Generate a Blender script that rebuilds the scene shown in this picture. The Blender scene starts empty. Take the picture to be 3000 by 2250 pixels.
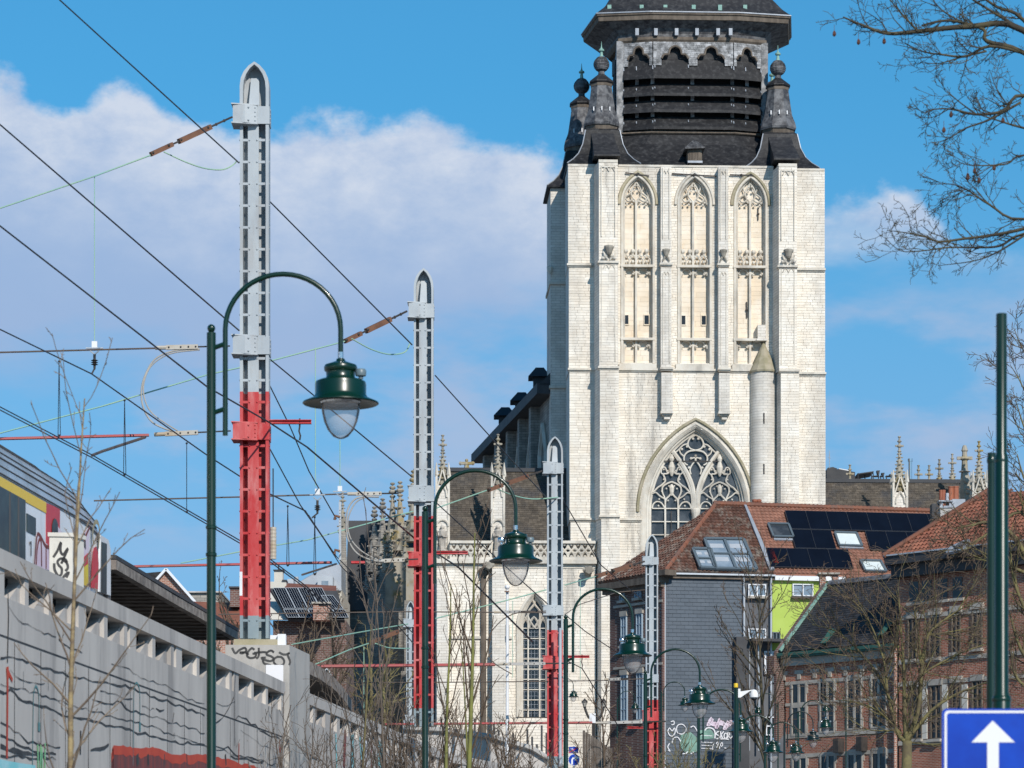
import bpy, math, random
from mathutils import Vector, Matrix
R = math.radians
rng = random.Random(11)
SC = bpy.context.scene
COL = SC.collection

# ------------------------------------------------------------------ camera
FX, HOR, EYE = 9000.0, 2690.0, 1.6     # focal length and horizon row in photo pixels, eye height in metres
cam_d = bpy.data.cameras.new('camera')
cam_d.sensor_width = 36.0
cam_d.lens = 36.0 * FX / 3000.0
cam_d.shift_y = (HOR - 1125.0) / 3000.0
cam_d.clip_start, cam_d.clip_end = 0.5, 6000.0
cam_d.dof.use_dof = True
cam_d.dof.focus_distance = 85.0
cam_d.dof.aperture_fstop = 5.6
cam = bpy.data.objects.new('camera', cam_d)
cam.location = (0, 0, EYE)
cam.rotation_euler = (R(90), 0, 0)
COL.objects.link(cam)
SC.camera = cam

# ------------------------------------------------------------------ light
SUN_AZ, SUN_EL = R(22), R(33)          # azimuth to the right of straight behind the viewer
S = Vector((math.sin(SUN_AZ) * math.cos(SUN_EL), -math.cos(SUN_AZ) * math.cos(SUN_EL), math.sin(SUN_EL)))
sun_d = bpy.data.lights.new('sun', 'SUN')
sun_d.energy, sun_d.angle, sun_d.color = 4.6, R(0.53), (1.0, 0.93, 0.85)
sun = bpy.data.objects.new('sun', sun_d)
sun.rotation_euler = (-S).to_track_quat('-Z', 'Y').to_euler()
sun.location = (30, -40, 80)
COL.objects.link(sun)

world = bpy.data.worlds.new('World'); SC.world = world; world.use_nodes = True
WN, WL = world.node_tree.nodes, world.node_tree.links
WN.clear()
def wsock(n, i, v):
    if v is None: return
    if hasattr(v, 'links'): WL.new(v, n.inputs[i])
    else: n.inputs[i].default_value = v
def wm(op, a, b=None, c=None, clamp=False):
    n = WN.new('ShaderNodeMath'); n.operation = op; n.use_clamp = clamp
    wsock(n, 0, a); wsock(n, 1, b); wsock(n, 2, c)
    return n.outputs[0]
def wstep(lo, hi, v):
    n = WN.new('ShaderNodeMapRange'); n.interpolation_type = 'SMOOTHSTEP'
    wsock(n, 'Value', v); n.inputs['From Min'].default_value = lo; n.inputs['From Max'].default_value = hi
    return n.outputs[0]
def wcurve(pts, v, x0, x1, y0, y1):
    n = WN.new('ShaderNodeFloatCurve')
    c = n.mapping.curves[0]
    P_ = [((x - x0) / (x1 - x0), (y - y0) / (y1 - y0)) for x, y in pts]
    c.points[0].location = P_[0]; c.points[1].location = P_[-1]
    for q in P_[1:-1]: c.points.new(*q)
    n.mapping.update()
    t = wm('DIVIDE', wm('SUBTRACT', v, x0), x1 - x0, clamp=True)
    WL.new(t, n.inputs['Value'])
    return wm('MULTIPLY_ADD', n.outputs[0], y1 - y0, y0)
def wnoise(x, y, sx, sy, det, rough, seed):
    cb = WN.new('ShaderNodeCombineXYZ')
    wsock(cb, 0, wm('MULTIPLY', x, sx)); wsock(cb, 1, wm('MULTIPLY', y, sy)); cb.inputs[2].default_value = seed
    n = WN.new('ShaderNodeTexNoise'); n.inputs['Scale'].default_value = 1.0
    n.inputs['Detail'].default_value = det; n.inputs['Roughness'].default_value = rough
    WL.new(cb.outputs[0], n.inputs['Vector'])
    return wm('SUBTRACT', n.outputs[0], 0.5)
def wmix(f, a, b, mode='MIX'):
    n = WN.new('ShaderNodeMix'); n.data_type = 'RGBA'; n.blend_type = mode
    wsock(n, 0, f)
    for i, v in ((6, a), (7, b)):
        if hasattr(v, 'links'): WL.new(v, n.inputs[i])
        else: n.inputs[i].default_value = (*v, 1)
    return n.outputs[2]
tc = WN.new('ShaderNodeTexCoord')
sep = WN.new('ShaderNodeSeparateXYZ'); WL.new(tc.outputs['Generated'], sep.inputs[0])
dx, dy, dz = sep.outputs
hor = wm('SQRT', wm('ADD', wm('MULTIPLY', dx, dx), wm('MULTIPLY', dy, dy)))
az = wm('MULTIPLY_ADD', wm('ARCTAN2', dx, dy), FX, 1500.0)
el = wm('MULTIPLY', wm('DIVIDE', dz, wm('MAXIMUM', hor, 0.02)), FX)
lift = WN.new('ShaderNodeCombineXYZ')
WL.new(dx, lift.inputs[0]); WL.new(dy, lift.inputs[1]); zc_ = wm('MAXIMUM', dz, -0.05)
WL.new(wm('MULTIPLY_ADD', wm('POWER', wm('MAXIMUM', dz, 0.0), 4.0), 2.0, wm('MULTIPLY_ADD', zc_, 0.42, 0.14)), lift.inputs[2])
nrm = WN.new('ShaderNodeVectorMath'); nrm.operation = 'NORMALIZE'; WL.new(lift.outputs[0], nrm.inputs[0])
sky = WN.new('ShaderNodeTexSky'); sky.sky_type = 'NISHITA'; sky.sun_disc = False
sky.sun_elevation = SUN_EL; sky.sun_rotation = math.pi - SUN_AZ
sky.altitude = 100; sky.air_density = 1.0; sky.dust_density = 0.3; sky.ozone_density = 2.0
WL.new(nrm.outputs[0], sky.inputs[0])
skyc = wmix(1.0, sky.outputs[0], (0.36, 1.08, 1.34), 'MULTIPLY')
skyc = wmix(wm('MULTIPLY', wstep(2500, 700, el), 0.55), skyc, (3.4, 5.2, 7.9))
n1 = wnoise(az, el, 1 / 330, 1 / 250, 10, 0.60, 3.1)
n2 = wnoise(az, el, 1 / 1500, 1 / 700, 5, 0.5, 7.7)
n3 = wnoise(az, el, 1 / 620, 1 / 240, 7, 0.55, 1.7)
edge = wcurve([(-1500, 2330), (0, 2470), (180, 2400), (330, 2440), (550, 2330), (820, 2345), (1150, 2352), (1420, 2338), (1560, 2280), (1680, 2220),
               (1950, 2110), (2250, 2080), (2420, 2100), (2640, 2130), (2730, 2060), (2860, 1960), (3050, 1900), (4500, 2250)], az, -1500, 4500, 1500, 2700)
bot = wcurve([(-1500, 1440), (0, 1400), (600, 1420), (1200, 1480), (1650, 1600), (2400, 1790), (2900, 1850), (4500, 1600)], az, -1500, 4500, 1500, 2700)
e1 = wm('ADD', wm('MULTIPLY_ADD', n1, 330.0, edge), wm('MULTIPLY', n3, 40.0))
depth = wm('SUBTRACT', e1, el)
top = wstep(0, 75, depth)
low = wstep(0, 330, wm('ADD', wm('SUBTRACT', el, bot), wm('MULTIPLY', n3, 560.0)))
cl1 = wm('MULTIPLY', wm('MULTIPLY', top, low), 0.95)
band = wm('MULTIPLY', wstep(950, 1250, el), wstep(1950, 1700, el))
cl2 = wm('MULTIPLY', wm('MULTIPLY', wstep(-0.10, 0.15, wm('ADD', n3, wm('MULTIPLY', n2, 0.5))), band), 0.75)
lit = wm('MULTIPLY', wstep(620, 20, depth), wm('MULTIPLY_ADD', wnoise(az, el, 1 / 190, 1 / 120, 8, 0.62, 9.3), 2.6, 0.85), clamp=True)
ccol = wmix(lit, (3.7, 5.2, 7.9), (7.1, 7.8, 9.1))
withc = wmix(cl2, skyc, (4.6, 5.7, 7.9))
withc = wmix(cl1, withc, ccol)
bg = WN.new('ShaderNodeBackground'); bg.inputs['Strength'].default_value = 0.1
WL.new(withc, bg.inputs['Color'])
wo = WN.new('ShaderNodeOutputWorld'); WL.new(bg.outputs[0], wo.inputs[0])

SC.view_settings.view_transform = 'Standard'
SC.view_settings.look = 'None'
SC.view_settings.exposure = -0.14
SC.view_settings.gamma = 1.0
SC.view_settings.use_curve_mapping = False
SC.cycles.max_bounces = 6

# ------------------------------------------------------------------ helpers
def P(x, y, Y):
    """The point at distance Y on the line of sight through photo pixel x, y."""
    return Vector(((x - 1500.0) * Y / FX, Y, EYE + (HOR - y) * Y / FX))
ORG = {}
def org(o):
    return ORG.get(o.name, Vector((0, 0, 0))) if o else Vector((0, 0, 0))
class MB:
    def __init__(s): s.v, s.f = [], []
    def add(s, vs, fs):
        b = len(s.v); s.v += [Vector(q) for q in vs]; s.f += [tuple(i + b for i in f) for f in fs]
        return s
    def hexa(s, p):
        return s.add(p, [(0, 1, 2, 3), (7, 6, 5, 4), (0, 4, 5, 1), (1, 5, 6, 2), (2, 6, 7, 3), (3, 7, 4, 0)])
    def box(s, x0, x1, y0, y1, z0, z1):
        return s.hexa([(x0, y0, z0), (x1, y0, z0), (x1, y0, z1), (x0, y0, z1), (x0, y1, z0), (x1, y1, z0), (x1, y1, z1), (x0, y1, z1)])
    def obox(s, c, a, b, d):
        c = Vector(c)
        return s.hexa([c - a - b - d, c + a - b - d, c + a - b + d, c - a - b + d, c - a + b - d, c + a + b - d, c + a + b + d, c - a + b + d])
    def bar(s, p, q, w, h, up=Vector((0, 0, 1))):
        p, q = Vector(p), Vector(q); d = (q - p); L = d.length; d.normalize()
        sd = d.cross(up)
        if sd.length < 1e-4: sd = d.cross(Vector((0, 1, 0)))
        sd.normalize(); uu = sd.cross(d)
        return s.obox((p + q) / 2, d * L / 2, sd * w / 2, uu * h / 2)
    def tube(s, pts, r, n=6, cap=True):
        pts = [Vector(q) for q in pts]; m = len(pts)
        rs = r if isinstance(r, (list, tuple)) else [r] * m
        prev = None; rings = []
        for i in range(m):
            d = (pts[min(i + 1, m - 1)] - pts[max(i - 1, 0)])
            if d.length < 1e-9: d = Vector((0, 0, 1))
            d.normalize()
            a = prev if prev is not None else (Vector((0, 0, 1)) if abs(d.z) < 0.9 else Vector((1, 0, 0)))
            a = a - d * a.dot(d)
            if a.length < 1e-4: a = d.orthogonal()
            a.normalize(); prev = a; b = d.cross(a)
            rings.append([pts[i] + (a * math.cos(2 * math.pi * k / n) + b * math.sin(2 * math.pi * k / n)) * rs[i] for k in range(n)])
        return s.loft(rings, cap)
    def loft(s, rings, cap=True, closed=True):
        n = len(rings[0]); vs = [q for g in rings for q in g]; fs = []
        for i in range(len(rings) - 1):
            for k in range(n if closed else n - 1):
                k2 = (k + 1) % n
                fs.append((i * n + k, i * n + k2, (i + 1) * n + k2, (i + 1) * n + k))
        if cap and closed:
            fs.append(tuple(range(n - 1, -1, -1))); fs.append(tuple((len(rings) - 1) * n + k for k in range(n)))
        return s.add(vs, fs)
    def lathe(s, c, prof, n=16, ph=0.0, cap=True):
        c = Vector(c)
        return s.loft([[c + Vector((r * math.cos(ph + 2 * math.pi * k / n), r * math.sin(ph + 2 * math.pi * k / n), z)) for k in range(n)] for r, z in prof], cap)
    def prism(s, loop, vec):
        loop = [Vector(q) for q in loop]; vec = Vector(vec); n = len(loop)
        vs = loop + [q + vec for q in loop]
        fs = [tuple(range(n)), tuple(range(2 * n - 1, n - 1, -1))] + [(k, k + n, (k + 1) % n + n, (k + 1) % n) for k in range(n)]
        return s.add(vs, fs)
    def face(s, loop): return s.add(loop, [tuple(range(len(loop)))])
    def ball(s, c, r, n=8, m=6, sz=1.0):
        prof = [(max(r * math.sin(math.pi * i / m), 1e-4), -r * sz * math.cos(math.pi * i / m)) for i in range(m + 1)]
        return s.lathe(c, prof, n)
    def build(s, name, mat, parent=None, smooth=False, local=False, recalc=True):
        me = bpy.data.meshes.new(name)
        off = Vector((0, 0, 0)) if local else org(parent)
        me.from_pydata([tuple(q - off) for q in s.v], [], s.f)
        if recalc and len(s.f) < 30000:
            import bmesh
            bm = bmesh.new(); bm.from_mesh(me); bmesh.ops.recalc_face_normals(bm, faces=bm.faces); bm.to_mesh(me); bm.free()
        if smooth: me.polygons.foreach_set('use_smooth', [True] * len(me.polygons))
        if smooth == 'auto':
            try: me.set_sharp_from_angle(angle=R(40))
            except Exception: pass
        me.materials.append(MAT[mat] if isinstance(mat, str) else mat)
        o = bpy.data.objects.new(name, me); COL.objects.link(o)
        if parent: o.parent = parent
        if not local: ORG[o.name] = off
        else: ORG[o.name] = org(parent)
        return o
def tag(o, label=None, cat=None, group=None, kind=None):
    for k, v in (('label', label), ('category', cat), ('group', group), ('kind', kind)):
        if v: o[k] = v
    return o
def thing(name, label, cat, loc, group=None, rz=0.0):
    o = bpy.data.objects.new(name, None); COL.objects.link(o)
    o.location = loc; o.rotation_euler = (0, 0, rz); o.empty_display_size = 0.2
    ORG[o.name] = Vector(loc)
    return tag(o, label, cat, group)
def copy_tree(o, parent=None):
    c = o.copy(); COL.objects.link(c); c.parent = parent
    for ch in list(o.children): copy_tree(ch, c)
    return c
class Frame:
    """A flat surface: origin, unit vectors along it and up it, outward normal."""
    def __init__(s, o, u, v):
        s.o = Vector(o); s.u = Vector(u).normalized(); v = Vector(v); s.v = (v - s.u * v.dot(s.u)).normalized(); s.n = s.u.cross(s.v)
    def at(s, a, b, d=0.0): return s.o + s.u * a + s.v * b + s.n * d
    def px(s, x, y):
        c = Vector((0, 0, EYE)); r = Vector(((x - 1500.0) / FX, 1.0, (HOR - y) / FX))
        t = (s.o - c).dot(s.n) / r.dot(s.n); q = c + r * t - s.o
        return q.dot(s.u), q.dot(s.v)
    def pt(s, x, y, d=0.0):
        a, b = s.px(x, y); return s.at(a, b, d)
    def off(s, d): return Frame(s.o + s.n * d, s.u, s.v)
def fbox(mb, fr, a0, a1, b0, b1, d0, d1, skew=0.0):
    """A box on a frame from depth d0 (inside) to d1 (proud); skew slides the inner face along the surface."""
    k = skew * (d1 - d0)
    return mb.hexa([fr.at(a0, b0, d1), fr.at(a1, b0, d1), fr.at(a1, b1, d1), fr.at(a0, b1, d1),
                    fr.at(a0 + k, b0, d0), fr.at(a1 + k, b0, d0), fr.at(a1 + k, b1, d0), fr.at(a0 + k, b1, d0)])
def fbox_px(mb, fr, x0, x1, y0, y1, d0, d1):
    a0, b1 = fr.px(x0, y0); a1, _ = fr.px(x1, (y0 + y1) / 2); _, b0 = fr.px((x0 + x1) / 2, y1); _, b1 = fr.px((x0 + x1) / 2, y0)
    return fbox(mb, fr, a0, a1, b0, b1, d0, d1)
def ribbon(mb, fr, pts, w, d=0.006, px=True):
    """A flat painted stroke on a surface."""
    Q = [fr.px(*p) if px else p for p in pts]
    L = []
    for i, (a, b) in enumerate(Q):
        a0, b0 = Q[max(i - 1, 0)]; a1, b1 = Q[min(i + 1, len(Q) - 1)]
        tx, ty = a1 - a0, b1 - b0; l = math.hypot(tx, ty) or 1.0
        ww = w[i] if isinstance(w, (list, tuple)) else w
        L.append((fr.at(a - ty / l * ww / 2, b + tx / l * ww / 2, d), fr.at(a + ty / l * ww / 2, b - tx / l * ww / 2, d)))
    for i in range(len(L) - 1): mb.face([L[i][0], L[i][1], L[i + 1][1], L[i + 1][0]])
    return mb
def smooth_path(pts, n=5):
    """Catmull-Rom through the points."""
    P_ = [Vector(p) if len(p) > 2 else Vector((p[0], p[1], 0)) for p in pts]; out = []
    for i in range(len(P_) - 1):
        p0, p1, p2, p3 = P_[max(i - 1, 0)], P_[i], P_[i + 1], P_[min(i + 2, len(P_) - 1)]
        for k in range(n):
            t = k / n
            out.append(0.5 * ((2 * p1) + (p2 - p0) * t + (2 * p0 - 5 * p1 + 4 * p2 - p3) * t * t + (3 * p1 - p0 - 3 * p2 + p3) * t ** 3))
    out.append(P_[-1])
    return out
def spath(pts, n=5): return [(q.x, q.y) for q in smooth_path(pts, n)]
def arch(x0, x1, ys, ya, n=9):
    """Pointed arch from the left springing over the apex to the right springing, y downwards."""
    w = (x1 - x0) / 2.0; h = ys - ya; r = (w * w + h * h) / (2 * w); out = []
    a1 = math.atan2(h, r - w)
    for i in range(n + 1):
        t = a1 * i / n; out.append((x0 + r - r * math.cos(t), ys - r * math.sin(t)))
    return out + [(x0 + x1 - x, y) for x, y in reversed(out[:-1])]

# unit pieces shared by the laid stones, slates and tiles
def unit_mesh(name, vs, fs):
    me = bpy.data.meshes.new(name); me.from_pydata(vs, [], fs); return me
CUBE_F = [(4, 5, 6, 7), (0, 4, 7, 3), (1, 2, 6, 5), (3, 7, 6, 2), (0, 1, 5, 4)]
def scan(loops, b):
    xs = []
    for L in loops:
        for i in range(len(L)):
            (x0, y0), (x1, y1) = L[i], L[(i + 1) % len(L)]
            if (y0 <= b) != (y1 <= b): xs.append(x0 + (b - y0) / (y1 - y0) * (x1 - x0))
    xs.sort()
    return list(zip(xs[0::2], xs[1::2]))
def lay(loops, rh, w0, w1, r, stagger=None, rj=0.0):
    """Courses of pieces inside the loops (even-odd): list of (a0, a1, b0, b1)."""
    bs = [q[1] for L in loops for q in L]; b = min(bs); top = max(bs); out = []; row = 0
    while b < top - rh * 0.25:
        h = rh * (1 + r.uniform(-rj, rj)); h = min(h, top - b)
        for (s0, s1) in scan(loops, b + h / 2):
            a = s0
            if stagger is not None:
                w = w0; a = math.floor((s0 - row * stagger * w) / w) * w + row * stagger * w
            while a < s1 - 1e-4:
                w = r.uniform(w0, w1); e = a + w
                if stagger is None and s1 - e < w0 * 0.5: e = s1
                c0, c1 = max(a, s0), min(e, s1)
                if c1 - c0 > w0 * 0.12: out.append((c0, c1, b, b + h))
                a = e
        b += h; row += 1
    return out
def set_pieces(fr, pcs, name, stuff, mat, parent, back, thick, gap, r, jit=0.0, tilt=0.0, lap=0.0, n_obj=300, arc=False):
    """Lay pieces on a surface: the largest n_obj as objects of their own, the rest joined."""
    order = sorted(range(len(pcs)), key=lambda i: -(pcs[i][1] - pcs[i][0]) * (pcs[i][3] - pcs[i][2]))
    one = set(order[:n_obj])
    ku = name + '_unit_' + mat + ('t' if tilt else '') + ('a' if arc else '')
    if ku not in UNIT:
        t = 1.0 if not tilt else 0.25
        if arc:
            vs, n = [], 6
            for b in (0, 1):
                for k in range(n + 1):
                    vs.append((k / n, b, (0.55 + 0.45 * math.sin(math.pi * (k / n * 1.5 - 0.25))) * (1.0 if b == 0 else 0.45)))
            fs = [(k, k + 1, k + n + 2, k + n + 1) for k in range(n)]
            vs += [(0, 0, 0), (1, 0, 0)]; fs.append((2 * n + 2, 2 * n + 3) + tuple(range(n, -1, -1)))
        else:
            vs = [(0, 0, 0), (1, 0, 0), (1, 1, 0), (0, 1, 0), (0, 0, 1), (1, 0, 1), (1, 1, t), (0, 1, t)]; fs = CUBE_F
        UNIT[ku] = (unit_mesh(name, vs, fs), vs, fs)
    me, uv, uf = UNIT[ku]
    rest = MB(); off = org(parent)
    if not me.materials: me.materials.append(MAT[mat])
    objs = []
    for i, (a0, a1, b0, b1) in enumerate(pcs):
        th = back + thick + r.uniform(-jit, jit)
        g = gap / 2
        a0 += g; a1 -= g; b0 += g; b1 = b1 - g + lap
        if a1 - a0 < 0.004: continue
        o = fr.at(a0, b0, -back)
        if i in one:
            ob = bpy.data.objects.new(name, me); COL.objects.link(ob)
            ob.parent = parent
            ob.matrix_local = Matrix.Translation(o - off) @ Matrix((fr.u, fr.v, fr.n)).transposed().to_4x4() @ Matrix.Diagonal((a1 - a0, b1 - b0, th, 1))
            objs.append(ob)
        else:
            rest.add([o + fr.u * (q[0] * (a1 - a0)) + fr.v * (q[1] * (b1 - b0)) + fr.n * (q[2] * th) for q in uv], uf)
    if rest.v:
        tag(rest.build(stuff, mat, parent, recalc=False), kind='stuff')
    return objs
UNIT = {}
# ------------------------------------------------------------------ materials
MAT = {}
def nt(name):
    m = bpy.data.materials.new(name); m.use_nodes = True; MAT[name] = m
    N, L = m.node_tree.nodes, m.node_tree.links
    b = N['Principled BSDF']
    return m, N, L, b
def col4(c): return (c[0], c[1], c[2], 1)
def mixc(N, L, f, a, b, mode='MIX'):
    n = N.new('ShaderNodeMix'); n.data_type = 'RGBA'; n.blend_type = mode
    for i, v in ((0, f), (6, a), (7, b)):
        if hasattr(v, 'links'): L.new(v, n.inputs[i])
        else: n.inputs[i].default_value = v if i == 0 else col4(v)
    return n.outputs[2]
def ramp(N, L, f, lo, hi):
    n = N.new('ShaderNodeMapRange'); n.interpolation_type = 'SMOOTHSTEP'
    n.inputs['From Min'].default_value = lo; n.inputs['From Max'].default_value = hi
    L.new(f, n.inputs['Value']); return n.outputs[0]
def noise(N, L, scale, det=5, rough=0.6, stretch=(1, 1, 1), coord='Object'):
    t = N.new('ShaderNodeTexCoord'); mp = N.new('ShaderNodeMapping'); mp.inputs['Scale'].default_value = stretch
    L.new(t.outputs[coord], mp.inputs[0])
    n = N.new('ShaderNodeTexNoise'); n.inputs['Scale'].default_value = scale; n.inputs['Detail'].default_value = det; n.inputs['Roughness'].default_value = rough
    L.new(mp.outputs[0], n.inputs['Vector']); return n.outputs[0]
def wnz(N, L, scale, det=5, rough=0.6, stretch=(1, 1, 1)):
    """Noise in world position, so that separate pieces do not repeat."""
    g = N.new('ShaderNodeNewGeometry'); mp = N.new('ShaderNodeMapping'); mp.inputs['Scale'].default_value = stretch
    L.new(g.outputs['Position'], mp.inputs[0])
    n = N.new('ShaderNodeTexNoise'); n.inputs['Scale'].default_value = scale; n.inputs['Detail'].default_value = det; n.inputs['Roughness'].default_value = rough
    L.new(mp.outputs[0], n.inputs['Vector']); return n.outputs[0]
def piece_rand(N, L):
    g = N.new('ShaderNodeNewGeometry'); o = N.new('ShaderNodeObjectInfo')
    a = N.new('ShaderNodeMath'); a.operation = 'ADD'; L.new(g.outputs['Random Per Island'], a.inputs[0]); L.new(o.outputs['Random'], a.inputs[1])
    f = N.new('ShaderNodeMath'); f.operation = 'FRACT'; L.new(a.outputs[0], f.inputs[0]); return f.outputs[0]
def bump(N, L, b, h, strength, dist):
    n = N.new('ShaderNodeBump'); n.inputs['Strength'].default_value = strength; n.inputs['Distance'].default_value = dist
    L.new(h, n.inputs['Height']); L.new(n.outputs[0], b.inputs['Normal'])
def plain(name, c1, c2=None, scale=3.0, rough=0.6, metal=0.0, lo=0.35, hi=0.65, bmp=0.0, stretch=(1, 1, 1), piece=None, coat=0.0, spec=None, dirt=None):
    """Base colour varied by world noise towards c2; piece: random tone range for laid pieces; dirt: (colour, amount, scale, stretch)."""
    m, N, L, b = nt(name)
    b.inputs['Roughness'].default_value = rough; b.inputs['Metallic'].default_value = metal
    if coat: b.inputs['Coat Weight'].default_value = coat; b.inputs['Coat Roughness'].default_value = 0.08
    if spec is not None: b.inputs['Specular IOR Level'].default_value = spec
    nz = wnz(N, L, scale, 6, 0.62, stretch)
    c = mixc(N, L, ramp(N, L, nz, lo, hi), c1, c2 or c1)
    if piece:
        pr = piece_rand(N, L)
        mr = N.new('ShaderNodeMapRange'); mr.inputs['To Min'].default_value = 1 - piece; mr.inputs['To Max'].default_value = 1 + piece
        L.new(pr, mr.inputs['Value'])
        vm = N.new('ShaderNodeCombineColor'); 
        for i in range(3): L.new(mr.outputs[0], vm.inputs[i])
        c = mixc(N, L, 1.0, c, vm.outputs[0], 'MULTIPLY')
    for dt in ([] if not dirt else dirt if isinstance(dirt, list) else [dirt]):
        dz_ = wnz(N, L, dt[2], 7, 0.65, dt[3])
        f = N.new('ShaderNodeMath'); f.operation = 'MULTIPLY'; f.inputs[1].default_value = dt[1]
        L.new(ramp(N, L, dz_, *(dt[4] if len(dt) > 4 else (0.46, 0.68))), f.inputs[0])
        c = mixc(N, L, f.outputs[0], c, dt[0])
    L.new(c, b.inputs['Base Color'])
    if bmp: bump(N, L, b, wnz(N, L, scale * 4, 6, 0.7, stretch), bmp, 0.02)
    return m
def masonry(name, c1, c2, mortar, bw, bh, jt, rough=0.85, dirt=None, tone=0.5, bmp=0.5, weights=(1, 1)):
    """Courses too fine to build: brick pattern in wall coordinates (x+y along, z up)."""
    m, N, L, b = nt(name); b.inputs['Roughness'].default_value = rough
    g = N.new('ShaderNodeNewGeometry'); sp = N.new('ShaderNodeSeparateXYZ'); L.new(g.outputs['Position'], sp.inputs[0])
    def mul(v, k):
        q = N.new('ShaderNodeMath'); q.operation = 'MULTIPLY'; q.inputs[1].default_value = k; L.new(v, q.inputs[0]); return q.outputs[0]
    ad = N.new('ShaderNodeMath'); ad.operation = 'ADD'; L.new(mul(sp.outputs[0], weights[0]), ad.inputs[0]); L.new(mul(sp.outputs[1], weights[1]), ad.inputs[1])
    cb = N.new('ShaderNodeCombineXYZ'); L.new(ad.outputs[0], cb.inputs[0]); L.new(sp.outputs[2], cb.inputs[1])
    t = N.new('ShaderNodeTexBrick'); L.new(cb.outputs[0], t.inputs['Vector'])
    t.inputs['Color1'].default_value = col4(c1); t.inputs['Color2'].default_value = col4(c2); t.inputs['Mortar'].default_value = col4(mortar)
    t.inputs['Scale'].default_value = 1.0; t.inputs['Mortar Size'].default_value = jt; t.inputs['Brick Width'].default_value = bw; t.inputs['Row Height'].default_value = bh
    t.inputs['Bias'].default_value = -0.1; t.inputs['Mortar Smooth'].default_value = 0.2
    nz = wnz(N, L, 0.9, 6, 0.65)
    sh = N.new('ShaderNodeMapRange'); sh.inputs['From Min'].default_value = 0.3; sh.inputs['From Max'].default_value = 0.7
    sh.inputs['To Min'].default_value = 1 - tone * 0.5; sh.inputs['To Max'].default_value = 1 + tone * 0.35; L.new(nz, sh.inputs['Value'])
    vc = N.new('ShaderNodeCombineColor')
    for i in range(3): L.new(sh.outputs[0], vc.inputs[i])
    c = mixc(N, L, 1.0, t.outputs['Color'], vc.outputs[0], 'MULTIPLY')
    if dirt:
        dz_ = wnz(N, L, dirt[2], 7, 0.65, dirt[3])
        f = N.new('ShaderNodeMath'); f.operation = 'MULTIPLY'; f.inputs[1].default_value = dirt[1]
        L.new(ramp(N, L, dz_, 0.48, 0.75), f.inputs[0]); c = mixc(N, L, f.outputs[0], c, dirt[0])
    L.new(c, b.inputs['Base Color'])
    inv = N.new('ShaderNodeMath'); inv.operation = 'SUBTRACT'; inv.inputs[0].default_value = 1; L.new(t.outputs['Fac'], inv.inputs[1])
    bump(N, L, b, inv.outputs[0], bmp, 0.01)
    return m
def glass(name, tint=(0.9, 0.95, 0.95), rough=0.05, opac=0.25, c=(0.5, 0.5, 0.5)):
    """Thin pane: mostly clear, with a glossy face."""
    m, N, L, b = nt(name); N.remove(b); out = N['Material Output']
    tr = N.new('ShaderNodeBsdfTransparent'); tr.inputs[0].default_value = col4(tint)
    gl = N.new('ShaderNodeBsdfGlossy'); gl.inputs['Roughness'].default_value = rough
    df = N.new('ShaderNodeBsdfDiffuse'); df.inputs[0].default_value = col4(c)
    fr = N.new('ShaderNodeFresnel'); fr.inputs[0].default_value = 1.13
    m1 = N.new('ShaderNodeMixShader'); m1.inputs[0].default_value = opac; L.new(tr.outputs[0], m1.inputs[1]); L.new(df.outputs[0], m1.inputs[2])
    m2 = N.new('ShaderNodeMixShader'); L.new(fr.outputs[0], m2.inputs[0]); L.new(m1.outputs[0], m2.inputs[1]); L.new(gl.outputs[0], m2.inputs[2])
    L.new(m2.outputs[0], out.inputs[0]); return m
GREY_DIRT = (0.16, 0.16, 0.15)
plain('stone', (0.78, 0.705, 0.595), (0.83, 0.78, 0.69), 1.2, 0.85, bmp=0.3, piece=0.08, dirt=[((0.40, 0.37, 0.33), 0.45, 0.42, (1, 1, 0.25)), ((0.22, 0.215, 0.20), 0.6, 0.9, (1, 1, 0.07), (0.54, 0.72))])
plain('slate_mid', (0.036, 0.037, 0.042), (0.12, 0.122, 0.128), 2.6, 0.6, bmp=0.5, piece=0.4, spec=0.3, dirt=((0.30, 0.30, 0.30), 0.4, 4.5, (1, 1, 1)))
plain('stone_back', (0.42, 0.39, 0.34), (0.50, 0.47, 0.41), 0.8, 0.9)
plain('stone_panel', (0.74, 0.62, 0.47), (0.81, 0.735, 0.62), 0.7, 0.85, bmp=0.2, piece=0.05)
plain('stone_trim', (0.62, 0.56, 0.47), (0.70, 0.66, 0.58), 1.5, 0.85, bmp=0.3, dirt=((0.22, 0.21, 0.19), 0.5, 0.8, (1, 1, 0.5)))
plain('stone_dark', (0.24, 0.22, 0.185), (0.40, 0.37, 0.31), 2.0, 0.9, bmp=0.3)
plain('stone_lichen', (0.36, 0.33, 0.27), (0.33, 0.24, 0.07), 0.9, 0.9, lo=0.5, hi=0.68, bmp=0.3, dirt=((0.12, 0.115, 0.1), 0.6, 0.8, (1, 1, 1)))
plain('stone_moss', (0.30, 0.27, 0.17), (0.42, 0.37, 0.27), 1.5, 0.9, bmp=0.3, piece=0.15)
masonry('stone_courses', (0.70, 0.65, 0.57), (0.78, 0.74, 0.67), (0.42, 0.39, 0.34), 0.55, 0.155, 0.010, dirt=((0.27, 0.26, 0.24), 0.5, 0.4, (1, 1, 0.3)), tone=0.35)
masonry('stone_old_darkened', (0.26, 0.245, 0.22), (0.38, 0.355, 0.31), (0.15, 0.14, 0.125), 0.5, 0.16, 0.012, dirt=((0.10, 0.10, 0.095), 0.8, 0.5, (1, 1, 0.25)), tone=0.6)  # old church stone, base darkened to paint in the shade of its flank
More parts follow.
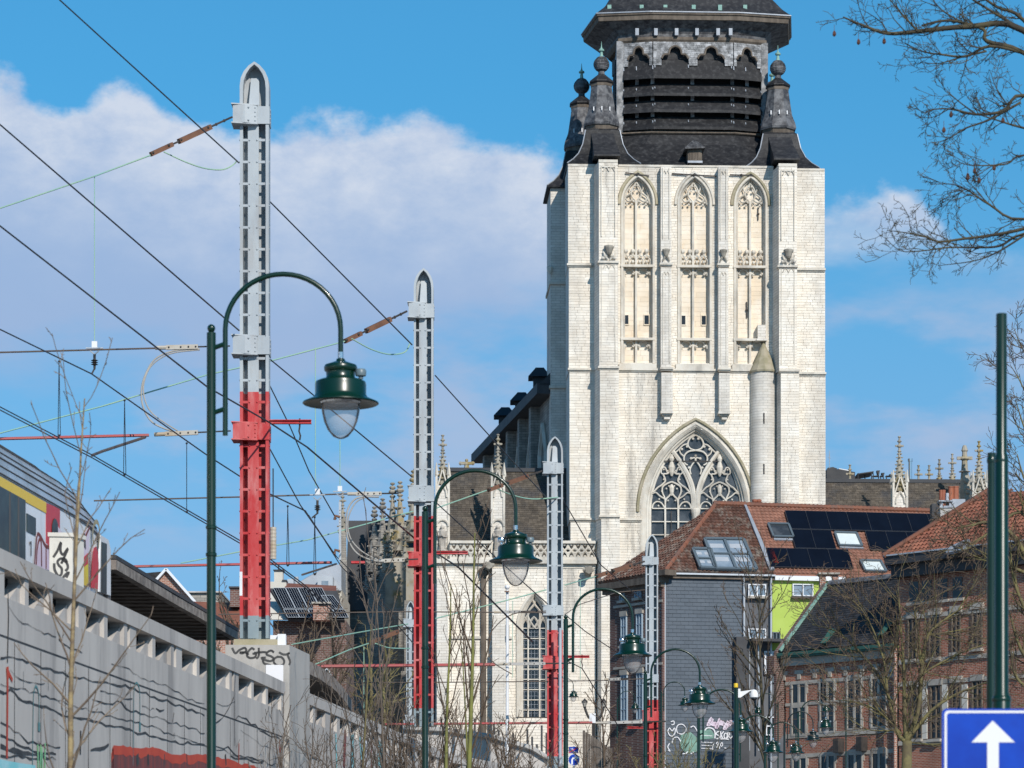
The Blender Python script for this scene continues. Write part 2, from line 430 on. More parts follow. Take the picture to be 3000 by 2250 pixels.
plain('slate', (0.013, 0.0135, 0.016), (0.024, 0.024, 0.026), 1.6, 0.6, bmp=0.5, piece=0.35, spec=0.3, dirt=((0.12, 0.12, 0.12), 0.3, 4.0, (1, 1, 1)))
plain('slate_pale', (0.11, 0.115, 0.12), (0.36, 0.365, 0.375), 2.2, 0.6, bmp=0.5, piece=0.45, dirt=((0.5, 0.5, 0.5), 0.5, 3.5, (1, 1, 1)))
plain('slate_roof', (0.026, 0.027, 0.030), (0.045, 0.045, 0.048), 1.2, 0.65, bmp=0.4, piece=0.35, spec=0.3)
plain('slate_brown', (0.075, 0.062, 0.048), (0.115, 0.095, 0.072), 1.0, 0.75, bmp=0.5, piece=0.30, dirt=((0.05, 0.055, 0.065), 0.6, 0.6, (1, 1, 1)))
plain('slate_lead', (0.016, 0.019, 0.025), (0.027, 0.030, 0.037), 0.7, 0.55, bmp=0.2)
plain('wood_old', (0.10, 0.08, 0.062), (0.17, 0.138, 0.108), 3.0, 0.85, stretch=(1, 1, 0.3), bmp=0.3)
plain('verdigris', (0.26, 0.44, 0.375), (0.18, 0.33, 0.285), 4.0, 0.7)
plain('copper_green', (0.025, 0.09, 0.072), (0.04, 0.13, 0.105), 3.0, 0.7)
plain('iron', (0.03, 0.028, 0.026), (0.06, 0.05, 0.045), 3.0, 0.7)
plain('gap_shade', (0.010, 0.011, 0.013), None, 1, 0.9)  # near-black colour standing in for the shade inside gaps and openings
plain('window_glass', (0.035, 0.042, 0.05), (0.075, 0.085, 0.095), 1.4, 0.22, lo=0.4, hi=0.6)
plain('window_dark', (0.012, 0.015, 0.018), (0.03, 0.035, 0.04), 1.0, 0.12)
plain('mast_grey', (0.43, 0.47, 0.49), (0.36, 0.40, 0.43), 1.5, 0.5, bmp=0.1, dirt=((0.24, 0.19, 0.15), 0.35, 2.5, (1, 1, 0.25)))
plain('mast_foot', (0.20, 0.26, 0.29), (0.25, 0.31, 0.33), 2.0, 0.5)
plain('mast_red', (0.46, 0.018, 0.020), (0.52, 0.07, 0.068), 2.2, 0.5, lo=0.42, hi=0.62, stretch=(1, 1, 0.35), bmp=0.05, dirt=((0.62, 0.28, 0.26), 0.5, 3.5, (1, 1, 0.3)))
plain('tube_red', (0.42, 0.06, 0.06), (0.36, 0.10, 0.09), 1.0, 0.5)
plain('white_paint', (0.78, 0.79, 0.80), (0.70, 0.71, 0.72), 1.5, 0.45)
plain('lamp_green', (0.0004, 0.019, 0.010), (0.001, 0.025, 0.014), 2.0, 0.30, coat=0.15)
plain('lamp_shadow', (0.004, 0.014, 0.013), None, 2.0, 0.35)  # darker copy of the lamp green with shade painted in
plain('nickel', (0.72, 0.72, 0.72), None, 2.0, 0.18, metal=1.0)
plain('sensor_grey', (0.13, 0.18, 0.20), None, 2.0, 0.4)
glass('lamp_glass', (0.90, 0.90, 0.90), 0.05, 0.26, (0.84, 0.80, 0.79))
plain('wire', (0.016, 0.016, 0.020), None, 1, 0.5)
plain('wire_brown', (0.085, 0.062, 0.050), (0.12, 0.09, 0.07), 2, 0.6)
plain('wire_patina', (0.26, 0.48, 0.40), (0.34, 0.52, 0.36), 1.0, 0.6)
plain('rope_pale', (0.42, 0.40, 0.36), (0.34, 0.32, 0.29), 3, 0.7)
plain('anchor_brown', (0.13, 0.060, 0.035), (0.19, 0.09, 0.05), 3, 0.7)
plain('anchor_pale', (0.50, 0.49, 0.45), (0.42, 0.34, 0.24), 1.5, 0.6)
plain('concrete', (0.56, 0.525, 0.485), (0.47, 0.44, 0.41), 0.8, 0.9, bmp=0.25, stretch=(1, 1, 0.35), dirt=((0.20, 0.19, 0.185), 0.6, 1.5, (1, 1, 0.16)))
plain('concrete_light', (0.47, 0.45, 0.42), (0.40, 0.385, 0.36), 1.0, 0.9, bmp=0.25, dirt=((0.16, 0.155, 0.15), 0.5, 1.3, (1, 1, 0.3)))
plain('weathered_board', (0.085, 0.068, 0.055), (0.15, 0.125, 0.105), 3.0, 0.9, bmp=0.4)
plain('fascia', (0.20, 0.17, 0.15), (0.34, 0.30, 0.26), 4.0, 0.9, bmp=0.5, dirt=((0.06, 0.05, 0.045), 0.7, 3.0, (1, 1, 1)))
plain('paint_black', (0.030, 0.030, 0.032), (0.07, 0.07, 0.07), 5, 0.7)
plain('paint_red', (0.56, 0.075, 0.035), (0.48, 0.055, 0.030), 2.5, 0.7)
plain('paint_maroon', (0.26, 0.055, 0.045), (0.13, 0.05, 0.05), 4.0, 0.75, stretch=(3, 3, 0.3))
plain('paint_teal', (0.10, 0.24, 0.25), None, 2, 0.7)
plain('paint_cyan', (0.22, 0.62, 0.66), (0.40, 0.70, 0.74), 3, 0.7)
plain('paint_green', (0.36, 0.66, 0.26), (0.2, 0.55, 0.3), 3, 0.7)
plain('paint_white', (0.75, 0.75, 0.77), None, 2, 0.7)
plain('paint_pink', (0.66, 0.52, 0.62), (0.7, 0.62, 0.7), 3, 0.7)
plain('paint_yellow', (0.70, 0.55, 0.05), (0.6, 0.35, 0.05), 4, 0.6)
plain('paint_mint', (0.20, 0.36, 0.29), (0.13, 0.24, 0.20), 3, 0.7)
plain('train_white', (0.76, 0.77, 0.78), (0.70, 0.71, 0.72), 1.0, 0.3, dirt=((0.35, 0.33, 0.31), 0.4, 1.5, (1, 1, 0.4)))
plain('train_roof', (0.60, 0.64, 0.68), (0.50, 0.54, 0.57), 1.2, 0.35, metal=0.5, dirt=((0.30, 0.25, 0.20), 0.45, 1.5, (1, 1, 1)))
plain('train_rib', (0.10, 0.09, 0.085), None, 1, 0.6)
plain('train_end', (0.16, 0.14, 0.13), (0.21, 0.19, 0.18), 2, 0.6)
plain('train_yellow', (0.86, 0.56, 0.01), None, 1, 0.35)
plain('train_red', (0.62, 0.022, 0.026), (0.54, 0.02, 0.022), 2, 0.35)
plain('train_glass', (0.012, 0.018, 0.018), (0.035, 0.055, 0.05), 2.5, 0.3, spec=0.25)
plain('cabinet', (0.66, 0.64, 0.58), (0.58, 0.56, 0.51), 2, 0.6)
masonry('brick_red', (0.30, 0.075, 0.038), (0.44, 0.13, 0.066), (0.46, 0.37, 0.29), 0.215, 0.066, 0.011, dirt=((0.10, 0.06, 0.05), 0.5, 0.7, (1, 1, 0.5)), tone=0.5, weights=(0.669, -0.743))
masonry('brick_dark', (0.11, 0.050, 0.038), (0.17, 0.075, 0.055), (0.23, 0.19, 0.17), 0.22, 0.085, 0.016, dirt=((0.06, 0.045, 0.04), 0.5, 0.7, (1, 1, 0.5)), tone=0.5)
masonry('brick_plain', (0.30, 0.12, 0.08), (0.38, 0.17, 0.11), (0.50, 0.44, 0.38), 0.22, 0.08, 0.012, tone=0.4)
plain('bluestone', (0.38, 0.35, 0.30), (0.47, 0.43, 0.37), 2, 0.85, bmp=0.2, dirt=((0.20, 0.19, 0.18), 0.5, 1.5, (1, 1, 0.4)))
plain('tile_brown', (0.125, 0.056, 0.036), (0.095, 0.044, 0.030), 1.2, 0.75, bmp=0.2, piece=0.28, dirt=((0.34, 0.32, 0.27), 0.55, 2.4, (1, 1, 1)))
plain('tile_orange', (0.30, 0.145, 0.098), (0.25, 0.12, 0.082), 0.8, 0.75, bmp=0.2, piece=0.16)
plain('tile_red', (0.22, 0.075, 0.045), (0.28, 0.11, 0.065), 0.9, 0.75, bmp=0.2, piece=0.22, dirt=((0.10, 0.05, 0.04), 0.4, 1.5, (1, 1, 1)))
plain('ridge_tile', (0.24, 0.09, 0.05), (0.17, 0.07, 0.045), 2.0, 0.8, dirt=((0.10, 0.09, 0.08), 0.6, 3.0, (1, 1, 1)))
plain('lead', (0.36, 0.39, 0.43), (0.28, 0.31, 0.35), 2.0, 0.5, metal=0.2)
plain('zinc', (0.50, 0.53, 0.56), (0.44, 0.47, 0.50), 1.0, 0.4, metal=0.2)
plain('slate_wall', (0.098, 0.118, 0.142), (0.108, 0.128, 0.152), 1.0, 0.75, spec=0.2, piece=0.06)
plain('render_grey', (0.10, 0.105, 0.115), (0.13, 0.135, 0.145), 0.7, 0.85)
plain('render_green', (0.40, 0.52, 0.095), (0.44, 0.56, 0.12), 0.6, 0.85)
plain('render_cream', (0.66, 0.62, 0.55), (0.58, 0.55, 0.48), 0.8, 0.85)
plain('frame_white', (0.74, 0.76, 0.78), None, 1, 0.4)
plain('frame_blue', (0.30, 0.39, 0.47), (0.36, 0.45, 0.52), 1, 0.5)
plain('frame_grey', (0.10, 0.13, 0.15), None, 1, 0.4)
plain('glass_sky', (0.16, 0.22, 0.28), (0.26, 0.32, 0.38), 0.7, 0.08)
plain('blind_white', (0.66, 0.72, 0.70), (0.58, 0.64, 0.63), 0.6, 0.25)
plain('solar', (0.004, 0.006, 0.012), (0.005, 0.008, 0.016), 1.0, 0.3, spec=0.12)
plain('solar_line', (0.42, 0.46, 0.50), None, 1, 0.4)
plain('solar_edge', (0.06, 0.065, 0.075), None, 1, 0.4)
plain('bitumen', (0.035, 0.037, 0.042), (0.055, 0.056, 0.06), 1.0, 0.7)
plain('terracotta', (0.36, 0.12, 0.06), (0.28, 0.09, 0.05), 2, 0.7)
plain('bark_dark', (0.035, 0.029, 0.022), (0.085, 0.072, 0.038), 3.0, 0.9, bmp=0.4)
plain('bark_olive', (0.19, 0.165, 0.065), (0.10, 0.08, 0.045), 2.5, 0.9, bmp=0.4)
plain('bark_green', (0.21, 0.215, 0.055), (0.14, 0.14, 0.05), 2.0, 0.85, bmp=0.3)
plain('bark_birch', (0.34, 0.26, 0.13), (0.15, 0.11, 0.07), 7.0, 0.85, bmp=0.4, stretch=(1, 1, 1.5))
plain('twig_brown', (0.075, 0.052, 0.036), (0.13, 0.092, 0.060), 2.0, 0.9)
plain('twig_pale', (0.20, 0.155, 0.11), (0.14, 0.105, 0.08), 3.0, 0.9)
plain('twig_grey', (0.095, 0.075, 0.060), (0.15, 0.12, 0.095), 2.0, 0.9)
plain('seed_brown', (0.10, 0.045, 0.032), None, 2, 0.9)
plain('sign_blue', (0.002, 0.060, 0.48), (0.002, 0.042, 0.38), 3, 0.45, spec=0.25)
plain('sign_white', (0.80, 0.80, 0.80), None, 1, 0.4)
plain('sign_red', (0.6, 0.03, 0.03), None, 1, 0.4)
plain('asphalt', (0.05, 0.05, 0.052), (0.07, 0.07, 0.07), 2.0, 0.9)
plain('paving', (0.16, 0.155, 0.145), (0.2, 0.19, 0.18), 1.0, 0.9)
plain('camera_white', (0.78, 0.78, 0.77), None, 1, 0.35)
plain('yellow_cap', (0.75, 0.5, 0.01), None, 1, 0.4)
plain('lantern_dark', (0.03, 0.028, 0.026), None, 1, 0.5)
glass('lantern_glass', (0.75, 0.75, 0.72), 0.1, 0.5, (0.45, 0.45, 0.43))
plain('statue', (0.55, 0.50, 0.43), (0.35, 0.32, 0.28), 2.5, 0.9, bmp=0.4)
plain('hedge_dark', (0.045, 0.040, 0.025), (0.08, 0.065, 0.04), 2.0, 0.95)
# ------------------------------------------------------------------ ground
g = MB(); g.face([(-1500, -300, 0), (1500, -300, 0), (1500, 2500, 0), (-1500, 2500, 0)])
tag(g.build('ground', 'paving'), kind='structure')
g = MB(); g.face([(-3.2, -60, 0.004), (6.5, -60, 0.004), (9.5, 70, 0.004), (16, 130, 0.004), (4, 130, 0.004), (0.5, 70, 0.004)])
tag(g.build('road', 'asphalt'), kind='structure')

# ------------------------------------------------------------------ church
YC, TH = 174.0, R(2.4)
F0 = Frame((540 * YC / FX, YC, 0), (math.cos(TH), math.sin(TH), 0), (0, 0, 1))
OFF = {}
def FO(d):
    d = round(d, 3)
    if d not in OFF: OFF[d] = F0.off(d)
    return OFF[d]
def TAB(x, y, d=0.0):
    f = FO(d); return f.px(x, 1500)[0], f.px(2040, y)[1]
def T(x, y, d=0.0):
    a, b = TAB(x, y, d); return FO(d).at(a, b)
def tb(mb, x0, x1, y0, y1, d0, d1, skew=0.0):
    """Box whose front face (proud by d1) fills these pixels; inner face at d0."""
    a0, b1 = TAB(x0, y0, d1); a1, b0 = TAB(x1, y1, d1)
    return fbox(mb, FO(d1), a0, a1, b0, b1, d0 - d1, 0.0, -skew)
def tloop(pts, d=0.0): return [TAB(x, y, d) for x, y in pts]
SKEW = 0.19
GY = FO(0).px(2040, 2750)[1]
church = thing('church', 'pale limestone church with a square buttressed tower and dark slate belfry', 'church', T(2040, 2690, 0) * 1.0)
r = random.Random(5)
PXM = YC / FX                                   # metres per photo pixel at the tower
BOT = 2760
core = MB(); tb(core, 1676, 2405, 489, BOT, -13.0, -0.62)
core.build('tower_core', 'stone_back', church)
BAYS = [(1822, 1915, 1864), (1988, 2082, 2031), (2153, 2245, 2198)]
# ashlar of the tower, stone by stone
def win_loop(x0, x1):
    return tloop([(x0, 1068)] + arch(x0, x1, 596, 517) + [(x1, 1068)])
bay = [tloop([(1810, 489), (2266, 489), (2266, 1088), (1810, 1088)])] + [win_loop(a, b) for a, b, _ in BAYS]
big_out = arch(1885, 2192, 1500, 1246)
lower = [tloop([(1812, 1088), (2268, 1088), (2268, 1700), (2192, 1700)] + list(reversed(big_out)) + [(1885, 2230), (1812, 2230)])]
wall = MB(); tb(wall, 1812, 2266, 484, 490, -0.6, 0.05); wall = wall.build('tower_wall', 'stone_trim', church)
pieces = lay(bay, 0.155, 0.32, 0.72, r, rj=0.06) + lay(lower, 0.155, 0.32, 0.72, r, rj=0.06)
set_pieces(FO(0), pieces, 'stone', 'stone_courses', 'stone', wall, 0.5, 0.0, 0.012, r, jit=0.007)
bl = MB(); tb(bl, 1754, 1810, 470, 478, -0.1, 1.22); left_b = bl.build('buttress', 'stone_trim', church)
bl = MB(); tb(bl, 2281, 2335, 476, 484, -0.1, 1.22); right_b = bl.build('buttress', 'stone_trim', church)
for par, stages in ((left_b, [(1754, 1810, 478, 770, 1.20), (1755, 1810, 770, 1078, 1.24), (1757, 1813, 1078, 1520, 1.28), (1761, 1816, 1520, 2300, 1.34)]),
                    (right_b, [(2281, 2335, 484, 778, 1.20), (2282, 2335, 778, 1086, 1.24), (2287, 2341, 1086, 1560, 1.28)])):
    for x0, x1, y0, y1, d in stages:
        mb = MB(); tb(mb, x0 + 0.5, x1 - 0.5, y0, y1, -0.3, d - 0.06, SKEW)
        mb.build('shaft', 'stone_courses', par)
        set_pieces(FO(d - 0.06), lay([tloop([(x0, y0), (x1, y0), (x1, y1), (x0, y1)], d - 0.06)], 0.155, 0.3, 0.62, r, rj=0.05), 'stone', 'courses', 'stone', par, 0.0, 0.06, 0.012, r, jit=0.006, n_obj=40)
outer = MB(); tb(outer, 1664, 1756, 484, 490, -1.0, 0.03); outer = outer.build('side_buttress', 'stone_trim', church)
outer2 = MB(); tb(outer2, 2330, 2416, 490, 496, -1.0, 0.03); outer2 = outer2.build('side_buttress', 'stone_trim', church)
for par, x0, x1, y0 in ((outer, 1664, 1757, 490), (outer2, 2332, 2416, 496)):
    for k, (ya, yb, e) in enumerate(((y0, 782, 0), (782, 1090, 2), (1090, 1530, 4), (1530, 2300, 7))):
        xa, xb = (x0 + e, x1) if x0 < 2000 else (x0, x1 + e * 0.6)
        mb = MB(); tb(mb, xa + 0.5, xb - 0.5, ya, yb, -3.0, -0.06, 0.0); mb.build('shaft', 'stone_courses', par)
        set_pieces(FO(-0.06), lay([tloop([(xa, ya), (xb, ya), (xb, yb), (xa, yb)], -0.06)], 0.155, 0.3, 0.65, r, rj=0.05), 'stone', 'courses', 'stone', par, 0.0, 0.06, 0.012, r, jit=0.006, n_obj=40)
# string courses
def string(y, segs, h=6):
    for x0, x1, d in segs:
        tw = MB(); tb(tw, x0 - 3, x1 + 3, y - h, y, d - 0.35, d + 0.16); tb(tw, x0 - 1, x1 + 1, y, y + h * 0.8, d - 0.35, d + 0.07); tw.build('string_course', 'stone_trim', church)
string(772, [(1754, 1810, 1.2)]); string(780, [(1664, 1752, 0), (2281, 2335, 1.2)]); string(788, [(2336, 2416, 0)])
string(1080, [(1755, 1811, 1.25)]); string(1086, [(1667, 1754, 0), (1813, 1936, 0), (1968, 2107, 0), (2140, 2200, 0), (2286, 2340, 1.25)]); string(1093, [(2340, 2418, 0)])
string(776, [(1936, 1968, 0.5), (2105, 2135, 0.5)]); string(1082, [(1937, 1970, 0.55), (2107, 2139, 0.55)])
string(1516, [(1758, 1814, 1.3)]); string(1525, [(1671, 1756, 0), (1816, 1878, 0)])
# pilasters with hanging corbel ends
for x0, x1, in ((1936, 1967), (2105, 2134)):
    mb = MB(); tb(mb, x0, x1, 487, 772, -0.3, 0.5); tb(mb, x0, x1, 784, 1080, -0.3, 0.52); tb(mb, x0 + 2, x1 + 4, 1092, 1204, -0.3, 0.55)
    for i, (e, ya, yb, d) in enumerate(((-2, 1204, 1211, 0.6), (2, 1211, 1217, 0.46), (6, 1217, 1222, 0.32), (8, 1222, 1228, 0.36))):
        tb(mb, x0 + 2 + e, x1 + 4 - e, ya, yb, -0.3, d)
    p = mb.build('pilaster', 'stone_courses', church)
    mb = MB()
    for (ya, yb) in ((492, 700), (800, 1065)):   # sunk panel edges
        for q in (x0 + 5, x1 - 7): tb(mb, q, q + 2, ya, yb, 0.45, 0.56)
    cx = (x0 + x1) / 2
    for yy in (500, 797): 
        for s_ in (-1, 1): mb.tube([T(cx + s_ * t_ * 9, yy + 9 - 9 * math.sin(math.pi * t_ / 1.0), 0.54) for t_ in (0, .25, .5, .75, 1)], 0.03, 4)
    mb.build('panel_moulding', 'stone_trim', p)
    mb = MB()                                   # bracket bowl with foliage below
    c0 = T(cx, 738, 0.62)
    mb.lathe(c0, [(0.06, -0.30), (0.11, -0.22), (0.16, -0.06), (0.22, 0.06), (0.22, 0.12), (0.16, 0.15)], 8)
    for s_ in (-1, 1):
        mb.tube([T(cx, 746, 0.6), T(cx + s_ * 5, 755, 0.62), T(cx + s_ * 10, 766, 0.56)], [0.05, 0.06, 0.04], 5)
    mb.build('bracket', 'stone_dark', p)
for par, x0, x1, yo in ((left_b, 1754, 1810, 0), (right_b, 2281, 2335, 6)):
    cx = (x0 + x1) / 2 + 2
    mb = MB()
    for (ya, yb) in ((490 + yo, 695 + yo), (776 + yo, 1060 + yo)):
        for q in (x0 + 7, x1 - 9): tb(mb, q, q + 2.4, ya, yb, 1.1, 1.27)
        for s_ in (-1, 1):
            mb.tube([T(cx + s_ * u_ * 17, ya + 14 - 12 * math.sin(math.pi * u_), 1.25) for u_ in (0, .2, .4, .6, .8, 1)], 0.035, 4)
        tb(mb, x0 + 7, x1 - 7, ya - 1, ya + 2, 1.1, 1.27)
    mb.build('panel_moulding', 'stone_trim', par)
    mb = MB(); c0 = T(cx, 733 + yo, 1.42)
    mb.lathe(c0, [(0.10, -0.3), (0.17, -0.2), (0.22, -0.02), (0.28, 0.10), (0.28, 0.18), (0.2, 0.22)], 8)
    mb.build('bracket', 'stone_dark', par)
    mb = MB()
    for s_ in (-1, 1):
        mb.tube([T(cx, 742 + yo, 1.32), T(cx + s_ * 8, 752 + yo, 1.36), T(cx + s_ * 17, 762 + yo, 1.3)], [0.06, 0.07, 0.05], 5)
        mb.tube([T(cx + s_ * 17, 739 + yo, 1.3), T(cx + s_ * 12, 750 + yo, 1.36), T(cx + s_ * 3, 764 + yo, 1.3)], [0.06, 0.07, 0.05], 5)
        for q in range(3): mb.ball(T(cx + s_ * (6 + 6 * q), 744 + yo + 7 * q, 1.36), 0.09, 6, 4)
    mb.build('carved_foliage', 'stone_trim', par)
# blind traceried windows
def tr(mb, pts, d, w, n=4): mb.tube([T(x, y, d) for x, y in pts], w, n)
for bi, (x0, x1, xm) in enumerate(BAYS):
    mb = MB(); tb(mb, x0 - 3, x1 + 3, 512, 1072, -0.60, -0.42); win = mb.build('blind_window', 'stone_panel', church)
    pcs = lay([win_loop(x0 + 1, x1 - 1)], 0.27, 0.5, 1.1, r, rj=0.1)
    set_pieces(FO(-0.42), pcs, 'panel_stone', 'panel_stones', 'stone_panel', win, 0.02, 0.03, 0.007, r, n_obj=30)
    fr = MB(); tr(fr, [(x0, 1066)] + arch(x0, x1, 596, 517) + [(x1, 1066)], 0.0, 0.09, 6)
    tr(fr, [(x0 + 6, 1066)] + arch(x0 + 6, x1 - 6, 598, 524) + [(x1 - 6, 1066)], -0.2, 0.06, 5)
    fr.build('window_frame', 'stone_trim', win)
    hd = MB(); tr(hd, arch(x0 - 9, x1 + 9, 600, 505), 0.02, 0.10, 6)
    hd.build('hood_mould', 'stone_moss' if bi != 1 else 'stone_trim', win)
    m = MB(); tb(m, xm - 3, xm + 3, 590, 1066, -0.42, -0.16); m.build('mullion', 'stone_trim', win)
    t = MB(); D_ = -0.22
    half = (x1 - x0) / 2 - 6
    for s_ in (-1, 1):
        X = lambda k: xm + s_ * k * half
        tr(t, spath([(X(0), 600), (X(.12), 588), (X(.32), 578), (X(.36), 566), (X(.25), 552), (X(0), 536)]), D_, 0.05)        # rosette side
        tr(t, spath([(X(0.02), 592), (X(.2), 584), (X(.4), 590), (X(.62), 592), (X(.8), 584), (X(.98), 594)]), D_, 0.05)       # light heads
        tr(t, spath([(X(.36), 566), (X(.55), 572), (X(.75), 578), (X(.92), 592)]), D_, 0.05)
        tr(t, spath([(X(.98), 600), (X(.85), 572), (X(.6), 545), (X(.3), 528), (X(0), 521)]), D_, 0.045)
        tr(t, spath([(X(.36), 566), (X(.5), 552), (X(.42), 541)]), D_, 0.04)
        for k, y in ((.16, 560), (.2, 592), (.8, 594), (.32, 600), (.68, 601), (.1, 546)): t.ball(T(X(k), y, D_), 0.07, 5, 4)
    for (ya, yb) in ((786, 812), (998, 1026)):                                # cusped heads of the lower panels
        for s_ in (-1, 1):
            for h2 in (0, 1):
                X = lambda k: xm + s_ * ((k if h2 == 0 else 1 - k) * half / 2 + (0 if h2 == 0 else half / 2))
                tr(t, spath([(X(0.02), yb - 4), (X(.12), ya + 12), (X(.3), ya + 16), (X(.5), ya + 6), (X(.8), ya + 3), (X(1), ya + 2)]), D_, 0.045)
                tr(t, spath([(X(.3), ya + 16), (X(.42), ya + 20), (X(.5), ya + 17)]), D_, 0.04)
            for k in (.25, .75): t.ball(T(xm + s_ * k * half, ya + 18 if k == .75 else ya + 18, D_), 0.06, 5, 4)
    for k in range(4):                                                        # ogee gablets with finials above the transom
        cx = xm + (k - 1.5) * half / 2
        if k in (0, 2): cx += 0
        for s_ in (-1, 1):
            tr(t, spath([(cx + s_ * 10, 776), (cx + s_ * 11, 766), (cx + s_ * 6, 757), (cx + s_ * 2, 750), (cx, 738)]), -0.2, 0.045)
            t.ball(T(cx + s_ * 6, 752, -0.2), 0.07, 5, 4)
        tr(t, [(cx, 742), (cx, 732)], -0.2, 0.05); t.ball(T(cx, 737, -0.2), 0.14, 6, 5); t.ball(T(cx, 768, -0.24), 0.10, 6, 5)
    t.build('tracery', 'stone_trim', win)
    for e_, ya, yb, d0, d1 in ((4, 776, 783, -.45, .1), (4, 990, 997, -.45, .1), (8, 1066, 1080, -.45, .16)):
        sl = MB(); tb(sl, x0 - e_, x1 + e_, ya, yb, d0, d1); sl.build('window_sill', 'stone_trim', win)
    if bi < 2:
        for q in ((1829, 1841), (1888, 1901)) if bi == 0 else ((1996, 2008), (2056, 2068)):
            o = MB(); tb(o, q[0], q[1], 925, 951, -0.45, -0.365); lo_ = o.build('loophole', 'window_dark', win)
            o = MB()
            for a_, b_, c_, e_ in ((q[0] - 2, q[0], 922, 953), (q[1], q[1] + 2, 922, 953), (q[0], q[1], 922, 925), (q[0], q[1], 951, 954)): tb(o, a_, b_, c_, e_, -0.45, -0.33)
            o.build('loophole_frame', 'stone_panel', lo_)
    for (xa, ya, xb, yb) in {0: [(1832, 508, 1902, 517)], 1: [(1968, 509, 2099, 516)], 2: [(2138, 511, 2206, 512), (2221, 608, 2221, 643), (2187, 883, 2188, 930), (2185, 556, 2186, 600)]}[bi]:
        d = 0.1 if ya < 540 else -0.33
        an = MB(); an.bar(T(xa, ya, d), T(xb, yb, d), 0.06, 0.06); an.ball(T((xa + xb) / 2, (ya + yb) / 2, d + 0.02), 0.08, 6, 4); an.build('wall_anchor', 'iron', win)
# stair turret
st = MB(); c = T(2237, 2300, 0.05); zt = T(2237, 1090, 0.05).z; zb = T(2237, 1700, 0.05).z
st.lathe((c.x, c.y, 0), [(0.74, zb), (0.74, zt)], 24); stair = st.build('stair_turret', 'stone_courses', church, smooth='auto')
st = MB(); zc = T(2243, 1000, 0.05).z
st.lathe((c.x, c.y, 0), [(0.84, zt - 0.05), (0.86, zt + 0.05), (0.80, zt + 0.12), (0.02, zc)], 12); rf = st.build('conical_roof', 'stone_moss', stair)
st = MB(); tb(st, 2220, 2244, 950, 992, -0.5, 0.15); tb(st, 2217, 2247, 990, 996, -0.5, 0.3); st.build('chimney_stub', 'stone_courses', stair)
for y0, y1 in ((1208, 1240), (1358, 1388)):
    st = MB(); tb(st, 2236.5, 2240, y0, y1, 0.5, 0.80); st.build('slit_window', 'gap_shade', stair)
# great west window
K = 2.592
def C4(x, y): return (1600 + x / K, 1000 + y / K)
mb = MB(); mb.prism([T(x, y, -0.55) for x, y in arch(1906, 2171, 1500, 1262) + [(2171, 2200), (1906, 2200)]], F0.n * -0.04)
great = mb.build('great_window', 'window_glass', church)
fr = MB()
def gl(e): return [(1885 + e, 2230)] + arch(1885 + e, 2192 - e, 1500, 1246 + e * 1.06, 14) + [(2192 - e, 1700)]
strip = [[T(x, y, d) for x, y in gl(e)] for e, d in ((-9, .02), (-3, .06), (3, -.02), (8, -.10), (10, -.22), (15, -.26), (17, -.40), (23, -.46))]
fr.loft(strip, cap=False, closed=False)
fr.build('arch_moulding', 'stone_trim', great)
hm = MB(); tr(hm, arch(1868, 2209, 1500, 1228, 14), 0.03, 0.10, 6); hm.build('hood_mould', 'stone_moss', great)
t = MB(); D_ = -0.42
def c4(pts, w, mir=(0, 1), n=5):
    for q in mir:
        tr(t, [C4(x if q == 0 else 2270 - x, y) for x, y in spath(pts, 4)], D_, w * .82, n)
c4([(1127, 2000), (1127, 1400), (1125, 1200), (1110, 1100), (1075, 1010), (1025, 925), (962, 838)], 0.15)
c4([(1112, 1400), (1108, 1200), (1090, 1110), (1050, 1010), (1000, 930)], 0.08)
for hc in (953,):
    for sg in (-1, 1):
        X = lambda k: hc + sg * k
        c4([(X(0), 905), (X(2), 965), (X(30), 1005), (X(62), 1012), (X(48), 1060), (X(78), 1095), (X(105), 1112), (X(140), 1150)], 0.06)
        c4([(X(0), 1068), (X(35), 1082), (X(68), 1108), (X(70), 1150), (X(52), 1195), (X(48), 1270)], 0.06)
        c4([(X(0), 1145), (X(18), 1175), (X(44), 1205), (X(50), 1270)], 0.06)
        c4([(X(148), 1270), (X(140), 1240), (X(115), 1220), (X(85), 1225), (X(66), 1245), (X(52), 1270)], 0.055)
        c4([(X(50), 1200), (X(90), 1175), (X(120), 1150), (X(148), 1160)], 0.05)
        c4([(X(30), 1005), (X(50), 960), (X(72), 965), (X(80), 1000), (X(62), 1012)], 0.05)
        for kx, ky in ((30, 985), (60, 1050), (40, 1120), (75, 1140), (95, 1200), (28, 1210), (100, 1250), (60, 975), (20, 1100)):
            for q in (0, 1): 
                x_, y_ = C4(X(kx) if q == 0 else 2270 - X(kx), ky); t.ball(T(x_, y_, D_), 0.055, 5, 4)
    for q in (0, 1):
        x_, y_ = C4(hc if q == 0 else 2270 - hc, 905); t.lathe(T(x_, y_, D_), [(0.05, -0.9), (0.14, -0.7), (0.2, -0.4), (0.1, -0.1), (0.16, 0.1), (0.05, 0.35)], 8)
        x_, y_ = C4(hc if q == 0 else 2270 - hc, 1120); t.lathe(T(x_, y_, D_), [(0.05, -0.4), (0.12, -0.2), (0.15, 0.05), (0.06, 0.25)], 8)
c4([(1135, 712), (1095, 735), (1075, 780), (1095, 815), (1135, 828)], 0.06)
c4([(1135, 828), (1080, 838), (1048, 875), (1052, 925), (1075, 940)], 0.06)
c4([(1135, 905), (1110, 935), (1092, 975), (1100, 1010)], 0.055)
c4([(1135, 905), (1128, 885), (1105, 890)], 0.05); c4([(1075, 780), (1040, 790), (1000, 830), (975, 850)], 0.05); c4([(1048, 875), (1020, 850), (1010, 815)], 0.05)
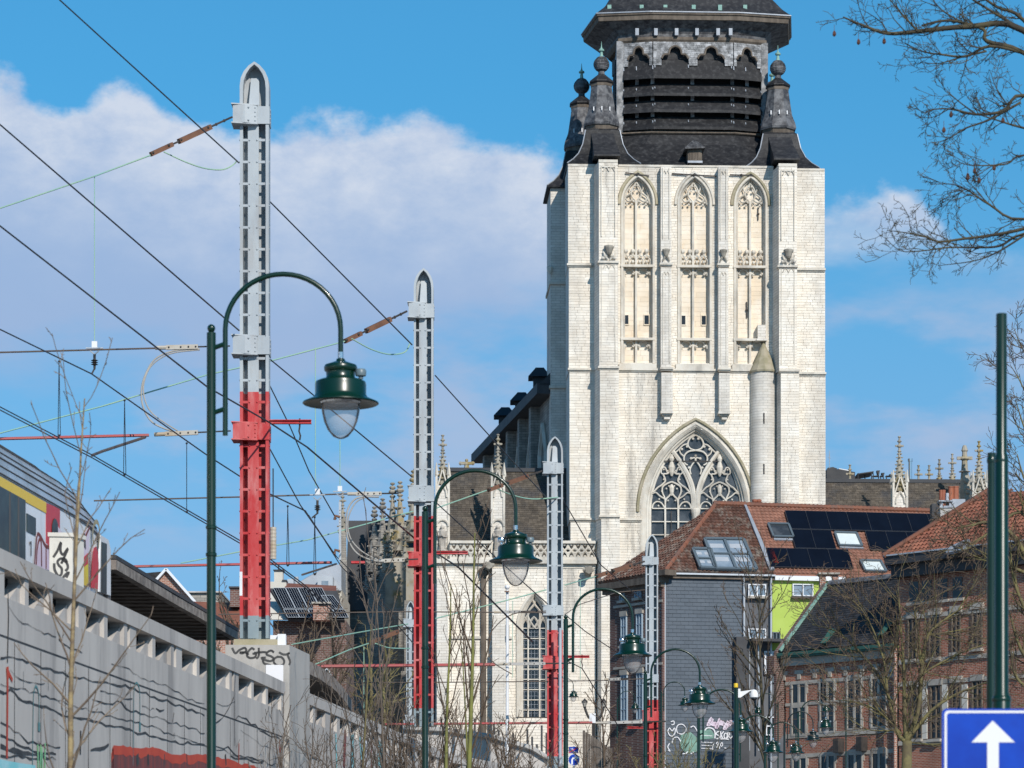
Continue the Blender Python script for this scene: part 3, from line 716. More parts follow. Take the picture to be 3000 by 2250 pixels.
for x_, y_ in ((1100, 890), (1135, 870), (1085, 960), (1070, 800), (1030, 820), (1115, 740)):
    for q in (0, 1): a_, b_ = C4(x_ if q == 0 else 2270 - x_, y_); t.ball(T(a_, b_, D_), 0.08, 5, 4)
for x_ in (905, 1004, 1233, 1330):
    a_, b_ = C4(x_, 1270); tb(t, a_ - 2.5, a_ + 2.5, b_, 2200, -0.5, -0.36)
for y_ in (1270, 1370, 1470, 1570, 1700, 1830):
    a_, b_ = C4(803, y_); tb(t, a_, 2168, b_ - 1.5, b_ + 1.5, -0.5, -0.40)
t.build('tracery', 'stone_trim', great)
mb = MB(); x_, y_ = C4(1135, 1300); mb.lathe(T(x_, y_, -0.3), [(0.14, -12), (0.16, -0.6), (0.17, -0.3), (0.26, 0.0), (0.28, 0.15), (0.2, 0.22)], 12); mb.build('central_column', 'stone_trim', great)
mb = MB(); a_, b_ = C4(900, 910); mb.bar(T(a_, b_, -0.35), T(2270 / K + 3200 - a_ + 0.0 if False else 2110, b_, -0.35), 0.05, 0.05)
for x_ in (950, 1320): a_, b_ = C4(x_, 1290); mb.bar(T(a_, b_, -0.4), T(a_, b_ + 180, -0.4), 0.04, 0.04)
mb.build('saddle_bar', 'iron', great)
# rear side buttress in shade
F1 = F0.off(-5.0)
mb = MB(); fbox_px(mb, F1, 1613, 1685, 548, 2300, -4, 0)
rb = mb.build('rear_buttress', 'stone_courses', church)
mb = MB()
for y in (826, 1130): fbox_px(mb, F1, 1609, 1685, y, y + 8, -4.1, 0.15)
mb.build('string_course', 'stone_trim', rb)
mb = MB(); mb.lathe(F1.pt(1610, 790, 0.2), [(0.05, -0.3), (0.16, -0.1), (0.18, 0.1), (0.05, 0.2)], 6); mb.build('gargoyle', 'stone_trim', rb)

# belfry
CD = -7.0
def ring(a, b, z, f=None, cd=CD):
    f = b if f is None else f
    c = F0.at(TAB(2008, 300, cd)[0], 0, cd); out = []
    for lu, ln in ((-a, f), (a, f), (b * .93, f - .5), (b * 1.03, f - b * .8), (b * .5, -b), (-b * .5, -b), (-b * 1.03, f - b * .8), (-b * .93, f - .5)):
        q = c + F0.u * lu + F0.n * ln; out.append(Vector((q.x, q.y, z)))
    return out
def zr(y, b): return FO(CD + b).px(2040, y)[1]
BA, BB = 2.3, 4.37
mb = MB(); mb.loft([ring(BA - .1, BB - 0.5, zr(410, BB)), ring(BA - .1, BB - 0.5, zr(160, BB))]); c_ = F0.at(TAB(2008, 300, CD)[0], 0, CD); mb.box(c_.x - 4.25, c_.x + 4.25, c_.y - BB + 1.1, c_.y + 1, zr(410, BB), zr(160, BB)); bel = mb.build('belfry', 'gap_shade', church)  # near-black core painting in the darkness behind the louvres
mb = MB(); mb.loft([ring(BA - .02, BB - 0.10, zr(178, BB)), ring(BA - .02, BB - 0.10, zr(120, BB))]); mb.build('belfry_drum', 'slate', bel)
# slate frieze with trefoil arches on the three faces in view
def C2(x, y): return (1600 + x / K, y / K)
AR = [(-113, 55), (-113, 8), (-92, -26), (-56, -30), (-48, -60), (-36, -86), (0, -104), (36, -86), (48, -60), (54, -32), (86, -26), (110, 8), (114, 55)]
rg = ring(BA, BB, 0.0)
for fi, (v0, v1, arcs) in enumerate(((rg[7], rg[0], [0.56]), (rg[0], rg[1], [0.275, 0.725]), (rg[1], rg[2], [0.44]))):
    fr_ = Frame(v0, v1 - v0, (0, 0, 1)); wd = (v1 - v0).length
    zb_, zt_ = zr(195, BB), zr(126, BB)
    loops = [[(0, zb_), (wd, zb_), (wd, zt_), (0, zt_)]]
    arch_tr = MB(); sc = PXM / K * 1.04 * (0.80 if fi != 1 else 1.0)
    for t_ in arcs:
        L_ = [(t_ * wd + x_ * sc * .9, zr(446 / K, BB) - y_ * PXM / K * (.85 if y_ < 0 else 1.04)) for x_, y_ in AR]
        L_[0] = (L_[0][0], zb_); L_[-1] = (L_[-1][0], zb_); loops.append(L_)
        arch_tr.tube([fr_.at(a, b, 0.22) for a, b in spath(L_[1:-1], 3)], 0.06, 5)
    fz = MB(); fbox(fz, fr_, 0, wd, zt_, zt_ + 0.05, -0.1, 0.02); fzo = fz.build('frieze', 'slate_pale', bel)
    arch_tr.build('trefoil_arch', 'wood_old', bel)
    set_pieces(fr_, lay(loops, 0.115, 0.17, 0.24, r, rj=0.05), 'slate', 'frieze_slates', 'slate_pale', fzo, 0.1, 0.2, 0.008, r, jit=0.012, n_obj=60)
def lvr(b, z):
    c = F0.at(TAB(2008, 300, CD)[0], 0, CD)
    return [Vector(((c + F0.u * lu + F0.n * ln).x, (c + F0.u * lu + F0.n * ln).y, z)) for lu, ln in ((-4.0, b - .5), (-BA, b), (BA, b), (4.0, b - .5))]
# corner posts of the belfry
for s_ in (-1, 1):
    c_ = F0.at(TAB(2008, 300, CD)[0] + s_ * 4.18, 0, CD + BB - .35); mb = MB(); mb.box(c_.x - .19, c_.x + .19, c_.y - .12, c_.y + 2.6, zr(400, BB), zr(120, BB)); mb.build('corner_post', 'slate_pale', bel)
for (y0, y1) in ((172, 222), (246, 273), (294, 321), (342, 371)):
    i0, o0 = lvr(BB - .10, zr(y0, BB)), lvr(BB + .42, zr(y1, BB + .42))
    # keep the ends inside the corner posts
    mb = MB(); vs = i0 + o0 + [q - Vector((0, 0, 0.07)) for q in i0] + [q - Vector((0, 0, 0.16)) for q in o0]
    fs = []
    for k in range(3): fs += [(k, k + 1, k + 5, k + 4), (k + 8, k + 12, k + 13, k + 9), (k + 4, k + 5, k + 13, k + 12), (k, k + 8, k + 9, k + 1)]
    fs += [(0, 4, 12, 8), (3, 11, 15, 7)]
    mb.add(vs, fs); lv = mb.build('louvre', 'slate', bel)
    hk = MB()
    for t_ in (0.02, .44, .98):
        for k in range(3):
            q = o0[k].lerp(o0[k + 1], t_); p_ = i0[k].lerp(i0[k + 1], t_); m_ = q.lerp(p_, 0.35 + 0.1 * (k % 2))
            hk.bar(m_ + F0.n * 0.05, m_.lerp(p_, 0.35) + F0.n * 0.05, 0.05, 0.04)
    hk.build('roof_hook', 'lead', lv)
    for t_ in (0, 0.5, 1.0):
        for k in range(3):
            if t_ == 1.0 and k < 2: continue
            q = i0[k].lerp(i0[k + 1], t_) - Vector((0, 0, (zr(y0, BB) - zr(y1, BB)) * 0.0))
mb = MB()
for k in range(3):
    for t_ in (0.0, 0.5):
        q = rg[(7, 0, 1)[k]].lerp(rg[(0, 1, 2)[k]], t_)
        c_ = Vector((q.x, q.y, 0)) - F0.n * 0.25
        mb.box(c_.x - 0.10, c_.x + 0.10, c_.y - 0.05, c_.y + 0.3, zr(400, BB), zr(172, BB))
mb.build('louvre_post', 'slate_pale', bel)
# foot ledge and skirt roof
mb = MB(); mb.loft([ring(BA + .1, BB + 0.25, zr(396, BB)), ring(BA + .1, BB + 0.32, zr(393, BB)), ring(BA + .05, BB + 0.2, zr(386, BB)), ring(BA, BB, zr(382, BB))]); mb.build('ledge', 'wood_old', bel)
mb = MB(); prof = [(BA + .1, BB + .15, 394, BB), (BA + .5, BB + .55, 425, BB + .5), (BA + 1.1, BB + 1.2, 452, BB + 1.2), (BA + 2.2, BB + 1.9, 473, BB + 1.9), (BA + 3.2, BB + 2.5, 487, BB + 2.5)]
sk = [ring(a, b, zr(y, e)) for a, b, y, e in prof]; mb.loft(sk); skirt = mb.build('skirt_roof', 'slate', bel)
# eaves: wooden band, slated cove, fascia, roof
mb = MB(); mb.loft([ring(BA + .08, BB + .12, zr(128, BB)), ring(BA + .12, BB + .24, zr(120, BB)), ring(BA + .12, BB + .24, zr(112, BB)), ring(BA, BB, zr(110, BB))]); mb.build('eaves_band', 'wood_old', bel)
prof = [(BA + .05, BB + .15, 111, .1), (BA + .08, BB + .22, 100, .12), (BA + .12, BB + .5, 84, .3), (BA + .18, BB + 1.0, 70, .6), (BA + .22, BB + 1.45, 60, .85)]
mb = MB(); mb.loft([ring(a, b, zr(y, BB + e), BB + e) for a, b, y, e in prof]); cove = mb.build('cove', 'slate_mid', bel)
EV = BB + 1.5; EF = BB + .9
mb = MB(); mb.loft([ring(BA + .2, EV - .1, zr(60, EF), EF - .1), ring(BA + .24, EV, zr(58, EF), EF), ring(BA + .26, EV + .03, zr(46, EF), EF + .03), ring(BA + .27, EV + .10, zr(44, EF), EF + .1), ring(BA + .27, EV + .12, zr(39, EF), EF + .12)]); mb.build('fascia', 'wood_old', bel)
mb = MB(); mb.loft([ring(BA + .27, EV + .16, zr(38.5, EF), EF + .16), ring(BA + .27, EV + .16, zr(35.5, EF), EF + .16), ring(BA + .2, EV - .3, zr(33, EF), EF - .3)]); mb.build('eaves_flashing', 'lead', bel)
z0 = zr(36, EF); prof = [(BA + .26, EV + .13, z0, EF + .13), (BA + .1, EV - .35, z0 + 0.42, EF - .2), (BA - .1, EV - .95, z0 + 1.15, EF - .6), (BA - .5, EV - 1.6, z0 + 2.3, EF - 1.2), (BA - 1.1, 2.6, z0 + 5.0, 2.6), (0.3, 0.7, z0 + 9.0, .7)]
mb = MB(); mb.loft([ring(*q) for q in prof]); mb.build('upper_roof', 'slate', bel)
mb = MB()
for x_ in (480, 725, 905, 1120, 1320, 1510): mb.obox(P(1600 + x_ / K, 70 / K, YC - CD - EF + (.15 if 700 < x_ < 1400 else .45)), Vector((0.11, 0, 0)), Vector((0, 0.12, 0)), Vector((0, 0, 0.22)))
mb.build('roof_vent', 'verdigris', bel)
mb = MB()
for x_ in (690, 833, 990, 1145, 1305, 1400): mb.obox(P(1600 + x_ / K, 246 / K, YC - CD - BB - 0.35), Vector((0.10, 0, 0)), Vector((0, 0.15, 0)), Vector((0, 0, 0.2)))
mb.build('cove_vent', 'lead', bel)
# dormer hatch on the skirt roof
f2 = FO(-0.55)
mb = MB(); fbox_px(mb, f2, 2013, 2054, 438, 484, -2.6, 0.45); dm = mb.build('roof_hatch', 'wood_old', bel)
mb = MB()
for k in range(4): fbox_px(mb, f2, 2017 + k * 8.4, 2024.6 + k * 8.4, 443, 479, 0.4, 0.49)
mb.build('hatch_board', 'wood_old', dm)
mb = MB(); fbox_px(mb, f2, 2012, 2055, 478, 484, 0.3, 0.58); mb.build('hatch_sill', 'lead', dm)
q0 = [f2.pt(2003, 441, 0.75), f2.pt(2062, 439, 0.75), f2.pt(2062, 439, -1.4), f2.pt(2003, 441, -1.4)]; ap = [f2.pt(2031, 410, 0.05), f2.pt(2034, 410, 0.05), f2.pt(2034, 410, -1.5), f2.pt(2031, 410, -1.5)]
mb = MB(); mb.loft([[q - Vector((0, 0, .08)) for q in q0], q0, ap]); mb.build('hatch_roof', 'slate_mid', dm)
# corner turrets
def turret(cx, by, Y, front=True, lbl=None):
    s = Y / FX; c = P(cx, by, Y); k = Y / 176.0
    t = MB(); t.lathe(c, [(31 * s, -60 * s), (36 * s, -95 * s), (43 * s, -140 * s), (47 * s, -152 * s), (53 * s, -166 * s), (56 * s, -180 * s), (54 * s, -186 * s)][::-1], 8, R(22.5)); tu = t.build('corner_turret', 'slate_mid', church)
    t = MB()
    for j in range(9):
        za = -21 + j * 4.7; zb2 = za + 4.7; ra = math.sqrt(max(23 ** 2 - za ** 2, 16)); rb2 = math.sqrt(max(23 ** 2 - zb2 ** 2, 16))
        t.lathe(c, [(ra * s * 1.04, za * s), (max(rb2, ra * 0.75) * s, (zb2 - 0.3) * s)], 14)
    t.lathe(c, [(10 * s, -34 * s), (9 * s, -20 * s)], 10); t.build('ball', 'slate_mid', tu)
    t = MB(); t.lathe(c, [(32 * s, -62 * s), (38 * s, -56 * s), (37 * s, -52 * s), (20 * s, -38 * s), (8 * s, -28 * s)], 8, R(22.5)); t.build('cap', 'slate', tu)
    t = MB(); t.lathe(c, [(33 * s, -68 * s), (34 * s, -58 * s)], 8, R(22.5)); t.build('collar', 'wood_old', tu)
    t = MB(); t.lathe(c, [(7 * s, 19 * s), (5 * s, 26 * s), (3.5 * s, 38 * s), (8 * s, 39 * s), (8.5 * s, 43 * s), (3 * s, 47 * s), (1.6 * s, 52 * s), (0.6 * s, 67 * s)], 10); t.build('finial', 'verdigris', tu)
    t = MB(); t.lathe(c, [(47 * s, -202 * s), (50 * s, -186 * s)], 8, R(22.5)); t.build('ledge', 'wood_old', tu)
    def sq(h, z, off=0.0):
        out = []
        for a_, b_ in ((-1, 1), (1, 1), (1, -1), (-1, -1)):
            q = c + F0.u * a_ * h * s + F0.n * b_ * h * s; out.append(Vector((q.x, q.y, c.z + z * s)))
        return out
    t = MB(); t.loft([sq(107, -321), sq(108, -317), sq(88, -300), sq(72, -280), sq(59, -250), sq(50, -205), sq(44, -199)]); br_ = t.build('bell_roof', 'slate', tu)
    for k_ in range(2):
        t = MB(); t.tube([sq(h_, z_)[k_] + F0.n * .02 for h_, z_ in ((107, -316), (88, -299), (72, -279), (59, -249), (50, -205))], .035, 5); t.build('hip_flashing', 'lead', tu)
    if front:
        dn = 107 * s + 1.35
        q = lambda a_, n_, z_: Vector(((c + F0.u * a_ * s + F0.n * n_).x, (c + F0.u * a_ * s + F0.n * n_).y, c.z + z_ * s))
        t = MB(); t.loft([[q(-36, 40 * s, -200), q(30, 40 * s, -200), q(30, 0, -200), q(-36, 0, -200)],
                          [q(-31, 78 * s, -248), q(37, 78 * s, -248), q(37, 0, -248), q(-31, 0, -248)],
                          [q(-34, dn, -306), q(42, dn, -306), q(42, 0, -306), q(-34, 0, -306)],
                          [q(-34, dn, -311), q(42, dn, -311), q(42, 0, -311), q(-34, 0, -311)]]); t.build('buttress_roof', 'slate', tu)
    hk = MB()
    for a_ in (-60, -90, -120): 
        a2 = R(a_); q2 = c + Vector((math.cos(a2) * 47 * s, math.sin(a2) * 47 * s, -146 * s)); hk.bar(q2, q2 + Vector((0, 0.03, 12 * s)), 0.05, 0.05)
    hk.build('roof_hook', 'white_paint', tu)
    return tu
turret(1762, 189, YC + 2.1); turret(2279, 200, YC + 2.4); turret(1704, 253, YC + 6.6, front=False)
turret(2262, 262, YC + 11.0, front=False)

# pinnacles
def crocket_spire(mb, c, h, r0, rows, knob):
    mb.lathe(c, [(r0, 0), (r0 * 0.16, h)], 8, R(22.5))
    for i in range(rows):
        t_ = (i + 0.5) / rows; rr = r0 * (1 - 0.84 * t_)
        for k in range(4):
            a_ = R(45 + 90 * k) if i % 2 == 0 else R(90 * k)
            mb.ball(c + Vector((math.cos(a_) * (rr + knob * .35), math.sin(a_) * (rr + knob * .35), t_ * h)), knob * (0.72 - 0.3 * t_), 5, 4, 0.6)
    for z_, kk in ((h + 0.05, 0.11), (h + 0.35, 0.15), (h + 0.62, 0.12), (h + 0.88, 0.09)):
        mb.ball(c + Vector((0, 0, z_)), kk * knob / 0.13, 6, 4, 0.6)
    mb.lathe(c, [(0.07, h - 0.1), (0.05, h + 0.9)], 6)
    mb.bar(c + Vector((-.24, 0, h + 0.36)), c + Vector((.24, 0, h + 0.36)), 0.11, 0.1)
def pinnacle(cx, y_tip, y_spire, y_foot, wpx, Y, mat='stone_lichen', shaft='stone_courses', statue=None, rows=9):
    s = Y / FX; c = P(cx, y_spire, Y); zf = P(cx, y_foot, Y).z; w = wpx * s / 2; ht = (y_spire - y_tip) * s - 1.0
    mb = MB(); mb.box(c.x - w, c.x + w, c.y - w, c.y + w, zf, c.z - 0.1); pn = mb.build('pinnacle', shaft, church)
    mb = MB()
    for a_, b_ in ((-1, -1), (1, -1), (1, 1), (-1, 1)):
        mb.box(c.x + a_ * w * 1.04 - 0.06, c.x + a_ * w * 1.04 + 0.06, c.y + b_ * w * 1.04 - 0.06, c.y + b_ * w * 1.04 + 0.06, zf, c.z + 0.5)
        mb.lathe((c.x + a_ * w * 1.06, c.y + b_ * w * 1.06, c.z + 0.5), [(0.12, 0), (0.02, 0.7)], 4)
    for s_ in (-1, 1):                                     # gablet on the face in view
        mb.bar(Vector((c.x + s_ * w, c.y - w - 0.06, c.z - 0.35)), Vector((c.x, c.y - w - 0.06, c.z + 0.85)), 0.07, 0.07)
        mb.tube([Vector((c.x + s_ * w * .7, c.y - w - 0.05, c.z - 0.75)), Vector((c.x + s_ * w * .55, c.y - w - 0.05, c.z - 0.4)), Vector((c.x, c.y - w - 0.05, c.z - 0.05))], 0.06, 4)
    mb.build('pinnacle_shafts', 'stone_trim', pn)
    mb = MB(); crocket_spire(mb, c, ht, w * 0.92, rows, 0.15); mb.build('spire', mat, pn)
    if statue:
        z0, z1 = P(cx, statue[1], Y - w).z, P(cx, statue[0], Y - w).z; H = z1 - z0; b = Vector((c.x, c.y - w - 0.16, z0))
        mb = MB(); mb.lathe(b, [(.20, -0.12), (.28, -0.06), (.27, 0), (.22, .02 * H), (.21, .3 * H), (.17, .5 * H), (.23, .68 * H), (.25, .76 * H), (.14, .82 * H), (.07, .84 * H), (.12, .89 * H), (.13, .94 * H), (.07, H)], 10)
        mb.tube([b + Vector((-.2, -.02, .72 * H)), b + Vector((-.24, -.12, .55 * H)), b + Vector((0, -.26, .58 * H))], .07, 5); mb.tube([b + Vector((.2, -.02, .72 * H)), b + Vector((.25, -.12, .53 * H)), b + Vector((.02, -.27, .52 * H))], .07, 5)
        for k in range(5): mb.tube([b + Vector((-.17 + .085 * k, -.19, .03 * H)), b + Vector((-.14 + .07 * k, -.18, .45 * H))], .035, 4)
        mb.build('statue', 'statue', pn)
        mb = MB(); mb.tube([Vector((c.x + math.cos(a_) * .34, c.y - w - 0.08, z1 - 0.05 + math.sin(a_) * .38)) for a_ in [math.pi * k / 8 for k in range(9)]], .06, 5)
        mb.lathe(b, [(.08, -.75), (.2, -.4), (.32, -.16), (.32, -.1)], 8); mb.build('niche', 'stone_trim', pn)
    return pn
pinnacle(1297, 1270, 1420, 1648, 34, YC - 0.3, statue=(1540, 1612))
pinnacle(1459, 1268, 1420, 1648, 34, YC - 0.2, statue=(1540, 1612))
# aisle west front
FA = FO(0.45)
ml = [FA.px(x, y) for x, y in [(1276, 1662), (1746, 1662), (1746, 2300), (1276, 2300)]]
awl = [FA.px(x, y) for x, y in [(1522, 2100)] + arch(1522, 1610, 1838, 1738) + [(1610, 2100)]]
mb = MB(); fbox_px(mb, FA, 1276, 1746, 1650, 1664, -1.2, 0.05); ais = mb.build('aisle_wall', 'stone_trim', church)
mb = MB(); fbox_px(mb, FA.off(-0.45), 1278, 1746, 1652, 2330, -1.0, 0); mb.build('aisle_core', 'stone_back', church)
set_pieces(FA, lay([ml, awl], 0.165, 0.35, 0.8, r, rj=0.06), 'stone', 'aisle_stones', 'stone', ais, 0.42, 0.0, 0.012, r, jit=0.007, n_obj=120)
mb = MB()
for y, h, d in ((1640, 12, .3), (1864, 8, .12)):
    mb = MB(); fbox_px(mb, FA, 1274, 1748 if y < 1800 else 1500, y, y + h, -0.5, d); mb.build('string_course', 'stone_trim', ais)
mb = MB(); fbox_px(mb, FA, 1279, 1312, 1700, 2300, -0.3, .7); fbox_px(mb, FA, 1441, 1478, 1900, 2300, -0.3, .75); fbox_px(mb, FA, 1441, 1478, 1668, 1900, -0.3, .55); mb.build('wall_pier', 'stone_courses', ais)
mb = MB(); mb.tube([FA.pt(1416, y, 0.12) for y in (1690, 2300)], .16, 8); mb.lathe(FA.pt(1416, 1682, .12), [(.16, -.2), (.26, 0), (.3, .22), (.22, .3)], 8); mb.build('drainpipe', 'wood_old', ais)
mb = MB(); fbox_px(mb, FA, 1447, 1492, 1832, 1866, -.2, .42); mb.build('plaque', 'bluestone', ais)
for gx, gy in ((1431, 1664), (1722, 1678)):
    mb = MB(); q = FA.pt(gx, gy, 0.3); mb.tube([q + Vector((0, .5, .05)), q, q + Vector((.02, -.35, .1)), q + Vector((.03, -.7, .05))], [.2, .24, .17, .22], 6)
    for s_ in (-1, 1): mb.ball(q + Vector((s_ * .2, -.1, .12)), .15, 5, 4); mb.ball(q + Vector((s_ * .14, -.6, .2)), .08, 5, 4)
    mb.build('gargoyle', 'stone_dark', ais)
# aisle window
mb = MB(); mb.prism([FA.pt(x, y, -0.38) for x, y in arch(1524, 1608, 1838, 1741) + [(1608, 2100), (1524, 2100)]], F0.n * -0.05); aw = mb.build('aisle_window', 'window_dark', church)
mb = MB()
for e, d, w in ((-4, .05, .12), (3, -.1, .1), (7, -.22, .09)): mb.tube([FA.pt(x, y, d) for x, y in [(1522 + e, 2100)] + arch(1522 + e, 1610 - e, 1838, 1738 + e) + [(1610 - e, 2100)]], w, 5)
mb.build('arch_moulding', 'stone_trim', aw)
mb = MB()
for x in (1548, 1582): fbox_px(mb, FA, x - 2, x + 2, 1795, 2100, -.36, -.22)
for y in range(1838, 2100, 30): fbox_px(mb, FA, 1526, 1608, y, y + 2.5, -.36, -.27)
for i, cx in enumerate((1536, 1565, 1595)):
    mb.tube([FA.pt(x, y, -.28) for x, y in arch(cx - 14, cx + 14, 1838, 1806, 5)], .06, 4)
for s_ in (-1, 1):
    mb.tube([FA.pt(x, y, -.28) for x, y in spath([(1566, 1838), (1566 + s_ * 16, 1812), (1566 + s_ * 18, 1792), (1566, 1768), (1566 - s_ * 4, 1750)])], .06, 4)
    mb.tube([FA.pt(x, y, -.28) for x, y in spath([(1566 + s_ * 38, 1832), (1566 + s_ * 24, 1808), (1566 + s_ * 12, 1788)])], .06, 4)
mb.build('tracery', 'stone_trim', aw)
mb = MB()
for k in range(1, 8): fbox_px(mb, FA, 1526 + k * 10.2, 1526.8 + k * 10.2, 1845, 2098, -.37, -.335)
for k in range(20): fbox_px(mb, FA, 1526, 1608, 1850 + k * 12.5, 1850.8 + k * 12.5, -.37, -.335)
mb.build('leading', 'lead', aw)
# balustrade
mb = MB(); FB = FO(0.5)
for y, h in ((1584, 8), (1632, 8)): 
    for x0, x1 in ((1318, 1440), (1480, 1746)): fbox_px(mb, FB, x0, x1, y, y + h, -.35, .08 if y < 1600 else .14)
bal = mb.build('balustrade', 'stone_trim', church)
mb = MB(); step = 20.4
for x0, x1 in ((1320, 1438), (1484, 1744)):
    n = int(round((x1 - x0) / step)); w = (x1 - x0) / n
    for k in range(n):
        a = x0 + k * w
        for pts in ([(a, 1592), (a + w * .12, 1604), (a + w * .5, 1613), (a + w * .88, 1622), (a + w, 1633)], [(a + w, 1592), (a + w * .88, 1604), (a + w * .5, 1613), (a + w * .12, 1622), (a, 1633)]):
            mb.tube([FB.pt(x, y, -.1) for x, y in spath(pts, 4)], .065, 5)
        for bx, by in ((a + w * .5, 1595), (a + w * .5, 1630), (a + 1, 1606), (a + 1, 1620)): mb.ball(FB.pt(bx, by, -.1), .09, 5, 4)
mb.build('balustrade_tracery', 'stone_trim', bal)
# aisle roof
def aisle_roof(x0, x1, yr, yb, d0, rise, label=None):
    p0 = FO(d0).pt(x0, yb); p1 = FO(d0).pt(x1, yb)
    p2 = P(x0, yr, p0.y + rise); p2 = Vector((p0.x, p0.y + rise, EYE + (HOR - yr) * (p0.y + rise) / FX)); p3 = Vector((p1.x, p1.y + rise, p2.z))
    mb = MB(); mb.prism([p0, p1, p3, p2], (0, 1.2, -1.2)); ro = mb.build('aisle_roof', 'slate_lead', church)
    f = Frame(p0, p1 - p0, p2 - p0); L = (p2 - p0).length; W = (p1 - p0).length
    set_pieces(f, lay([[(0, 0), (W, 0), (W, L), (0, L)]], 0.17, 0.20, 0.26, r, rj=0.05), 'slate', 'roof_slates', 'slate_brown', ro, 0.0, 0.03, 0.008, r, jit=0.006, tilt=0.02, lap=0.05, n_obj=0)
    mb = MB(); mb.bar(p2 + Vector((0, 0, .08)), p3 + Vector((0, 0, .08)), .3, .22); mb.build('ridge', 'slate_lead', ro)
    return ro
aisle_roof(1296, 1680, 1380, 1640, -0.6, 4.4)
for (cx, yt, yb) in ((1367, 1343, 1380),):
    c = P(cx, yb, YC + 5.0); mb = MB(); mb.lathe(c, [(.3, -.3), (.2, .1), (.1, .4)], 6); mb.bar(c + Vector((-.35, 0, .45)), c + Vector((.35, 0, .45)), .16, .16)
    for z_, k_ in ((.4, .16), (.62, .1)): mb.ball(c + Vector((0, 0, z_)), k_, 6, 4)
    for s_ in (-1, 1): mb.ball(c + Vector((s_ * .36, 0, .45)), .12, 5, 4)
    mb.build('ridge_cross', 'stone_lichen', church)
# south side going away from the corner, with buttress piers and pinnacles
DB = Vector((-0.173, 0.985, 0)); NB = Vector((-0.985, -0.173, 0))
corner = P(1278, 2690, YC - 0.3) + Vector((3.4, 2.0, 0))
FSd = Frame(corner, -DB, (0, 0, 1))
ztop = P(1278, 1650, YC).z
mb = MB(); mb.prism([corner, corner + DB * 44, corner + DB * 44 + Vector((0, 0, ztop)), corner + Vector((0, 0, ztop))], -NB * 2.0); sw = mb.build('side_wall', 'stone_old_darkened', church)
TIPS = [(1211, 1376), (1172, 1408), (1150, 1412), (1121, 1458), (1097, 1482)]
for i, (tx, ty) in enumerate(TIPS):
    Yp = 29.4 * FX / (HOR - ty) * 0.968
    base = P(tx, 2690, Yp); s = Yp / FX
    mb = MB(); mb.prism([Vector((base.x - .75, Yp - .8, 0)), Vector((base.x + .75, Yp - .8, 0)), Vector((base.x + .75 + 1.6, Yp + .8, 0)), Vector((base.x - .75, Yp + .8, 0))], (0, 0, ztop - 4.5)); pr_ = mb.build('side_pier', 'stone_old_darkened', church)
    mb = MB(); mb.prism([Vector((base.x - .55, Yp - .6, ztop - 4.5)), Vector((base.x + .55, Yp - .6, ztop - 4.5)), Vector((base.x + 1.8, Yp + .6, ztop - 4.5)), Vector((base.x - .55, Yp + .6, ztop - 4.5))], (0, 0, 4.5)); mb.build('pier_head', 'stone_old_darkened', pr_)
    zt2 = P(tx, ty, Yp).z
    c = Vector((base.x, Yp, ztop)); mb = MB(); mb.box(c.x - .45, c.x + .45, c.y - .45, c.y + .45, ztop - 0.1, ztop + (zt2 - ztop) * .4)
    for a_, b_ in ((-1, -1), (1, -1), (1, 1), (-1, 1)):
        crocket_spire(mb, c + Vector((a_ * .5, b_ * .5, (zt2 - ztop) * .3)), 1.5, .22, 4, .16)
    crocket_spire(mb, c + Vector((0, 0, (zt2 - ztop) * .45)), max((zt2 - ztop) * .55 - 1.0, 1.2), .55, 7, .24)
    mb.build('pinnacle', 'stone_lichen' if i < 3 else 'stone_old_darkened', pr_)
# tall windows of the south side between the piers
for t_ in (5.0, 10.5, 16.0, 22.0):
    q = corner + DB * t_ + NB * 0.02
    mb = MB(); mb.prism([q + Vector((0, 0, 6)), q + DB * 2.6 + Vector((0, 0, 6)), q + DB * 2.6 + Vector((0, 0, 14)), q + DB * 1.3 + Vector((0, 0, 16)), q + Vector((0, 0, 14))], NB * .05); mb.build('side_window', 'window_dark', sw)
# crossing end and transept
tq = P(1014, 2690, 214)
mb = MB(); x0 = P(990, 0, 214).x; x1 = P(1100, 0, 214).x
zw = P(0, 1790, 214).z
mb.box(x0, x1 + 4, 214, 226, 0, zw); tr_ = mb.build('transept_wall', 'stone_old_darkened', church)
mb = MB(); mb.hexa([(x0 + .5, 213.6, zw), (x1 + 4, 213.6, zw), (x1 + 4, 214.6, P(0, 1522, 214).z), (x0 + .7, 214.6, P(0, 1522, 214).z), (x0 + .5, 222, zw), (x1 + 4, 222, zw), (x1 + 4, 221, P(0, 1522, 214).z), (x0 + .7, 221, P(0, 1522, 214).z)]); mb.build('transept_roof', 'slate_lead', tr_)
mb = MB(); mb.hexa([P(990, 1900, 212.5), P(1022, 1900, 212.5), P(1014, 1560, 212.5), P(998, 1560, 212.5), P(990, 1900, 214), P(1022, 1900, 214), P(1014, 1560, 214), P(998, 1560, 214)]); mb.build('gable_buttress', 'stone_old_darkened', tr_)
mb = MB(); crocket_spire(mb, P(1004, 1562, 213), P(0, 1440, 213).z - P(0, 1562, 213).z - 1, .34, 6, .16); mb.build('gable_pinnacle', 'stone_lichen', tr_)
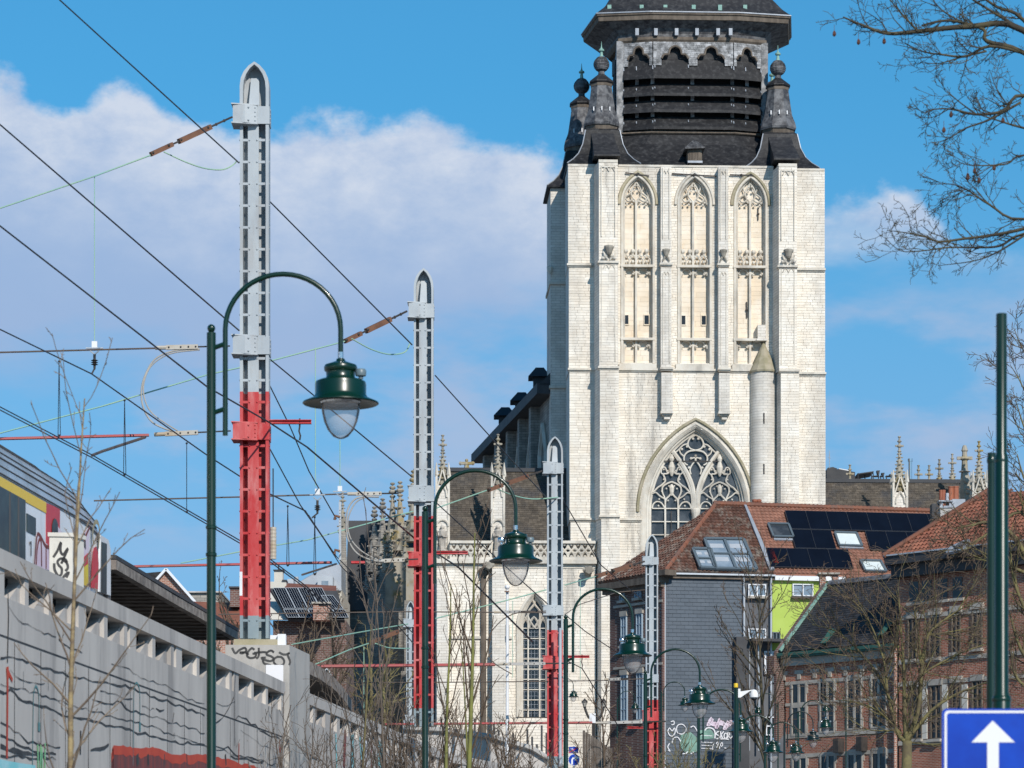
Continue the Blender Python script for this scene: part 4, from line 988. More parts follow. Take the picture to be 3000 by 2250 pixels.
# nave clerestory behind the tower
q0 = P(1640, 2690, 179); ze = P(1610, 1140, 178).z
q0 = Vector((P(1618, 0, 179).x, 179, 0)); NV = Vector((-0.151, 0.9885, 0)); NN = Vector((-0.9885, -0.151, 0)); LN = 26.8
mb = MB(); mb.prism([q0, q0 + NV * LN, q0 + NV * LN + Vector((0, 0, ze)), q0 + Vector((0, 0, ze))], -NN * 9.0); nave = mb.build('nave_wall', 'stone_old_darkened', church)
mb = MB(); a = [q0 + NN * .9 + Vector((0, 0, ze - .1)), q0 + NV * (LN + 1) + NN * .9 + Vector((0, 0, ze - .1)), q0 + NV * (LN + 1) + NN * .9 + Vector((0, 0, ze + .5)), q0 + NN * .9 + Vector((0, 0, ze + .5))]
mb.prism(a, -NN * 1.2); mb.build('nave_cornice', 'bitumen', nave)
mb = MB(); mb.prism([q0 + NN * .8 + Vector((0, 0, ze + .4)), q0 - NN * 9.5 + Vector((0, 0, ze + .4)), q0 - NN * 4.4 + Vector((0, 0, ze + 6.0))], NV * (LN + 1)); nr = mb.build('nave_roof', 'slate_lead', nave)
for (dx_, dy_) in ((1580, 1110), (1527, 1180), (1479, 1222)):
    Yd = 179 + (1610 - dx_) / 185 * 26; c = P(dx_, dy_ + 24, Yd); w = 26 * Yd / FX
    mb = MB(); mb.box(c.x - w * .7, c.x + w * 3, c.y - .5, c.y + .6, c.z - .6, c.z + .55); dmr = mb.build('dormer', 'slate_lead', nave)
    mb = MB(); mb.loft([[Vector((c.x - w * 1.25, c.y - .9, c.z + .5)), Vector((c.x + w * 1.25, c.y - .9, c.z + .5)), Vector((c.x + w * 1.25, c.y + .9, c.z + .5)), Vector((c.x - w * 1.25, c.y + .9, c.z + .5))],
                        [Vector((c.x - w * .4, c.y - .1, c.z + 1.15)), Vector((c.x + w * .5, c.y - .1, c.z + 1.15)), Vector((c.x + w * .5, c.y + .1, c.z + 1.15)), Vector((c.x - w * .4, c.y + .1, c.z + 1.15))]]); mb.build('dormer_roof', 'slate_lead', dmr)
for t_ in (1.5, 6.0, 10.8, 15.8, 21.0):
    q = q0 + NV * t_ + NN * .03
    mb = MB(); mb.prism([q + Vector((0, 0, ze - 7)), q + NV * 2.2 + Vector((0, 0, ze - 7)), q + NV * 2.2 + Vector((0, 0, ze - 3.2)), q + NV * 1.1 + Vector((0, 0, ze - 1.6)), q + Vector((0, 0, ze - 3.2))], NN * .05); cw = mb.build('clerestory_window', 'window_dark', nave)
    mb = MB(); mb.tube([q + NN * .1 + Vector((0, 0, ze - 7)), q + NN * .1 + Vector((0, 0, ze - 3.2)), q + NV * 1.1 + NN * .1 + Vector((0, 0, ze - 1.5)), q + NV * 2.2 + NN * .1 + Vector((0, 0, ze - 3.2)), q + NV * 2.2 + NN * .1 + Vector((0, 0, ze - 7))], .16, 5); mb.build('arch_moulding', 'stone_trim', cw)
    mb = MB(); q = q0 + NV * (t_ + 3.4); mb.obox(q + Vector((0, 0, ze - 4)) + NN * .2, NV * .35, NN * .35, Vector((0, 0, 4))); mb.build('nave_pilaster', 'stone_old_darkened', nave)
# north aisle seen to the right of the tower
aisle_roof(2395, 2850, 1412, 1600, -4.0, 4.2)
pinnacle(2635, 1274, 1440, 1600, 38, YC + 3.6, rows=11)
pinnacle(2868, 1288, 1440, 1600, 38, YC + 4.2, rows=10)
for (cx, yt) in ((2490, 1362), (2691, 1378), (2722, 1366), (2752, 1346), (2790, 1330)):
    Yp = YC + 9.0; c = P(cx, 1420, Yp); hgt = P(cx, yt, Yp).z - c.z
    mb = MB(); crocket_spire(mb, c, max(hgt - .9, .25), .26 if cx != 2691 else .18, max(2, int(hgt / .35)), .13); mb.build('ridge_pinnacle', 'stone_lichen', church)
c0, c1 = P(2838, 1490, YC + 6), P(2826, 1385, YC + 6)
mb = MB(); mb.tube([c0 + Vector((.3, 0, -1)), c0, c0.lerp(c1, .5), c1], [.5, .45, .42, .22], 6); mb.lathe(c1, [(.18, 0), (.36, .05), (.2, .15), (.16, .7), (.3, .8), (.16, .95), (.14, 1.2), (.2, 1.3), (.1, 1.6)], 8)
mb.bar(c1 + Vector((-.45, 0, .85)), c1 + Vector((.45, 0, .85)), .18, .18)
for k in range(3): mb.ball(c0.lerp(c1, .15 + .3 * k) + Vector((0, -.42, 0)), .17, 6, 4)
mb.build('gable_finial', 'stone_lichen', church)
# ------------------------------------------------------------------ houses
r = random.Random(21)
def win_px(fr, par, x0, x1, y0, y1, fmat='frame_white', gmat='glass_sky', mull=1, trans=0, d=0.03, bw=3.0, sill=None, lintel=None, name='window'):
    a0, _ = fr.px(x0, (y0 + y1) / 2); a1, _ = fr.px(x1, (y0 + y1) / 2); _, b1 = fr.px((x0 + x1) / 2, y0); _, b0 = fr.px((x0 + x1) / 2, y1)
    W, H = a1 - a0, b1 - b0; t = bw * (fr.o.y / FX)
    mb = MB(); fbox(mb, fr, a0, a1, b0, b1, -0.2, d); w = mb.build(name, gmat, par)
    f = MB()
    for q in ((a0, a0 + t, b0, b1), (a1 - t, a1, b0, b1), (a0 + t, a1 - t, b1 - t, b1), (a0 + t, a1 - t, b0, b0 + t)): fbox(f, fr, *q, d, d + .07)
    for k in range(mull):
        c = a0 + W * (k + 1) / (mull + 1); fbox(f, fr, c - t * .6, c + t * .6, b0 + t, b1 - t, d, d + .06)
    for k in range(trans):
        c = b0 + H * (k + 1) / (trans + 1); fbox(f, fr, a0 + t, a1 - t, c - t * .6, c + t * .6, d, d + .055)
    f.build('window_frame', fmat, w)
    if sill: f = MB(); fbox(f, fr, a0 - t, a1 + t, b0 - .12, b0 - .005, d - .2, d + .2); f.build('sill', sill, w)
    if lintel: f = MB(); fbox(f, fr, a0 - t * 1.5, a1 + t * 1.5, b1 + .005, b1 + .26, d - .2, d + .1); f.build('lintel', lintel, w)
    return w
# --- corner house with the slate-hung gable wall
R10 = R(10)
FH = Frame(P(1947, 2690, 148), (math.cos(R10), math.sin(R10), 0), (0, 0, 1))
ze = FH.px(1947, 1682)[1]
eo = FH.at(0, ze)
FR = Frame(eo + FH.n * 0.25, FH.u, Vector((-math.sin(R10), math.cos(R10), 1.05)))
ch = thing('corner_house', 'corner house with blue grey slate hung wall and mossy brown tiled hip roof', 'house', FH.at(0, 0))
aw1 = FH.px(2262, 1800)[0]
mb = MB(); fbox(mb, FH, 0.0, aw1, -1.6, ze - .05, -7, -.06); wl = mb.build('wall', 'render_grey', ch)
sl = [FH.px(x, y) for x, y in ((1949, 1690), (2176, 1692), (2176, 2260), (1949, 2260))]
sl = [(0.03, sl[0][1]), (sl[1][0], sl[0][1]), (sl[1][0], sl[2][1]), (0.03, sl[2][1])]
mb = MB(); fbox(mb, FH, 0.0, sl[1][0], sl[2][1], sl[0][1], -.05, -.02); sw_ = mb.build('slate_cladding', 'render_grey', ch)
set_pieces(FH, lay([sl], 0.185, 0.40, 0.40, r, stagger=0.5), 'slate', 'slates', 'slate_wall', sw_, 0.015, 0.022, 0.008, r, jit=0.001, tilt=.02, lap=0.03, n_obj=300)
for x in (2178, 2257):
    mb = MB(); mb.tube([FH.pt(x, 1690, .12), FH.pt(x, 2260, .12)], .055, 8); mb.build('downpipe', 'zinc', ch)
mb = MB(); mb.tube([FH.pt(1948, 1690, .05), FH.pt(1948, 2260, .05)], .03, 6); mb.build('edge_strip', 'zinc', ch)
mb = MB(); fbox(mb, FH, -0.25, aw1 + .1, ze - .03, ze + .05, -.3, .3); mb.build('gutter', 'zinc', ch)
mb = MB(); fbox(mb, FH, -0.25, aw1 + .1, ze - .2, ze - .035, -.3, .15); mb.build('eaves_board', 'wood_old', ch)
win_px(FH, ch, 2191, 2243, 1712, 1747, sill='bluestone'); win_px(FH, ch, 2191, 2243, 1842, 1872); win_px(FH, ch, 2262, 2285, 1852, 1880, 'frame_grey', 'window_dark')
win_px(FH, ch, 2238, 2284, 1908, 1976, bw=5); win_px(FH, ch, 2243, 2275, 2100, 2155, 'frame_white', 'window_dark', trans=1)
mb = MB(); fbox_px(mb, FH, 2150, 2188, 1868, 2260, 0.03, .5); mb.build('stair_tower', 'bitumen', ch)
for x in (2190, 2218): mb = MB(); mb.tube([FH.pt(x, 1870, .3), FH.pt(x, 2200, .3)], .05, 8); mb.build('downpipe', 'zinc', ch)
mb = MB(); fbox_px(mb, FH, 2186, 2300, 1876, 1884, .1, 1.0); mb.build('balcony_slab', 'bitumen', ch)
# side facade of dark brick
D55 = R(55)
ul = Vector((math.cos(D55), -math.sin(D55), 0))
FL = Frame(FH.at(0, 0, 0) - ul * 4.0, ul, (0, 0, 1))
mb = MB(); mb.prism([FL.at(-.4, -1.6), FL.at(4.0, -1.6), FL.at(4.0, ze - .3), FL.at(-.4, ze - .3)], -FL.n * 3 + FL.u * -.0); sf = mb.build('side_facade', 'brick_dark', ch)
mb = MB(); fbox(mb, FL, -.8, 4.1, ze - .42, ze - .1, -.3, .5); fbox(mb, FL, -.7, 4.05, ze - .62, ze - .42, -.3, .25); mb.build('cornice', 'wood_old', ch)
mb = MB(); fbox(mb, FL, 3.86, 4.03, -1.6, ze - .4, -.1, .06); mb.build('corner_bricks', 'brick_plain', ch)
for (x0, x1, y0, y1, tr_) in ((1818, 1832, 1726, 1760, 1), (1862, 1880, 1718, 1752, 1), (1822, 1838, 1806, 1892, 2), (1867, 1884, 1798, 1890, 2), (1822, 1840, 1978, 2112, 3), (1868, 1886, 1972, 2108, 3)):
    win_px(FL, ch, x0, x1, y0, y1, 'frame_blue', 'glass_sky', mull=1, trans=tr_, d=.02, bw=2.2, sill='bluestone', lintel='bluestone')
mb = MB()
for y in (1768, 1950): fbox_px(mb, FL, 1800, 1944, y - 2, y + 5, -.1, .08)
mb.build('brick_band', 'bluestone', ch)
# brown roof: front slope and hip
def fpoly(fr, pts): return [fr.px(x, y) for x, y in pts]
def slab(fr, pts, mat, par, name, th=.25, d=-.02):
    mb = MB(); mb.prism([fr.pt(x, y, d) for x, y in pts], fr.n * -th); return mb.build(name, mat, par)
brown = [(2094, 1481), (2182, 1484), (2266, 1680), (1951, 1672)]
ro = slab(FR, brown, 'tile_brown', ch, 'roof')
sky1 = [(2062, 1587), (2176, 1588), (2215, 1676), (2094, 1674)]; sky2 = [(2028, 1616), (2080, 1617), (2096, 1673), (2050, 1671)]
set_pieces(FR, lay([fpoly(FR, brown)], .235, .205, .205, r, stagger=0.0), 'roof_tile', 'roof_tiles', 'tile_brown', ro, 0.02, .085, .0, r, jit=.006, lap=.05, n_obj=300, arc=True)
hp = [FR.pt(2094, 1481), FR.pt(1951, 1672), FL.at(-.75, ze + .0, .5)]
FHip = Frame(hp[2], hp[1] - hp[2], hp[0] - hp[2])
mb = MB(); mb.prism(hp, FHip.n * -.2); hipr = mb.build('hip_roof', 'tile_brown', ch)
def inpl(fr, q): d_ = q - fr.o; return (d_.dot(fr.u), d_.dot(fr.v))
set_pieces(FHip, lay([[inpl(FHip, q) for q in hp]], .235, .205, .205, r, stagger=0.0), 'roof_tile', 'roof_tiles', 'tile_brown', hipr, .02, .085, 0, r, jit=.006, lap=.05, n_obj=60, arc=True)
mb = MB(); n_ = 18
for k in range(n_):
    a, b = hp[0].lerp(hp[1], k / n_), hp[0].lerp(hp[1], (k + 1.1) / n_); mb.tube([a + Vector((0, 0, .06)), b + Vector((0, 0, .02))], [.10, .125], 7)
mb.build('hip_tiles', 'ridge_tile', ro)
mb = MB(); a, b = FR.pt(2090, 1479), FR.pt(2184, 1482)
for k in range(10): mb.tube([a.lerp(b, k / 10) + Vector((0, 0, .05)), a.lerp(b, (k + 1.1) / 10) + Vector((0, 0, .08))], [.13, .15], 7)
mb.build('ridge_tiles', 'ridge_tile', ro)
def skylight(fr, pts, par, fmat, gmat, mull=0, trans=0, d=.12, fw=.14):
    s_ = MB(); s_.prism([fr.pt(x, y, d) for x, y in pts], fr.n * -.15); w = s_.build('skylight', gmat, par)
    f = MB(); c = [fr.pt(x, y, d + .03) for x, y in pts]; w_ = .10
    for i in range(4): f.bar(c[i], c[(i + 1) % 4], fw, fw * .85, fr.n)
    for k in range(mull): t = (k + 1) / (mull + 1); f.bar(c[0].lerp(c[1], t), c[3].lerp(c[2], t), fw * .9, fw * .85, fr.n)
    for k in range(trans): t = (k + 1) / (trans + 1); f.bar(c[0].lerp(c[3], t), c[1].lerp(c[2], t), .09, .10, fr.n)
    f.build('skylight_frame', fmat, w)
    return w
for pts, m_, t_ in ((sky1, 1, 1), (sky2, 0, 1)):
    w = skylight(FR, pts, ch, 'frame_grey', 'glass_sky', m_, t_, .16)
    for k in range(2):
        t0 = .15 + .45 * k; c = [FR.pt(x, y, .165) for x, y in pts]
        a, b = c[0].lerp(c[3], t0), c[1].lerp(c[2], t0); e, g_ = c[0].lerp(c[3], t0 + .14), c[1].lerp(c[2], t0 + .14)
        for u0, u1 in ((.08, .42), (.58, .92)): f = MB(); f.face([a.lerp(b, u0), a.lerp(b, u1), e.lerp(g_, u1), e.lerp(g_, u0)]); f.build('roller_blind', 'zinc', w)
mb = MB(); fbox_px(mb, FL, 1935, 1972, 1672, 1688, -.2, .5); mb.build('eaves_end', 'wood_old', ch)
# --- green house with the solar roof
ZG = FH.px(2450, 1688)[1]
gh = thing('green_house', 'lime green rendered house with black solar panels on orange tiled roof', 'house', FH.at(aw1 + .1, 0))
a2 = FH.px(2700, 1800)[0]
zg = FH.px(2300, 1905)[1]; mb = MB(); fbox(mb, FH, aw1 + .02, a2, zg, ze - .2, -7, -.03); mb.build('wall', 'render_green', gh)
mb = MB(); fbox(mb, FH, aw1 + .02, a2, -1.6, zg - .01, -7, -.03); mb.build('lower_wall', 'render_grey', gh)
mb = MB(); fbox(mb, FH, aw1 + .1, a2, ze - .2, ze + .02, -.3, .22); mb.build('eaves_board', 'frame_white', gh)
win_px(FH, gh, 2321, 2382, 1711, 1747, sill='bitumen', d=.01); win_px(FH, gh, 2262, 2278, 1958, 2000, 'frame_grey', 'window_dark')
orange = [(2184, 1483), (2790, 1503), (2790, 1700), (2268, 1682)]
rg_ = slab(FR, orange, 'tile_orange', gh, 'roof')
K4 = 2.458
def D4(x, y): return (1750 + x / K4, 1400 + y / K4)
tl = FR.px(*D4(1345, 250)); w_p = (FR.px(*D4(1785, 262))[0] - tl[0]) / 3.0; h_p = tl[1] - FR.px(*D4(1405, 384))[1]
pan = []
for k in range(11): pan.append((tl[0] + k * w_p, tl[1] - h_p))
for k in list(range(0, 2)) + list(range(4, 11)):
    pan.append((tl[0] + (k - (0.35 if k > 2 else 0)) * w_p, tl[1] - 2.02 * h_p))
for k in (-1.45, -.45, .55, 1.55): pan.append((tl[0] + k * w_p, tl[1] - 3.04 * h_p))
for k in range(4): pan.append((tl[0] + (4.2 + k) * w_p, tl[1] - 3.04 * h_p))
def covered(q):
    a, b = (q[0] + q[1]) / 2, (q[2] + q[3]) / 2
    return any(x + .06 < a < x + w_p - .06 and y + .08 < b < y + h_p - .08 for x, y in pan)
tiles = [q for q in lay([fpoly(FR, orange)], .235, .205, .205, r, stagger=0.0) if not covered(q)]
set_pieces(FR, tiles, 'roof_tile', 'roof_tiles', 'tile_orange', rg_, .02, .085, 0, r, jit=.005, lap=.05, n_obj=300, arc=True)
for (x, y) in pan:
    mb = MB(); fbox(mb, FR, x + .012, x + w_p - .012, y + .012, y + h_p - .012, .10, .15); po = mb.build('solar_panel', 'solar', gh)
    mb = MB()
    for q in ((x + .004, x + w_p - .004, y + h_p - .016, y + h_p - .004), (x + .004, x + w_p - .004, y + .004, y + .02), (x + .004, x + .016, y + .02, y + h_p - .016)): fbox(mb, FR, *q, .10, .158)
    mb.build('panel_edge', 'solar_edge', po)
red = [D4(1215, 525), D4(1262, 528), D4(1302, 628), D4(1265, 630)]
mb = MB(); mb.prism([FR.pt(x, y, .15) for x, y in red], FR.n * -.1); mb.build('red_flashing', 'paint_red', gh)
skylight(FR, [D4(1225, 345), D4(1372, 348), D4(1408, 440), D4(1265, 438)], gh, 'frame_grey', 'window_glass', fw=.10)
skylight(FR, [D4(1705, 407), D4(1862, 412), D4(1903, 505), D4(1738, 500)], gh, 'frame_grey', 'blind_white', fw=.10)
skylight(FR, [D4(1890, 610), D4(2035, 613), D4(2078, 688), D4(1925, 684)], gh, 'frame_grey', 'blind_white', fw=.10)
for pts in ([D4(1268, 446), D4(1420, 450), D4(1424, 461), D4(1270, 458)], [D4(1742, 506), D4(1912, 512), D4(1915, 520), D4(1745, 516)]):
    mb = MB(); mb.prism([FR.pt(x, y, .12) for x, y in pts], FR.n * -.1); mb.build('skylight_apron', 'lead', gh)
mb = MB(); mb.prism([FR.pt(x, y, .13) for x, y in (D4(1053, 203), D4(1068, 200), D4(1275, 672), D4(1240, 676))], FR.n * -.12); mb.build('lead_valley', 'lead', gh)
mb = MB(); a, b = FR.pt(2186, 1482), FR.pt(2790, 1502)
for k in range(52): mb.tube([a.lerp(b, k / 52) + Vector((0, 0, .05)), a.lerp(b, (k + 1.08) / 52) + Vector((0, 0, .07))], [.12, .14], 7)
mb.build('ridge_tiles', 'ridge_tile', gh)
for x in (2213, 2225):
    mb = MB(); mb.lathe(FR.pt(x, 1487) + Vector((0, .4, 0)), [(.10, -.3), (.10, .3), (.14, .34), (.14, .44), (.08, .46)], 10); mb.build('chimney_pot', 'terracotta', gh)
# roof terrace things behind the ridge of the church aisle
Yt = 186.0
t = thing('roof_terrace_hut', 'black roof hut with rounded cover beside the tower wall', 'hut', P(2450, 1404, Yt))
mb = MB(); q = P(2425, 1404, Yt); s = Yt / FX
mb.prism([P(2422, 1403, Yt), P(2452, 1403, Yt), P(2452, 1372, Yt), P(2440, 1368, Yt), P(2425, 1370, Yt), P(2422, 1376, Yt)], (0, 2, 0)); mb.build('cover', 'bitumen', t)
mb = MB(); mb.prism([P(2452, 1403, Yt), P(2505, 1403, Yt), P(2505, 1383, Yt), P(2458, 1374, Yt), P(2452, 1374, Yt)], (0, 2, 0)); mb.build('hut_body', 'bitumen', t)
mb = MB(); mb.prism([P(2458, 1375, Yt), P(2490, 1380, Yt), P(2490, 1377.5, Yt), P(2458, 1372, Yt)], (0, 2, 0)); mb.build('roof_edge', 'white_paint', t)
mb = MB(); mb.tube([P(2430, 1372, Yt), P(2430, 1320, Yt)], .02, 4); mb.tube([P(2427, 1340, Yt), P(2433, 1342, Yt)], .02, 4); mb.build('aerial', 'zinc', t)
t = thing('roof_pergola', 'dark metal pergola frame on the roof terrace', 'pergola', P(2540, 1404, Yt))
mb = MB(); mb.prism([P(2512, 1390, Yt), P(2560, 1383, Yt), P(2560, 1380, Yt), P(2512, 1387, Yt)], (0, 2.2, 0)); mb.build('canopy', 'bitumen', t)
for x, d in ((2514, 0), (2534, 1), (2553, 0), (2558, 1.5)): mb = MB(); mb.tube([P(x, 1405, Yt + d), P(x, 1386, Yt + d)], .035, 5); mb.build('leg', 'bitumen', t)
for i, x in enumerate((2566, 2584, 2604)):
    t = thing('terrace_chair', ('black high backed terrace chair nearest the pergola', 'small black terrace chair between two others on the roof', 'black reclined terrace chair nearest the church spire')[i], 'chair', P(x, 1404, Yt), 'chairs on the roof terrace')
    w, h = ((9, 26), (5, 19), (8, 15))[i]
    mb = MB(); mb.box(P(x - w, 0, Yt).x, P(x + w, 0, Yt).x, Yt, Yt + .5, P(0, 1395, Yt).z, P(0, 1393, Yt).z); mb.build('seat', 'bitumen', t)
    mb = MB(); mb.prism([P(x + w - 2, 1395, Yt), P(x + w, 1395, Yt), P(x + w + 3, 1404 - h, Yt), P(x + w - 6, 1404 - h, Yt)], (0, .5, 0)); mb.build('backrest', 'bitumen', t)
    for q in (-w + 1, w - 1):
        mb = MB(); mb.tube([P(x + q, 1405, Yt), P(x + q, 1394, Yt)], .03, 4); mb.build('leg', 'bitumen', t)
t = thing('steel_flue', 'shiny steel flue pipe beside the church spire', 'flue', P(2667, 1410, Yt))
mb = MB(); mb.tube([P(2667, 1412, Yt), P(2667, 1348, Yt)], .11, 10); mb.build('pipe', 'nickel', t)
mb = MB(); mb.tube([P(2667, 1352, Yt), P(2667, 1344, Yt)], .15, 10); mb.build('cowl', 'nickel', t)
# --- stepped brick house and its tall neighbour
U50 = R(48)
FB1 = Frame(P(2302, 2690, 132), (math.cos(U50), -math.sin(U50), 0), (0, 0, 1))
bh = thing('brick_house', 'red brick house with stone cross windows and dark slate roof', 'house', FB1.at(0, 0))
aE = FB1.px(2632, 1950)[0]; zE = FB1.px(2287, 1930)[1]
mb = MB(); fbox(mb, FB1, 0, aE, -1.6, zE, -6, 0); mb.build('wall', 'brick_red', bh)
mb = MB(); fbox(mb, FB1, -.1, aE, zE - .02, zE + .06, -.2, .42); fbox(mb, FB1, -.1, aE, zE + .06, zE + .2, .3, .46); mb.build('gutter', 'copper_green', bh)
mb = MB(); fbox(mb, FB1, 0, aE, zE - .36, zE - .03, -.1, .2); mb.build('stone_cornice', 'bluestone', bh)
for k, x in enumerate((2297, 2342, 2388, 2432, 2478, 2527, 2570, 2612)):
    a = FB1.px(x, 1960)[0]; mb = MB(); fbox(mb, FB1, a - .24, a + .24, zE - .72, zE - .56, -.1, .05); fbox(mb, FB1, a - .1, a + .1, zE - .95, zE - .725, -.1, .05); mb.build('corbel_block', 'bluestone', bh)
def zb1(y, x=2287): return FB1.px(x, y)[1]
def stone_window(x0, x1, y0, y1, cross=True, fr=FB1, par=bh, wide=False):
    a0 = fr.px(x0, (y0 + y1) / 2)[0]; a1 = fr.px(x1, (y0 + y1) / 2)[0]; b1 = fr.px((x0 + x1) / 2, y0)[1]; b0 = fr.px((x0 + x1) / 2, y1)[1]
    mb = MB(); fbox(mb, fr, a0, a1, b0, b1, -.3, .008); w = mb.build('window', 'window_dark', par)
    f = MB(); t = .075
    for q in ((a0 - t, a0, b0 - t, b1 + t), (a1, a1 + t, b0 - t, b1 + t), (a0, a1, b1, b1 + t * 1.6), (a0, a1, b0 - t, b0)): fbox(f, fr, *q, -.05, .05)
    c = (a0 + a1) / 2; fbox(f, fr, c - .06, c + .06, b0, b1, -.05, .04)
    if cross: m_ = b0 + (b1 - b0) * .56; fbox(f, fr, a0, a1, m_ - .06, m_ + .06, -.05, .045)
    f.build('stone_frame', 'bluestone', w)
    f = MB(); n = 5
    for k in range(n):
        if k % 2 == 0:
            z_ = b0 + (b1 - b0) * k / n
            for s_, e in ((-1, a0 - t), (1, a1 + t)): fbox(f, fr, min(e, e + s_ * .07), max(e, e + s_ * .07), z_, z_ + (b1 - b0) / n, -.05, .03)
    f.build('quoin', 'bluestone', w)
    f = MB()
    for s_ in (0, 1):
        u0 = (a0 if s_ == 0 else c + .065); u1 = (c - .065 if s_ == 0 else a1)
        fbox(f, fr, u0, u1, b0 + (b1 - b0) * .3, b0 + (b1 - b0) * .3 + .04, .008, .02)
    f.build('casement', 'wood_old', w)
    return w
for x0, x1, y0, y1 in ((2323, 2360, 2004, 2152), (2406, 2443, 1996, 2142), (2485, 2522, 1985, 2133), (2556, 2594, 1978, 2128)): stone_window(x0, x1, y0, y1)
for x0, x1, y0, y1 in ((2325, 2362, 2222, 2330), (2408, 2445, 2212, 2330), (2487, 2525, 2204, 2330), (2557, 2595, 2198, 2330)): stone_window(x0, x1, y0, y1, cross=False)
mb = MB()
for y, h in ((1999, .16), (2062, .13), (2152, .2), (2212, .16)): z_ = zb1(y); fbox(mb, FB1, 0, aE, z_ - h, z_, -.1, .035)
mb.build('stone_band', 'bluestone', bh)
mb = MB(); 
for a in (.35 * aE, .62 * aE): 
    z_ = zb1(1985); mb.bar(FB1.at(a, z_ - 1.2, .08), FB1.at(a, z_, .08), .05, .05)
for x, y in ((2466, 2185), (2534, 2180)): mb.obox(FB1.pt(x, y, .2), FB1.u * .15, FB1.n * .2, Vector((0, 0, .3)))
mb.build('wall_anchor', 'iron', bh)
# slate roof
FRB = Frame(FB1.at(0, zE + .25, .3), FB1.u, Vector((math.sin(U50), math.cos(U50), 1.02)))
blk = [(2290, 1924), (2441, 1712), (2640, 1690), (2640, 1890)]
Lr = FRB.px(2441, 1712)[1] * 1.0; 
q4 = [FRB.at(0, 0), FRB.at(0, Lr), FRB.at(aE + .3, Lr), FRB.at(aE + .3, 0)]
mb = MB(); mb.prism(q4, FRB.n * -.2); rr_ = mb.build('roof', 'slate_roof', bh)
set_pieces(FRB, lay([[(0, 0), (aE + .3, 0), (aE + .3, Lr), (0, Lr)]], .15, .24, .24, r, stagger=.5), 'slate', 'roof_slates', 'slate_roof', rr_, 0, .025, .008, r, jit=.004, tilt=.02, lap=.05, n_obj=200)
mb = MB(); mb.bar(q4[1] + FRB.n * .05, q4[2] + FRB.n * .05, .3, .14, FRB.n); mb.build('ridge', 'slate_mid', rr_)
mb = MB(); mb.bar(q4[0] + FRB.n * .08, q4[1] + FRB.n * .08, .09, .11, FRB.n); mb.build('verge_capping', 'verdigris', rr_)
mb = MB(); w0 = FRB.at(-.12, -.1, .12); w1 = FRB.at(-.12, Lr, .12)
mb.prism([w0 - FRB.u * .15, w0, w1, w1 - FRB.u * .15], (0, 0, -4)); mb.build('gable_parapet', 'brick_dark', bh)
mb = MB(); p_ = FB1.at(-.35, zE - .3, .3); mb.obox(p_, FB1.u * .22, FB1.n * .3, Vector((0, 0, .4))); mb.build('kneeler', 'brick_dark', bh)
for xa, xb in ((2401, 2418), (2438, 2455)):
    mb = MB(); q = P((xa + xb) / 2, 1745, 137.5); s = 137.5 / FX; mb.box(q.x - (xb - xa) * s / 2, q.x + (xb - xa) * s / 2, q.y - .25, q.y + .25, q.z - 1.5, P(0, 1685, 137.5).z); mb.build('chimney_stack', 'brick_plain', bh)
mb = MB(); mb.box(P(2396, 0, 137.5).x, P(2458, 0, 137.5).x, 137.1, 137.9, P(0, 1685, 137.5).z, P(0, 1680, 137.5).z); mb.build('chimney_slab', 'bluestone', bh)
for pts in ([(2413, 1896), (2425, 1895), (2457, 1855), (2440, 1856)], [(2580, 1872), (2592, 1870), (2632, 1825), (2616, 1828)]):
    w = skylight(FRB, [pts[3], pts[2], pts[1], pts[0]], bh, 'copper_green', 'window_dark', 2, 0, .2, .05)
# tall neighbour
aN = FB1.px(3060, 1900)[0]; zN = FB1.px(2632, 1660)[1]
th_ = thing('tall_brick_house', 'tall dark red brick house with red tiled hip roof behind the bare tree', 'house', FB1.at(aE + .3, 0))
FN = FB1.off(.35)
a0n = FN.px(2634, 1900)[0]
mb = MB(); fbox(mb, FN, a0n, aN, -1.6, zN, -7, 0); mb.build('wall', 'brick_red', th_)
mb = MB(); fbox(mb, FN, a0n - .1, aN, zN - .05, zN + .3, -.3, .8); fbox(mb, FN, a0n - .05, aN, zN - .55, zN - .06, -.3, .45); mb.build('eaves', 'bitumen', th_)
mb = MB(); fbox(mb, FN, a0n - .12, aN, zN + .3, zN + .36, .5, .86); mb.build('gutter', 'zinc', th_)
for k, x in enumerate((2664, 2702, 2748, 2792)):
    a = FN.px(x, 1700)[0]; mb = MB(); fbox(mb, FN, a, a + .5, zN - 1.6, zN - .75, -.3, .02); w = mb.build('attic_window', 'window_dark', th_)
    mb = MB(); fbox(mb, FN, a - .1, a + .6, zN - 1.72, zN - 1.6, -.2, .1); mb.build('sill', 'bluestone', w)
for x0, x1, y0, y1 in ((2662, 2688, 1812, 1932), (2724, 2757, 1802, 1926), (2790, 2816, 1794, 1912), (2850, 2880, 1785, 1900), (2672, 2704, 2012, 2165), (2728, 2760, 2008, 2165), (2790, 2818, 2000, 2150), (2850, 2880, 1995, 2145)):
    win_px(FN, th_, x0, x1, y0, y1, 'wood_old', 'window_dark', mull=1, trans=2, d=.01, bw=3, sill='bluestone', lintel='bluestone')
mb = MB()
for x in (2710, 2770, 2828): fbox_px(mb, FN, x - 8, x + 8, 2005, 2165, -.1, .06)
mb.build('stone_pier', 'render_cream', th_)
mb = MB()
for y in (1805, 1935, 2000, 2172): z_ = FN.px(2634, y)[1]; fbox(mb, FN, a0n, aN, z_ - .18, z_, -.1, .07)
mb.build('stone_band', 'bluestone', th_)
mb = MB(); mb.tube([FN.at(a0n - .12, -1.6, .1), FN.at(a0n - .12, zE + .2, .1)], .08, 8); mb.build('downpipe', 'brick_plain', th_)
